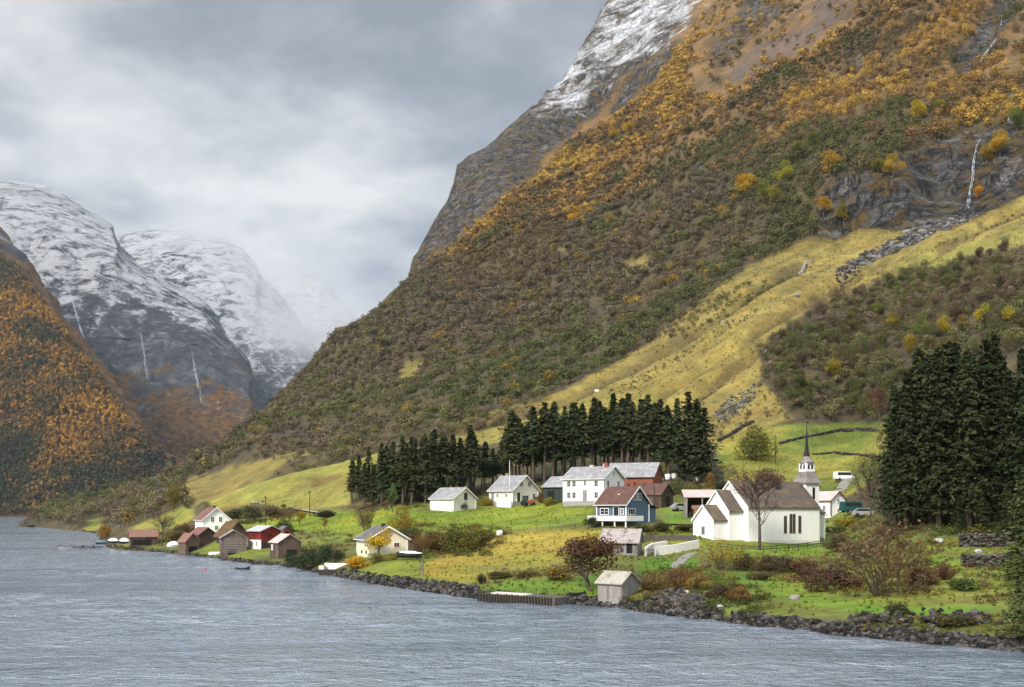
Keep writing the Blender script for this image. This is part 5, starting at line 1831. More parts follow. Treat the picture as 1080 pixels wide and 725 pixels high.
    w3, _ = part_house(-L / 2 - 5.1, -L / 2 - 2.61, 2.6, 3.2, 5.4, 1.5, 0.25, 'sacristy_wall')
    part_house(L / 2 + 0.003, L / 2 + 2.3, 3.3, 4.3, 6.0, 1.5, 0.25, 'porch_wall', 0.0)
    # gable louvre strips
    MB().box(-L / 2 - 0.03, L / 2 + 0.03, -Wd / 2 - 0.03, Wd / 2 + 0.03, -1.6, 0.06).build('foundation', M['limewash'], c.o)
    c.chimney(1.2, -1.2, 0.8, 1.3, 'soot')
    m = MB()
    c.window('front', 0.1, 2.5, 0.55, 2.7, 'brownwood', 'glass', 2, 4)
    c.window('front', 1.2, 2.65, 0.5, 3.0, 'brownwood', 'glass', 2, 4)
    c.window('front', 1.85, 2.65, 0.5, 3.0, 'brownwood', 'glass', 2, 4)
    c.window('front', 3.0, 2.5, 0.55, 2.7, 'brownwood', 'glass', 2, 4)
    # sacristy window on its end wall
    x = -L / 2 - 5.1
    m = MB()
    for (u, z, w_, h_) in ((-0.45, 1.6, 0.1, 1.4), (0.45, 1.6, 0.1, 1.4), (0, 2.27, 0.8, 0.1), (0, 0.93, 0.8, 0.1), (0, 1.6, 0.05, 1.24)):
        m.box(x - 0.07, x + 0.02, u - w_ / 2, u + w_ / 2, z - h_ / 2, z + h_ / 2)
    f = m.build('window', M['trim'], c.o)
    MB().box(x - 0.035, x + 0.01, -0.40, 0.40, 0.98, 2.22).build('pane', M['glass'], f)
    # tower over the west end
    tx, tw = L / 2 + 1.40, 1.36
    T0 = c.o
    tower = MB().box(tx - tw, tx + tw, -tw, tw, 4.2, 9.15).build('tower', M['white'], T0)
    MB().cone((tx, 0, 0), [(9.05, tw + 0.32), (9.22, tw + 0.30), (9.9, tw * 0.92), (10.9, tw * 0.72), (11.0, tw * 0.70)], 4).build('tower_skirt_roof', M['lead'], tower)
    MB().cone((tx, 0, 0), [(10.95, tw * 0.64), (12.45, tw * 0.64)], 4).build('belfry', M['white'], tower)
    MB().cone((tx, 0, 0), [(12.4, tw * 0.84), (12.5, tw * 0.84), (13.0, tw * 0.50), (13.5, tw * 0.34)], 8, math.pi / 8).build('spire_base', M['lead'], tower)
    MB().cone((tx, 0, 0), [(13.45, tw * 0.36), (14.3, tw * 0.25), (15.8, tw * 0.14), (18.2, 0.05), (18.4, 0.02)], 8, math.pi / 8).build('spire', M['spire'], tower)
    m = MB().tube([(tx, 0, 18.3), (tx, 0, 19.3)], 0.035, 6).cone((tx, 0, 18.55), [(-0.12, 0.03), (0, 0.13), (0.12, 0.03)], 8).box(tx + 0.05, tx + 0.5, -0.02, 0.02, 18.85, 19.1)
    m.build('weathervane', M['iron'], tower)
    q = tw * 0.64
    for (u, dz) in ((-0.36, 0), (0.36, 0)):
        MB().box(tx + u - 0.18, tx + u + 0.18, -q - 0.03, -q + 0.02, 11.4, 12.15).build('sound_hole', M['dark'], tower)
        MB().box(tx - q - 0.03, tx - q + 0.02, u - 0.18, u + 0.18, 11.4, 12.15).build('sound_hole', M['dark'], tower)
    MB().box(tx + 0.0, tx + 0.5, -tw - 0.03, -tw + 0.02, 6.5, 8.4).build('sound_hole', M['dark'], tower)
    MB().box(tx - tw - 0.03, tx - tw + 0.02, -0.25, 0.25, 8.0, 8.8).build('sound_hole', M['dark'], tower)

    # --- houses and sheds round the church
    h = House('house', 'small white house with a pale roof just behind the church tower', 'house', 872, 544, -58, 5.5, 3.9, 2.9, 4.4, 'white', 'pinkroof', 0.3, 1.2, 'redroof')
    h.window('right', 0.0, 2.75, 0.75, 0.9, nx=2, ny=2)
    h.window('right', 0.0, 0.9, 0.75, 0.9, nx=2, ny=2)
    h.window('front', -1.0, 1.4, 0.8, 1.0)
    h.window('front', 1.2, 1.4, 0.8, 1.0)

    p = at(741, 545)
    o = empty('open_shed', p, R(-4))
    tag(o, 'open wooden shed with a flat pinkish sheet roof left of the church', 'shed')
    MB().prism([(-2.6, 3.35), (2.6, 4.7), (2.6, 4.82), (-2.6, 3.47)], -3.5, 3.5).build('roof', M['pinkroof'], o)
    MB().box(-3.1, 3.1, 2.2, 2.3, -0.5, 4.55).build('back_wall', M['darkwood'], o)
    MB().box(-3.15, -3.05, -2.3, 2.19, -0.5, 3.5).build('side_wall', M['greywood'], o)
    MB().box(3.05, 3.15, -2.3, 2.19, -0.5, 3.5).build('side_wall', M['greywood'], o)
    for x in (-3.0, -0.3, 2.9):
        MB().box(x - 0.12, x + 0.12, -2.45, -2.31, -0.5, 3.36).build('post', M['greywood'], o)
    MB().prism([(-3.8, 1.3), (-2.5, 1.9), (-2.5, 2.0), (-3.8, 1.4)], -2.2, 1.6).build('lean_to_roof', M['rustroof'], o)
    MB().box(-2.0, 1.4, -3.5, -3.4, -0.5, 0.55).build('lean_to_wall', M['greywood'], o)
    hay = MB()
    for i in range(9):
        a = random.Random(i)
        hay.cone((-1.4 + 0.4 * i, 0.6 + a.uniform(-0.5, 0.5), 0.0), [(-0.1, 0.7), (0.7, 0.8), (1.3 + a.uniform(0, 0.9), 0.5), (2.1, 0.12)], 7)
    hy = hay.build('hay_heap', M['clay'])
    hy.location = p
    hy.rotation_euler = (0, 0, R(-4))
    tag(hy, 'orange brown heap of hay stored under the open shed roof', 'hay')

    h = House('stone_shed', 'old low shed with a patchy slate roof behind the russet tree', 'shed', 656, 583, -16, 5.0, 4.2, 1.6, 3.2, 'greywood', 'shedroof', 0.35, 1.0)
    h.opening('front', -1.3, 0, 0.9, 1.4)
    h.opening('front', 1.4, 0, 0.8, 1.4)
    h.boards('front', 12, 0.07, 1.4, 0.0, 'brownwood')

    h = House('boathouse', 'small grey boathouse with a lichen covered roof alone on the stone shore', 'boathouse', 652, 628.5, -42, 3.0, 3.0, 1.45, 2.45, 'greywood', 'mossroof', 0.28, 1.0, thick=0.10)
    h.boards('front', 9, 0.06, 1.4, 0.0, 'greywood')
    h.boards('right', 9, 0.05, 1.4, 0.0, 'greywood')
    h.opening('front', 0.2, 0.0, 1.0, 1.25, 'greywood', 'door')

    # --- the cream cottage by the shore
    h = House('cottage', 'cream cottage with a dark roof by the shore, behind the bright yellow tree', 'house', 403, 583.5, -66, 6.4, 6.2, 2.3, 4.1, 'yellow', 'darkslate', 0.45, 1.0, 'trim')
    h.window('right', 1.35, 1.35, 1.0, 0.85, 'trim', 'curtain', 2, 1)
    h.window('right', -1.2, 1.35, 1.0, 0.8, 'trim', 'glass', 2, 1)
    h.window('front', 1.2, 1.45, 0.7, 0.7)
    h.window('front', -1.2, 1.45, 0.7, 0.7)
    h.opening('front', 1.8, 0.0, 0.7, 0.5, 'dark', 'cellar_window')
    h.opening('front', -0.6, 0.0, 0.7, 0.5, 'dark', 'cellar_window')
    h.chimney(0.6, 0.0, 0.5, 0.45, 'soot')
    MB().prism([(3.15, -0.5), (5.2, -0.5), (5.2, 1.1), (3.15, 1.9)], 0.2, 3.4).build('annex', M['darkwood'], h.o)
    MB().prism([(3.14, 2.05), (5.5, 1.10), (5.5, 1.22), (3.14, 2.17)], 0.0, 3.6).build('annex_roof', M['darkslate'], h.o)
    MB().box(-2.5, -0.5, 3.15, 4.6, -0.5, 2.1).build('bay', M['greywood'], h.o)
    MB().box(-2.7, -0.3, 3.15, 4.8, 2.103, 2.22).build('bay_roof', M['palegrey'], h.o)

    # --- the hamlet on the point to the left
    h = House('house', 'white house with a red tile roof among the boathouses on the left', 'house', 224, 560.5, -62, 8.5, 6.2, 3.0, 5.6, 'white', 'redroof', 0.45, 1.2, 'trim')
    h.window('right', -0.95, 2.9, 0.9, 1.3, nx=2, ny=2)
    h.window('right', 0.95, 2.9, 0.9, 1.3, nx=2, ny=2)
    h.window('right', 0.0, 0.9, 0.9, 1.1)
    h.window('front', -2.0, 1.6, 0.9, 1.1)
    h.chimney(0.6, 0.3, 0.6, 0.7, 'soot')

    h = House('boathouse', 'low dark boathouse with a rusty roof at the far left of the hamlet', 'boathouse', 151, 575.5, 22, 6.4, 4.2, 2.3, 3.9, 'darkwood', 'rustroof', 0.3, 1.0)
    h.opening('front', -0.4, 0.2, 4.4, 1.3, 'dark', 'open_bay')
    h.boards('left', 7, 0.08, 2.2, 0.0, 'greywood')
    h = House('boathouse', 'brown boathouse with a reddish roof right at the water, in front of another', 'boathouse', 199, 582, -47, 3.7, 3.3, 2.3, 4.0, 'brownwood', 'rustroof', 0.28, 1.0)
    h.opening('right', 0.1, -0.2, 2.0, 1.4)
    h.boards('right', 8, 0.06, 2.0, 0.0, 'brownwood')
    h = House('boathouse', 'brown boathouse with a dusty red roof directly below the white house', 'boathouse', 214, 575, -50, 5.2, 4.2, 2.4, 3.9, 'darkwood', 'redroof', 0.3, 1.0)
    h.opening('front', 0.0, 0.0, 1.4, 1.7, 'cream', 'door')
    h.boards('right', 9, 0.07, 2.2, 0.0, 'brownwood')
    h = House('turf_hut', 'hut with a shaggy brown turf roof right of the white house', 'hut', 245, 569, -50, 5.0, 5.2, 0.9, 3.6, 'brownwood', 'turf', 0.5, 0.8, thick=0.35)
    h = House('boathouse', 'grey brown log boathouse with a low gable between turf hut and red boathouse', 'boathouse', 246, 583, -72, 4.6, 5.0, 3.0, 4.5, 'brownwood', 'greywood', 0.3, 1.0)
    m = MB()
    for i in range(9):
        z = 0.2 + i * 0.33
        m.box(*h._face('right', 0.0, z, 5.1 if z < 3 else 3.4, 0.10, -0.01, 0.05))
    m.build('log_courses', M['greywood'], h.o)
    h.opening('right', -0.4, -0.3, 1.6, 1.0)
    h.opening('front', 0.9, 2.0, 1.4, 0.6, 'palegrey', 'white_board')
    h = House('boathouse', 'red boathouse with a pale sheet roof on a white cellar wall', 'boathouse', 279, 577, -44, 4.6, 4.6, 3.3, 4.2, 'red', 'palegrey', 0.4, 1.0)
    h.window('right', -0.2, 2.5, 1.0, 0.8, 'red')
    h.window('front', -0.6, 2.7, 0.6, 0.8, 'red')
    h.window('front', 0.6, 2.7, 0.6, 0.8, 'red')
    MB().box(-2.33, 2.33, -2.36, -2.302, -0.8, 1.5).build('cellar_wall', M['limewash'], h.o)
    h.opening('front', -1.2, 0.3, 0.5, 1.0)
    for u in (-1.2, 0.7):
        MB().box(*h._face('front', u, 0.7, 0.45, 1.0, 0.03, 0.08)).build('cellar_door', M['greywood'], h.o)
    MB().box(2.302, 2.36, -2.33, 2.33, -0.8, 1.2).build('cellar_wall', M['darkwood'], h.o)
    h = House('boathouse', 'grey boathouse with a white roof edge beside the juniper bushes', 'boathouse', 301, 587, -56, 4.2, 4.4, 2.7, 4.1, 'brownwood', 'pinkroof', 0.3, 1.0, thick=0.10)
    h.opening('right', 0.5, -0.3, 2.2, 1.6)
    h.boards('right', 9, 0.07, 2.5, 0.0, 'brownwood')
    h.window('front', -0.9, 1.7, 0.7, 1.1, 'trim', 'palegrey')
    p = at(299.5, 566)
    h = House('woodshed', 'tiny orange brown woodshed behind the red boathouse', 'shed', 300, 568, -44, 1.9, 1.8, 1.9, 2.5, 'barnred', 'darkslate', 0.2, 0.8)
    h.opening('right', 0.0, 0.0, 0.7, 1.5)


buildings()


def profile_wall(name, label, catg, pts, h, th, mat, step=1.2, sink=0.8):
    """a wall that follows the ground through pixels pts; returns its Empty"""
    W3 = [at(x, y) for x, y in pts]
    o = empty(name, W3[0])
    tag(o, label, catg)
    for a, b in zip(W3[:-1], W3[1:]):
        n = max(1, int((b - a).length / step))
        side = Vector((0, 0, 1)).cross((b - a).normalized()).normalized() * (th / 2)
        m = MB()
        for k in range(n):
            p, q = a.lerp(b, k / n) - W3[0], a.lerp(b, (k + 1) / n) - W3[0]
            s_ = Vector((0, 0, sink))
            u = Vector((0, 0, h))
            m.hexa([p - side - s_, q - side - s_, q + side - s_, p + side - s_, p - side + u, q - side + u, q + side + u, p + side + u])
        m.build('panel', M[mat], o)
    return o, W3


def rocks_mesh(name, P, size, seed, kind=None, squash=0.75, base=(0.17, 0.165, 0.16), var=0.35, protos=8):
    """many stones, each a knocked-about lump, joined in one mesh"""
    r = np.random.default_rng(seed)
    bm = bmesh.new()
    bmesh.ops.create_icosphere(bm, subdivisions=2, radius=1.0)
    V0 = np.array([v.co[:] for v in bm.verts])
    F0 = np.array([[v.index for v in f.verts] for f in bm.faces])
    bm.free()
    pr = []
    for i in range(protos):
        d = V0.copy()
        for k in range(7):      # cut flat faces
            n = r.normal(size=3)
            n /= np.linalg.norm(n)
            t = r.uniform(0.45, 0.8)
            e = np.maximum(d @ n - t, 0)
            d = d - e[:, None] * n[None]
        d *= (1 + 0.08 * r.normal(size=(len(d), 1)))
        pr.append(d)
    Vs, Fs, Cs, o = [], [], [], 0
    for i in range(len(P)):
        d = pr[r.integers(0, protos)] * (size[i] * np.array([r.uniform(0.7, 1.3), r.uniform(0.7, 1.2), squash * r.uniform(0.7, 1.2)]))
        a = r.uniform(0, 6.28)
        ca, sa = math.cos(a), math.sin(a)
        d = np.stack([d[:, 0] * ca - d[:, 1] * sa, d[:, 0] * sa + d[:, 1] * ca, d[:, 2] + 0.12 * d[:, 0]], -1)
        Vs.append(d + P[i])
        Fs.append(F0 + o)
        o += len(d)
        b = np.clip(r.lognormal(0, var), 0.35, 2.4)
        c = np.array(base) * b * np.array([1 + 0.06 * r.normal(), 1, 1 + 0.05 * r.normal()])
        Cs.append(np.repeat(c[None], len(d), 0))
    me = np_mesh(name, np.concatenate(Vs), np.concatenate(Fs), np.clip(np.concatenate(Cs), 0.01, 0.6))
    return link(name, me, M_STONE, kind=kind)


def strip(name, pts, w_, mat, lift=0.08, kind='structure', ):
    """a road or path laid on the ground along pixels"""
    xs, ys = [p[0] for p in pts], [p[1] for p in pts]
    t = np.linspace(0, len(pts) - 1, (len(pts) - 1) * 14 + 1)
    X, Y = np.interp(t, range(len(pts)), xs), np.interp(t, range(len(pts)), ys)
    C = [at(x, y) for x, y in zip(X, Y)]
    V = []
    for i, c in enumerate(C):
        d = (C[min(i + 1, len(C) - 1)] - C[max(i - 1, 0)])
        d.z = 0
        s_ = Vector((-d.y, d.x, 0)).normalized()
        for k in (-1, -0.5, 0, 0.5, 1):
            q = c + s_ * (w_ / 2 * k) * (1 + 0.08 * math.sin(i * 1.7))
            V.append((q.x, q.y, c.z + lift))
    me = np_mesh(name, np.array(V), grid_faces(len(C), 5), None, None, True)
    return link(name, me, M[mat], kind=kind)


def fence(name, label, pts, spacing, h, rails, mat, pw=0.11, catg='fence', rail_r=0.018, rail_mat=None):
    W3 = [at(x, y) for x, y in pts]
    o = empty(name, W3[0])
    tag(o, label, catg)
    P = []
    for a, b in zip(W3[:-1], W3[1:]):
        n = max(1, int((b - a).length / spacing))
        P += [a.lerp(b, k / n) for k in range(n)]
    P.append(W3[-1])
    r = random.Random(len(P))
    for p in P:
        q = p - W3[0]
        MB().beam(q - Vector((0, 0, 0.4)), q + Vector((r.uniform(-.05, .05), r.uniform(-.05, .05), h * r.uniform(0.92, 1.08))), pw).build('post', M[mat], o)
    for z in rails:
        m = MB()
        for a, b in zip(P[:-1], P[1:]):
            m.beam(a - W3[0] + Vector((0, 0, z)), b - W3[0] + Vector((0, 0, z)), rail_r * 2, rail_r * 3)
        m.build('rail', M[rail_mat or mat], o)
    return o


def hull(Ln, Bm, H, n=9):
    """open boat hull: rings of (x, y, z), outer and inner shell as one closed skin"""
    m = MB()
    ring = []
    for i in range(n):
        t = i / (n - 1)
        x = -Ln / 2 + Ln * t
        b = Bm / 2 * (max(0.0, 1 - abs(2 * t - 0.85) ** 2.4 * (1.0 if t > 0.42 else 0.45)) ** 0.6 + 0.03)
        sh = H * (1 + 0.35 * (2 * t - 0.8) ** 2)
        ring.append([(x, -b, sh), (x, -b * 0.8, sh * 0.4), (x, 0, 0.0), (x, b * 0.8, sh * 0.4), (x, b, sh), (x, b * 0.88, sh), (x, b * 0.66, sh * 0.45), (x, 0, 0.10), (x, -b * 0.66, sh * 0.45), (x, -b * 0.88, sh)])
    k = 10
    for r_ in ring:
        m.v += r_
    for i in range(n - 1):
        for j in range(k):
            m.f.append((i * k + j, i * k + (j + 1) % k, (i + 1) * k + (j + 1) % k, (i + 1) * k + j))
    m.f.append(tuple(range(k))[::-1])
    m.f.append(tuple((n - 1) * k + j for j in range(k)))
    return m


def boat(label, loc, rz, Ln, Bm, H, mat, flip=False, cover=None, name='rowing_boat', thwarts=True):
    o = empty(name, loc, rz)
    tag(o, label, 'boat')
    hl = hull(Ln, Bm, H).build('hull', M[mat], o)
    if thwarts and not cover and not flip:
        for x in (-0.22, 0.12):
            MB().box(Ln * x - 0.12, Ln * x + 0.12, -Bm * 0.40, Bm * 0.40, H * 0.62, H * 0.68).build('thwart', M['brownwood'], o)
    if cover:
        m = MB()
        n = 9
        for i in range(n):
            t = i / (n - 1)
            x = -Ln * 0.50 + Ln * 1.0 * t
            q = max(0.06, math.sin(math.pi * (0.06 + 0.88 * t)) ** 0.6)
            for a in range(7):
                an = math.pi * a / 6
                m.v.append((x, -math.cos(an) * Bm * 0.54 * q, H * 0.85 + math.sin(an) * cover[1] * q))
        for i in range(n - 1):
            for a in range(6):
                m.f.append((i * 7 + a, i * 7 + a + 1, (i + 1) * 7 + a + 1, (i + 1) * 7 + a))
            m.f.append((i * 7 + 6, i * 7, (i + 1) * 7, (i + 1) * 7 + 6))
        m.f.append(tuple(range(7)))
        m.f.append(tuple((n - 1) * 7 + a for a in range(7)))
        m.build('cover', M[cover[0]], o, True)
    if flip:
        o.rotation_euler = (R(180), 0, rz)
        o.location = Vector(loc) + Vector((0, 0, H * 1.05))
    return o


def car(label, px, py, rz, mat, Ln=4.1, van=False):
    p = at(px, py)
    o = empty('parked_car', p, R(rz))
    tag(o, label, 'car')
    Wc = 1.65
    if van:
        prof = [(-2.0, 0.35), (2.0, 0.35), (2.05, 0.8), (1.6, 1.1), (1.1, 1.95), (-1.9, 2.0), (-2.05, 0.8)]
        gl = [(1.5, 1.15), (1.12, 1.8), (-1.6, 1.82), (-1.7, 1.15)]
    else:
        prof = [(-2.0, 0.30), (2.0, 0.30), (2.05, 0.62), (1.2, 0.88), (0.55, 1.38), (-1.1, 1.42), (-1.85, 0.95), (-2.05, 0.7)]
        gl = [(1.0, 0.92), (0.48, 1.30), (-1.0, 1.33), (-1.6, 0.95)]
    k = Ln / 4.1
    m = MB()
    m.prism([(x * k, z) for x, z in prof], -Wc / 2, Wc / 2)
    m.v = [(y, x, z) for x, y, z in m.v]
    m.build('body', M[mat], o)
    m = MB()
    m.prism([(x * k, z) for x, z in gl], -Wc / 2 - 0.01, Wc / 2 + 0.01)
    m.v = [(y, x, z) for x, y, z in m.v]
    m.build('windows', M['glass'], o)
    for x in (-1.25, 1.25):
        for y in (-Wc / 2 - 0.02, Wc / 2 - 0.18):
            wv = MB()
            wv.tube([(x * k, y, 0.31), (x * k, y + 0.2, 0.31)], 0.31, 12)
            wv.build('wheel', M['rubber'], o)
    return o


def village_things():
    rr = random.Random(3)
    # churchyard wall of limewashed stone, with gate posts
    o, W3 = profile_wall('churchyard_wall', 'low white limewashed wall running down left of the church', 'wall', [(736.5, 578), (715, 582.5), (691, 586)], 1.15, 0.4, 'limewash')
    o, W3 = profile_wall('churchyard_wall', 'short white wall piece behind the gate opening of the churchyard', 'wall', [(703, 579), (687, 582), (681, 586)], 1.15, 0.4, 'limewash')
    p = at(686, 587)
    g = empty('gate', p, R(20))
    tag(g, 'dark iron gate in the gap of the white churchyard wall', 'gate')
    m = MB()
    for i in range(6):
        m.box(-0.55 + i * 0.22 - 0.02, -0.55 + i * 0.22 + 0.02, -0.02, 0.02, 0.1, 1.05)
    m.box(-0.6, 0.6, -0.025, 0.025, 0.2, 0.26).box(-0.6, 0.6, -0.025, 0.025, 0.9, 0.96)
    m.build('bars', M['iron'], g)
    for x in (-0.72, 0.72):
        MB().box(x - 0.1, x + 0.1, -0.1, 0.1, -0.5, 1.25).build('gate_post', M['concrete'], g)
    o, W3 = profile_wall('terrace_wall', 'dark dry stone terrace wall between the blue house and the church', 'wall', [(668, 571), (690, 570), (715, 570), (734, 570)], 0.75, 0.6, 'stove')
    strip('gravel_path', [(711, 600), (716, 594), (723, 588), (732, 583.5)], 1.5, 'gravel')
    strip('road', [(266, 529), (286, 533), (310, 537), (340, 541.5)], 2.0, 'asphaltpale', 0.15)
    strip('farm_road', [(862, 519), (880, 520), (890, 516), (894, 509), (899, 505)], 3.0, 'gravel', 0.15)
    strip('lane', [(700, 553), (722, 553.5), (745, 552)], 2.2, 'gravel', 0.12)
    # fences
    fence('wire_fence', 'row of thin posts with wire along the lower edge of the green field', [(527, 565), (552, 562), (580, 558), (606, 554), (622, 551)], 1.9, 1.15, (0.5, 0.9), 'post', 0.09, rail_r=0.008, rail_mat='wire')
    fence('wire_fence', 'row of posts along the dry bank between the yellow field and the lawn', [(498, 604), (530, 606), (560, 605), (590, 602), (604, 599)], 1.7, 1.0, (0.45, 0.8), 'post', 0.09, rail_r=0.008, rail_mat='wire')
    fence('wooden_fence', 'dark rail fence along the church lawn in front of the white wall', [(757, 580), (782, 583), (805, 583.5), (832, 581.5), (852, 579), (868, 576.5)], 2.2, 1.0, (0.55, 0.9), 'iron', 0.09, rail_r=0.03)
    fence('wire_fence', 'short fence on the grass right of the blue house', [(693, 548), (712, 548), (728, 546)], 1.8, 1.0, (0.5, 0.85), 'post', 0.08, rail_r=0.01, rail_mat='wire')
    # poles
    def pole(label, px, base, top, cross=True, lean=0.0, mat='pole', name='utility_pole', r0=0.13):
        p = at(px, base)
        h = (base - top) / F * p.y
        o = empty(name, p)
        tag(o, label, 'flagpole' if 'flag' in name else ('stake' if name == 'stake' else 'pole'))
        MB().tube([(0, 0, -0.5), (lean * 0.5, 0, h * 0.5), (lean, 0, h)], [r0, r0 * 0.85, r0 * 0.65], 8).build('shaft', M[mat], o)
        if cross:
            MB().box(lean - 0.7, lean + 0.7, -0.06, 0.06, h - 0.55, h - 0.42).build('crossarm', M[mat], o)
            for x in (-0.6, 0.0, 0.6):
                MB().tube([(lean + x, 0, h - 0.41), (lean + x, 0, h - 0.22)], 0.06, 6).build('insulator', M['trim'], o)
        return o
    pole('dark power pole standing behind the red boathouse', 280, 553, 523)
    pole('dark power pole beside the dark bramble heap and the pale road', 326.7, 545, 517)
    pole('dark power pole on the green meadow right of the yellow green tree', 818, 489, 459)
    pole('bare dark pole between the blue house and the round yellow tree', 690, 539, 511, False)
    pole('tall white flagpole in front of the cream house', 537.5, 533, 486, False, 0.0, 'trim', 'flagpole', 0.07)
    pole('grey stake on the shore grass right of the covered boat', 446, 607, 589, False, 0.0, 'post', 'stake', 0.09)
    pole('thin grey stake leaning beside the taller one on the shore grass', 442.5, 606, 595, False, 0.2, 'post', 'stake', 0.06)
    # picnic table on the church lawn
    p = at(862, 570.5)
    o = empty('picnic_table', p, R(12))
    tag(o, 'dark wooden picnic table at the right corner of the church', 'picnic table')
    MB().box(-0.95, 0.95, -0.38, 0.38, 0.72, 0.78).build('tabletop', M['darkwood'], o)
    for y in (-0.75, 0.75):
        MB().box(-0.95, 0.95, y - 0.14, y + 0.14, 0.42, 0.47).build('seat', M['darkwood'], o)
    for x in (-0.65, 0.65):
        m = MB().beam((x, -0.72, 0), (x, -0.25, 0.715), 0.09).beam((x, 0.72, 0), (x, 0.25, 0.715), 0.09).box(x + 0.05, x + 0.13, -0.85, 0.85, 0.33, 0.415)
        m.build('leg', M['darkwood'], o)
    # white panel fence and tractor at the cream house
    o, _ = profile_wall('white_fence', 'white board fence in front of the cream house with the flagpole', 'fence', [(524, 534.5), (539, 535)], 1.5, 0.08, 'trim')
    p = at(556, 534)
    o = empty('tractor', p, R(-20))
    tag(o, 'small tractor with red bonnet and dark green cab before the cream house', 'tractor')
    MB().box(0.1, 1.6, -0.38, 0.38, 0.65, 1.2).build('bonnet', M['tractorred'], o)
    MB().box(-0.9, 0.5, -0.45, 0.45, 0.55, 0.85).build('chassis', M['iron'], o)
    c = MB().prism([(-0.55, 0.86), (0.55, 0.86), (0.5, 2.1), (-0.5, 2.1)], -0.9, 0.08).build('cab', M['tractorgreen'], o)
    MB().box(-0.75, -0.05, -0.57, 0.57, 1.3, 1.95).build('cab_window', M['glass'], c)
    MB().box(-1.0, 0.2, -0.65, 0.65, 2.103, 2.2).build('cab_roof', M['tractorgreen'], o)
    for x, y, r_ in ((-0.6, -0.75, 0.65), (-0.6, 0.45, 0.65), (1.25, -0.62, 0.38), (1.25, 0.4, 0.38)):
        MB().tube([(x, y, r_), (x, y + 0.3, r_)], r_, 14).build('wheel', M['rubber'], o)
    # cars
    car('silver car parked by the open shed left of the church', 719, 539, 15, 'cargrey')
    car('dark teal car parked behind the bushes right of the small white house', 899, 541, 10, 'carteal', 4.3, True)
    car('pale car parked beside the dark teal one', 912, 545, -12, 'cargrey')
    car('white van parked on the farm road at the green meadow', 890, 507, 8, 'carwhite', 4.4, True)
    # wrapped bales
    for i, (x, y, s_) in enumerate([(672, 508, 1.25), (680, 507.5, 1.25), (688, 507, 1.3), (697, 507, 1.25), (704, 506.5, 1.2), (711, 506, 1.2), (727, 507, 1.2), (735, 508, 1.2), (527, 566, 0.85)]):
        p = at(x, y)
        m = MB().cone((0, 0, 0), [(0.0, 0.50 * s_), (0.10 * s_, 0.62 * s_), (0.5 * s_, 0.64 * s_), (1.05 * s_, 0.60 * s_), (1.18 * s_, 0.45 * s_)], 16)
        b = m.build('silage_bale', M['plastic'], None, True)
        b.location = p
        if i == 8:
            tag(b, 'single white wrapped bale at the left end of the wire fence', 'bale')
        elif i < 6:
            tag(b, 'white wrapped bale in the long row behind the red barn', 'bale', 'bales in the long row behind the barn')
        else:
            tag(b, 'white wrapped bale under the spruces right of the long row', 'bale', 'bales under the spruces')
    # boats and landing place
    z0 = 0.0
    p = Vector(world(256, 601, CAMH * F / (601.5 - HOR)))
    boat('dark rowing boat moored on the water off the log boathouse', (p.x, p.y, -0.18), R(4), 2.4, 0.95, 0.55, 'hulldark')
    p = Vector(world(216.5, 602, CAMH * F / (602 - HOR)))
    m = MB().cone((0, 0, 0), [(-0.20, 0.05), (-0.1, 0.19), (0.05, 0.24), (0.2, 0.2), (0.3, 0.07), (0.36, 0.05)], 12)
    b = m.build('mooring_buoy', M['buoy'], None, True)
    b.location = (p.x, p.y, 0.03)
    tag(b, 'small red mooring buoy floating left of the dark rowing boat', 'buoy')
    p = at(183, 580.5)
    boat('boat under a rounded white cover on the shore left of the brown boathouses', p + Vector((0, 0, 0.55)), R(8), 2.9, 1.3, 0.6, 'hullwhite', False, ('plastic', 1.0), 'covered_boat')
    p = at(227, 585)
    boat('white rowing boat lying upside down on the grass left of the log boathouse', p, R(5), 2.5, 1.05, 0.5, 'hullwhite', True)
    p = at(107, 574.5)
    boat('boat under a blue grey tarpaulin at the landing place on the point', p, R(25), 3.2, 1.3, 0.6, 'hulldark', False, ('tarpblue', 0.7), 'covered_boat')
    p = at(119.5, 573)
    boat('boat under a white tarpaulin at the landing place, left one of two', p, R(-20), 3.2, 1.5, 0.6, 'hulldark', False, ('plastic', 0.9), 'covered_boat')
    p = at(131, 573.5)
    boat('boat under a white tarpaulin at the landing place, right one of two', p, R(-35), 3.6, 1.6, 0.6, 'hulldark', False, ('plastic', 1.0), 'covered_boat')
    p = at(432, 590.5)
    boat('boat under a white cover parked beside the cream cottage', p + Vector((0, 0, 0.25)), R(-6), 3.7, 1.4, 0.75, 'hulldark', False, ('plastic', 0.4), 'covered_boat')
    # floating jetty at the point
    p = Vector(world(76, 580, 284))
    o = empty('jetty', (p.x, p.y, 0.0), R(6))
    tag(o, 'low dark wooden jetty reaching out from the rocky point on the left', 'jetty')
    MB().box(-3.5, 7.5, -0.8, 0.8, 0.35, 0.55).build('deck', M['wetwood'], o)
    for x in (-3.1, -0.2, 2.6, 5.4):
        for y in (-0.7, 0.7):
            MB().tube([(x, y, -1.5), (x, y, 0.9)], 0.11, 8).build('pile', M['wetwood'], o)
    boat('grey dinghy lying alongside the jetty at the point', (p.x - 1.0, p.y - 1.7, -0.12), R(7), 3.4, 1.2, 0.55, 'cargrey')
    # white concrete boat landing by the junipers
    p = at(352, 604)
    o = empty('landing', (p.x, p.y, 0), R(-14))
    tag(o, 'white concrete boat landing at the shore between junipers and orange bush', 'jetty')
    MB().box(-2.2, 2.4, -0.7, 1.6, -0.8, 0.95).build('slab', M['wetwood'], o)
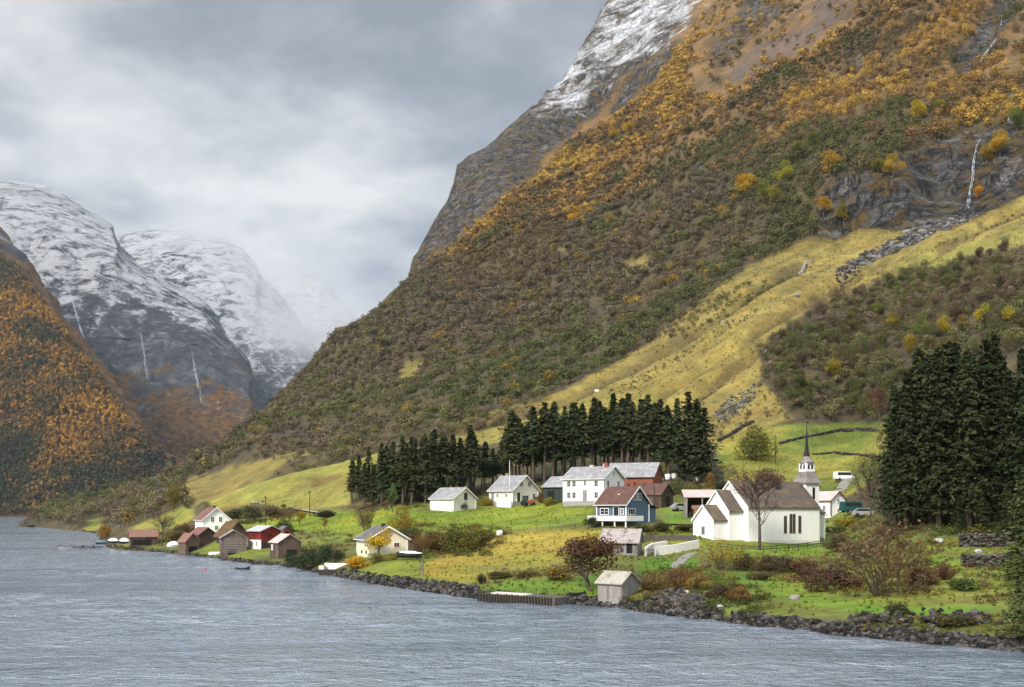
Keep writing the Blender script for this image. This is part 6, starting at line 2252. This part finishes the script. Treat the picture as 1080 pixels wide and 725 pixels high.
    MB().box(-1.9, 2.3, 0.9, 1.1, 0.953, 1.9).build('parapet', M['limewash'], o)
    MB().box(-2.3, -1.5, -0.3, 0.6, 0.953, 1.55).build('block', M['concrete'], o)
    # old pier wall below the green strip
    a, b = Vector(world(504, 633, CAMH * F / (634.5 - HOR))), Vector(world(584, 638, CAMH * F / (640 - HOR)))
    o = empty('pier', (a.x, a.y, 0))
    tag(o, 'old dark timber fronted pier along the shore below the green lawn strip', 'pier')
    n = 26
    dv = Vector((b.x - a.x, b.y - a.y, 0))
    nrm = Vector((-dv.y, dv.x, 0)).normalized()
    m = MB()
    for i in range(n):
        q = dv * (i / n)
        m.beam(q + Vector((0, 0, -0.8)), q + Vector((0, 0, 0.95 + rr.uniform(-.05, .08))), 0.16)
    m.build('piles', M['wetwood'], o)
    q0, q1 = nrm * 0.15, dv + nrm * 0.15
    m = MB().hexa([q0 + Vector((0, 0, -1)), q1 + Vector((0, 0, -1)), q1 + nrm * 6.0 + Vector((0, 0, -1)), q0 + nrm * 6.0 + Vector((0, 0, -1)),
                   q0 + Vector((0, 0, 0.85)), q1 + Vector((0, 0, 0.85)), q1 + nrm * 6.0 + Vector((0, 0, 0.95)), q0 + nrm * 6.0 + Vector((0, 0, 0.95))])
    m.build('fill', M['stove'], o)
    m = MB().hexa([q0 + dv * 0.12 + nrm * 0.6 + Vector((0, 0, 0.80)), q0 + dv * 0.6 + nrm * 0.6 + Vector((0, 0, 0.80)), q0 + dv * 0.6 + nrm * 1.8 + Vector((0, 0, 0.85)), q0 + dv * 0.12 + nrm * 1.8 + Vector((0, 0, 0.85)),
                   q0 + dv * 0.12 + nrm * 0.6 + Vector((0, 0, 0.98)), q0 + dv * 0.6 + nrm * 0.6 + Vector((0, 0, 0.98)), q0 + dv * 0.6 + nrm * 1.8 + Vector((0, 0, 1.02)), q0 + dv * 0.12 + nrm * 1.8 + Vector((0, 0, 1.02))])
    m.build('slab', M['concrete'], o)
    p = at(609, 628.5)
    o = boat('low dark boat lying on the grass left of the grey boathouse', p, R(8), 1.9, 0.7, 0.32, 'hulldark')
    # small thing on the church meadow: grave shelters, garden table
    p = at(703, 522)
    b = empty('garden_bench', p, R(5))
    tag(b, 'low grey garden bench on the lawn behind the brown shed', 'bench')
    MB().box(-1.2, 1.2, -0.35, 0.35, 0.75, 0.82).build('top', M['greywood'], b)
    for x in (-0.9, 0.9):
        MB().box(x - 0.06, x + 0.06, -0.3, 0.3, -0.2, 0.747).build('leg', M['greywood'], b)


village_things()


def stones():
    r = np.random.default_rng(55)
    P, S_ = [], []
    # stone revetment along the shore: pixels across, steps up the bank
    for x0, x1, n, s0, s1, up in ((358, 420, 260, 0.22, 0.55, 1.25), (420, 505, 620, 0.25, 0.62, 1.25), (505, 600, 240, 0.18, 0.42, 0.9), (570, 700, 620, 0.2, 0.5, 0.85), (680, 762, 420, 0.2, 0.55, 1.1),
                                  (772, 900, 560, 0.2, 0.5, 0.95), (900, 1110, 900, 0.18, 0.46, 0.95), (1110, 1400, 400, 0.2, 0.5, 1.3), (150, 358, 330, 0.2, 0.5, 0.7), (66, 150, 200, 0.22, 0.6, 0.8), (40, 108, 120, 0.3, 0.8, 0.8)):
        n = int(n * 1.1)
        x = r.uniform(x0, x1, n)
        sh = interp(SHORE, x)
        rise = up * F / (CAMH * F / (sh - HOR)) * 1.05          # rows taken up by the bank
        t = r.uniform(-0.06, 1.0, n) ** 1.0
        y = sh - rise * np.clip(t, 0, 1)
        G = world(x, y, depth(x, y))
        for i in range(n):
            P.append((G[i, 0], G[i, 1] + min(0.0, t[i]) * 4, G[i, 2] + 0.06))
            S_.append(r.uniform(s0, s1) * (0.60 if r.uniform() < 0.7 else 1.0))
    rocks_mesh('shore_rubble', np.array(P), np.array(S_) * 0.9, 56, 'stuff', 0.7, (0.036, 0.034, 0.032), 0.85)
    # rubble heap right of the grey boathouse and rocks at the lower right
    P, S_ = [], []
    for cx, cy, wx_, wy_, n in ((715, 634, 30, 10, 330), (1010, 655, 60, 9, 110), (930, 655, 40, 6, 60)):
        for i in range(n):
            x, y = cx + r.normal() * wx_ * 0.45, cy + r.normal() * wy_ * 0.45
            if y > interp(SHORE, x) - 2:
                continue
            p = at(x, y)
            P.append((p.x, p.y, p.z + r.uniform(0.0, 0.35)))
            S_.append(r.uniform(0.14, 0.42))
    rocks_mesh('rubble_heap', np.array(P), np.array(S_), 57, 'stuff', 0.75, (0.050, 0.045, 0.041), 0.65)
    # the scree fan below the cliff
    P, S_ = [], []
    for poly, n, s0, s1 in (([(880, 292), (896, 280), (915, 268), (940, 255), (965, 240), (985, 232), (1000, 240), (975, 256), (950, 266), (925, 276), (905, 288), (885, 298)], 900, 0.5, 1.9),
                            ([(752, 440), (766, 422), (785, 412), (798, 404), (796, 420), (780, 436), (762, 446)], 260, 0.35, 1.0), ([(835, 292), (850, 280), (860, 272), (856, 284), (842, 296)], 60, 0.3, 1.0),
                            ([(985, 240), (1020, 228), (1040, 226), (1020, 240), (1000, 248)], 160, 0.5, 1.6)):
        A = np.array(poly)
        x = r.uniform(A[:, 0].min(), A[:, 0].max(), n * 4)
        y = r.uniform(A[:, 1].min(), A[:, 1].max(), n * 4)
        k = np.where(inside(x, y, poly))[0][:n]
        G = ground(x[k], y[k])
        for g in G:
            P.append(g)
            S_.append(r.uniform(s0, s1) * (0.6 if r.uniform() < 0.7 else 1.2))
    rocks_mesh('scree', np.array(P), np.array(S_), 58, 'stuff', 0.7, (0.085, 0.082, 0.080), 0.5)
    # old field walls on the meadow, and the two walls below the right-hand spruces
    for lab, pts, hgt, sz in (('long grey dry stone wall across the top of the green meadow', [(822, 469), (842, 464), (862, 460), (885, 455), (905, 454), (925, 455)], 0.8, 0.42),
                              ('second dry stone wall across the green meadow, lower and fainter', [(858, 480), (880, 478), (905, 480), (928, 483)], 0.5, 0.36),
                              ('dark dry stone wall climbing left above the yellow green meadow tree', [(757, 466), (770, 460), (782, 452), (796, 446)], 1.0, 0.5),
                              ('upper dark stone wall below the right-hand spruces', [(1012, 577), (1030, 577), (1050, 577), (1074, 576)], 1.5, 0.30),
                              ('lower dark stone wall below the right-hand spruces', [(1016, 597), (1034, 598), (1052, 598), (1068, 595)], 1.2, 0.28)):
        W3 = [at(x, y) for x, y in pts]
        P, S_ = [], []
        for a, b in zip(W3[:-1], W3[1:]):
            n = int((b - a).length / (sz * 0.55)) + 1
            for k in range(n):
                c_ = a.lerp(b, k / n)
                for z in np.arange(0.0, hgt, sz * 0.7):
                    P.append((c_.x - W3[0].x + r.normal() * 0.08, c_.y - W3[0].y + r.normal() * 0.12, c_.z - W3[0].z + z + r.normal() * 0.05))
                    S_.append(sz * r.uniform(0.55, 1.05))
        o = rocks_mesh('stone_wall', np.array(P), np.array(S_), 60 + len(P), None, 0.62, (0.055, 0.050, 0.045), 0.6)
        o.location = W3[0]
        tag(o, lab, 'stone wall')
    # boulders one can point at
    for lab, x, y, s_, c_ in (('pale boulder on the yellow hayfield in the middle of the slope', 630, 417, 1.3, 0.45), ('flat pale boulder at the upper end of the scrub on the hayfield', 762, 334, 1.5, 0.42),
                              ('white boulder on the hayfield below the scree fan', 922, 300, 1.2, 0.5), ('grey boulder on the hayfield left of the scree fan', 840, 316, 1.4, 0.25), ('small dark boulder on the hayfield above the spruces', 580, 433, 1.0, 0.12),
                              ('pale flat boulder on top of the rubble heap at the shore', 724, 626, 0.55, 0.42), ('grey boulder on the grass at the right of the rubble heap', 760, 641, 0.4, 0.35), ('pale rock at the foot of the upper stone wall', 1032, 583, 0.5, 0.38),
                              ('big rock lying on the grass left of the upper stone wall', 990, 573, 0.7, 0.30), ('brown boulder on the green strip below the maroon bush', 838, 633, 0.55, 0.22), ('dark boulder beside the gravel path under the yellow bush', 745, 598, 0.55, 0.10),
                              ('grey boulder beside the grey boathouse door', 619, 633, 0.3, 0.22)):
        p = at(x, y)
        o = rocks_mesh('boulder', np.array([(0, 0, s_ * 0.25)]), np.array([s_]), int(x + y), None, 0.65, (c_, c_ * 0.97, c_ * 0.93), 0.05)
        o.location = p
        tag(o, lab, 'boulder')


stones()


def waterfalls():
    r = np.random.default_rng(77)
    def fall(pts, w0, w1, dfun, toward, name='waterfall'):
        P = []
        t = np.linspace(0, len(pts) - 1, (len(pts) - 1) * 10 + 1)
        X = np.interp(t, range(len(pts)), [p[0] for p in pts])
        Y = np.interp(t, range(len(pts)), [p[1] for p in pts])
        V, Fq, o = [], [], 0
        for s_ in range(4):
            x = X + np.cumsum(r.normal(size=len(X))) * 0.10 + (s_ - 1.5) * 0.45 * np.linspace(0.4, 1.6, len(X))
            d = dfun(x, Y) - toward
            C = world(x, Y, d)
            rad = np.linspace(w0, w1, len(X)) * np.clip(r.uniform(-0.12, 0.42, len(X)), 0.004, 1) * np.sin(np.linspace(0.35, 2.8, len(X))) ** 0.5
            v, f = tube_arr(C, rad, 5)
            V.append(v)
            Fq.append(f + o)
            o += len(v)
        me = np_mesh(name, np.concatenate(V), np.concatenate(Fq), None, None, True)
        link(name, me, M['foam'], kind='structure')
    near = lambda x, y: depth(x, y)
    fall([(1034, 146), (1030, 155), (1027, 170), (1026, 190), (1023, 205), (1021, 220)], 0.35, 0.7, near, 5.5)
    fall([(1057, 15), (1055, 30), (1048, 45), (1040, 55), (1033, 66)], 0.5, 1.1, near, 5.0)
    fall([(1062, 106), (1063, 118), (1064, 130)], 0.35, 0.5, near, 5.0)
    fall([(851, 274), (847, 283), (843, 290)], 0.4, 0.8, near, 2.0)
    fall([(738, 176), (737, 184), (735, 190)], 0.4, 0.7, near, 6.0)
    fall([(1000, 250), (996, 256), (990, 259)], 0.3, 0.6, near, 2.0)
    fall([(810, 367), (806, 372), (803, 374)], 0.3, 0.5, near, 2.0)
    farB = lambda x, y: far_depth(x, y, SIL_B, 2950, 0.95, 0.18)
    fall([(64, 278), (68, 296), (76, 316), (82, 336), (88, 356), (95, 378), (99, 404)], 2.0, 4.5, farB, 190)
    fall([(148, 350), (152, 372), (156, 400)], 1.2, 2.0, farB, 190)
    fall([(203, 372), (206, 395), (213, 425)], 1.5, 2.5, farB, 190)


waterfalls()


def scrub():
    """rough ground nobody could count plant by plant: tussocks, dead bracken, low scrub; and the scrub wood round the meadow"""
    r = np.random.default_rng(808)
    def low_protos(n, leaves, size, seed):
        out = []
        for i in range(n):
            q = np.random.default_rng(seed + i)
            lob = [(q.normal() * 0.5, q.normal() * 0.5, q.uniform(0.1, 0.45), q.uniform(0.35, 0.6), q.uniform(0.35, 0.6), q.uniform(0.3, 0.5)) for _ in range(4)]
            c = leaf_cloud(q, lob, leaves, size, 0.5, 0.9)
            c[0][:, 2] = np.maximum(c[0][:, 2], -0.1)
            out.append(c)
        return out
    pr = low_protos(7, 150, 0.19, 60)
    pal = [(0.050, 0.060, 0.018), (0.070, 0.085, 0.020), (0.085, 0.062, 0.026), (0.130, 0.082, 0.028), (0.070, 0.040, 0.024), (0.165, 0.125, 0.030), (0.095, 0.110, 0.024)]
    X, Y, H = [], [], []
    for poly, sp, h0, h1 in (([(650, 640), (672, 622), (690, 600), (722, 596), (745, 604), (790, 612), (812, 632), (800, 650), (740, 646), (700, 640)], 0.62, 0.35, 0.95),
                             ([(780, 600), (850, 600), (905, 582), (960, 585), (990, 600), (990, 628), (930, 632), (880, 628), (820, 612)], 0.75, 0.35, 1.0),
                             ([(905, 540), (940, 552), (1000, 566), (1010, 580), (960, 590), (905, 580), (890, 560)], 0.8, 0.4, 1.1),
                             ([(900, 655), (960, 650), (1040, 648), (1090, 650), (1090, 668), (1000, 668), (920, 664)], 0.62, 0.3, 0.8),
                             ([(1000, 590), (1070, 582), (1090, 600), (1090, 640), (1040, 636), (1010, 615)], 0.8, 0.35, 0.9),
                             ([(255, 562), (300, 560), (375, 562), (395, 566), (385, 580), (330, 585), (290, 580)], 1.0, 0.4, 1.1), ([(150, 562), (196, 556), (205, 568), (170, 576), (145, 572)], 1.1, 0.4, 1.2),
                             ([(236, 548), (262, 532), (300, 530), (318, 540), (300, 548), (260, 554)], 1.3, 0.7, 1.8), ([(425, 560), (450, 552), (520, 556), (540, 562), (520, 586), (450, 590), (430, 578)], 1.2, 0.5, 1.4),
                             ([(500, 612), (525, 602), (600, 596), (612, 604), (560, 611), (520, 616)], 0.8, 0.3, 0.8), ([(655, 560), (735, 556), (735, 563), (660, 566)], 0.9, 0.4, 1.0),
                             ([(700, 512), (760, 512), (772, 525), (745, 524), (705, 526)], 1.1, 0.5, 1.4), ([(555, 520), (576, 514), (582, 526), (570, 532)], 1.0, 0.5, 1.4),
                             ([(440, 612), (500, 618), (500, 624), (440, 618)], 0.8, 0.25, 0.6), ([(560, 516), (590, 500), (700, 498), (700, 508), (600, 510)], 1.6, 0.6, 1.6), ([(470, 526), (520, 515), (540, 508), (545, 522), (500, 530)], 1.6, 0.6, 1.5),
                             ([(370, 536), (400, 528), (450, 528), (452, 536), (400, 541)], 1.6, 0.5, 1.3), ([(935, 560), (960, 535), (1080, 530), (1090, 560), (1000, 566)], 1.2, 0.5, 1.5)):
        x, y, d = scatter(poly, sp * 0.72, int(sum(p[0] for p in poly)))
        X.append(x)
        Y.append(y)
        H.append(r.uniform(h0, h1, len(x)))
    x, y, h = np.concatenate(X), np.concatenate(Y), np.concatenate(H)
    k = y < interp(SHORE, x) - 6
    x, y, h = x[k], y[k], h[k]
    P = world(x, y, depth(x, y))
    P[:, 2] -= 0.08
    c = pick(r, pal, len(x), fbm(P * 0.09, 3, 811))
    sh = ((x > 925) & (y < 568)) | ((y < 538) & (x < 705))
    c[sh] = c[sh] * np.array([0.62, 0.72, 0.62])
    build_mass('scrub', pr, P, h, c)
    print('scrub', len(x))
    # tussocks of grass on the fields
    bl = []
    for i in range(6):
        q = np.random.default_rng(70 + i)
        n = 16
        V, Fq = [], []
        for j in range(n):
            a, b = q.uniform(0, 6.28), q.uniform(0, 0.5)
            cx, cy = math.cos(a) * b, math.sin(a) * b
            ln = q.uniform(0.5, 1.0)
            w_ = 0.11
            ox, oy = q.normal() * 0.3, q.normal() * 0.3
            o = len(V)
            V += [(cx - w_ * math.sin(a), cy + w_ * math.cos(a), 0), (cx + w_ * math.sin(a), cy - w_ * math.cos(a), 0), (cx + ox + 0.03, cy + oy, ln), (cx + ox - 0.03, cy + oy, ln)]
            Fq.append((o, o + 1, o + 2, o + 3))
        bl.append((np.array(V), np.array(Fq), np.repeat(q.uniform(0.8, 1.25, n), 4)[:, None] * np.ones(3)))
    poly = [(420, 612), (440, 560), (520, 565), (640, 552), (740, 562), (760, 580), (870, 575), (930, 585), (1010, 570), (1090, 575), (1090, 680), (950, 672), (850, 660), (760, 650), (650, 636), (560, 630), (500, 624)]
    x, y, d = scatter(poly, 0.36, 821, 1.0, None, depth)
    P = world(x, y, d)
    tint, rock, snow = ground_tint(x, y, P)
    n_ = fbm(P * 0.25, 3, 822)
    keep = r.uniform(0, 1, len(x)) < sstep(-0.5, 0.5, n_)
    keep &= y < interp(SHORE, x) - 5
    x2, y2, d2 = scatter(POLY_FIELD, 0.55, 825)
    x3, y3, d3 = scatter(POLY_MEADOW[0], 0.75, 826)
    x4, y4, d4 = scatter(POLY_GRASS[0], 1.5, 827)
    k4 = x4 < 1100
    x, y = np.concatenate([x[keep], x2, x3, x4[k4]]), np.concatenate([y[keep], y2, y3, y4[k4]])
    P = ground(x, y)
    tint, rock, snow = ground_tint(x, y, P)
    keep = np.ones(len(x), bool)
    x, y, P, tint = x[keep], y[keep], P[keep], tint[keep]
    c = tint * np.where(P[:, 1:2] > 320, r.uniform(0.86, 1.08, (len(x), 1)), r.uniform(0.6, 1.15, (len(x), 1))) * np.array([1.03, 0.97, 0.92])
    h = r.uniform(0.12, 0.34, len(x)) * np.where(P[:, 1] > 320, 2.2, 1.0)
    build_mass('grass_tussocks', bl, P, h * 1.0, c)
    print('tussocks', len(x))
    # scrub wood that closes the gap between thicket, meadow and hayfield
    X, Y, Z, H = [], [], [], []
    for poly, sp, h0, h1 in (([(806, 408), (838, 440), (870, 446), (935, 446), (940, 430), (980, 395), (1095, 365), (1200, 340), (1200, 235), (1095, 258), (1030, 274), (965, 290), (925, 302), (885, 318), (856, 334), (822, 358), (800, 376)], 2.0, 2.5, 5.5),
                             ([(740, 470), (745, 452), (770, 436), (800, 405), (815, 415), (842, 441), (800, 452), (770, 466)], 1.9, 0.8, 2.8), ([(690, 345), (745, 320), (800, 300), (835, 290), (820, 305), (760, 335), (715, 358), (680, 362)], 1.5, 1.2, 3.2),
                             ([(640, 417), (700, 382), (745, 354), (800, 328), (800, 335), (745, 363), (700, 393), (645, 424)], 1.2, 0.6, 1.7), ([(560, 434), (600, 424), (660, 392), (700, 370), (698, 379), (660, 403), (606, 433), (566, 442)], 1.3, 0.5, 1.5), ([(690, 447), (760, 402), (764, 411), (700, 453)], 1.2, 0.6, 1.8), ([(905, 296), (960, 272), (1000, 258), (1002, 262), (960, 278), (910, 302)], 2.2, 0.6, 1.5), ([(32, 555.5), (60, 545), (100, 535), (150, 530), (190, 520), (205, 535), (180, 541), (150, 551), (128, 558), (112, 549), (100, 548), (84, 560), (60, 558), (26, 556.3)], 1.7, 5.0, 9.0), ([(290, 500), (310, 486), (335, 474), (400, 466), (420, 478), (350, 492), (300, 506)], 1.9, 2.0, 5.0), ([(926, 456), (945, 438), (965, 470), (950, 510), (928, 490)], 1.7, 2.0, 5.0), ([(900, 520), (930, 500), (945, 520), (930, 545), (895, 535)], 1.8, 1.0, 3.0),
                             ([(985, 262), (1050, 232), (1100, 208), (1100, 216), (1050, 242), (1000, 268)], 2.6, 1.2, 3.0), ([(270, 486), (325, 466), (400, 458), (470, 444), (540, 434), (560, 438), (500, 462), (420, 478), (380, 484), (345, 484), (325, 474), (290, 486)], 2.1, 3.0, 7.0)):
        x, y, d = scatter(poly, sp, int(sum(p[1] for p in poly)))
        X.append(x)
        Y.append(y)
        H.append(r.uniform(h0, h1, len(x)))
    x, y, h = np.concatenate(X), np.concatenate(Y), np.concatenate(H)
    P = ground(x, y)
    P[:, 2] -= 0.3
    pal = [(0.100, 0.112, 0.038), (0.122, 0.118, 0.048), (0.138, 0.116, 0.062), (0.142, 0.112, 0.072), (0.118, 0.090, 0.062)]
    build_mass('scrub_wood', mass_protos(7, 240, 0.085, False, 990), P, h, pick(r, pal, len(x), fbm(P * 0.02, 3, 823)))
    print('scrub wood', len(x))


scrub()


def mist():
    """low cloud hanging in the valley between the snowy mountains"""
    m = bpy.data.materials.new('mist')
    m.use_nodes = True
    for n in list(m.node_tree.nodes):
        m.node_tree.nodes.remove(n)
    t = NT(m.node_tree)
    out = t.n('ShaderNodeOutputMaterial')
    oc = t.n('ShaderNodeTexCoord').outputs['Object']
    ln = t.n('ShaderNodeVectorMath', {0: oc}, operation='LENGTH').outputs['Value']
    fall = t.maprange(ln, 0.25, 1.0, 1.0, 0.0, True)
    pos = t.n('ShaderNodeNewGeometry').outputs['Position']
    nn = t.noise(pos, 0.0032, 5.0, 0.6, 0.4)
    den = t.math('MULTIPLY', fall, t.maprange(nn, 0.38, 0.68, 0.0, 1.0))
    v = t.n('ShaderNodeVolumePrincipled', {'Color': (0.95, 0.96, 0.98), 'Density': t.math('MULTIPLY', den, 0.0056), 'Anisotropy': 0.3})
    t.t.links.new(v.outputs[0], out.inputs['Volume'])
    for px, py, d, sx, sy, sz in ((286, 330, 3950, 190, 260, 260), (322, 352, 4000, 150, 240, 150), (345, 345, 5000, 420, 400, 270), (262, 236, 5000, 420, 400, 150), (10, 172, 4700, 620, 500, 90), (305, 285, 5700, 520, 500, 170), (205, 246, 4000, 240, 300, 90)):
        bm = bmesh.new()
        bmesh.ops.create_icosphere(bm, subdivisions=3, radius=1.0)
        me = bpy.data.meshes.new('mist')
        bm.to_mesh(me)
        bm.free()
        o = link('mist', me, m, kind='stuff')
        o.location = Vector(world(px, py, d))
        o.scale = (sx, sy, sz)


mist()
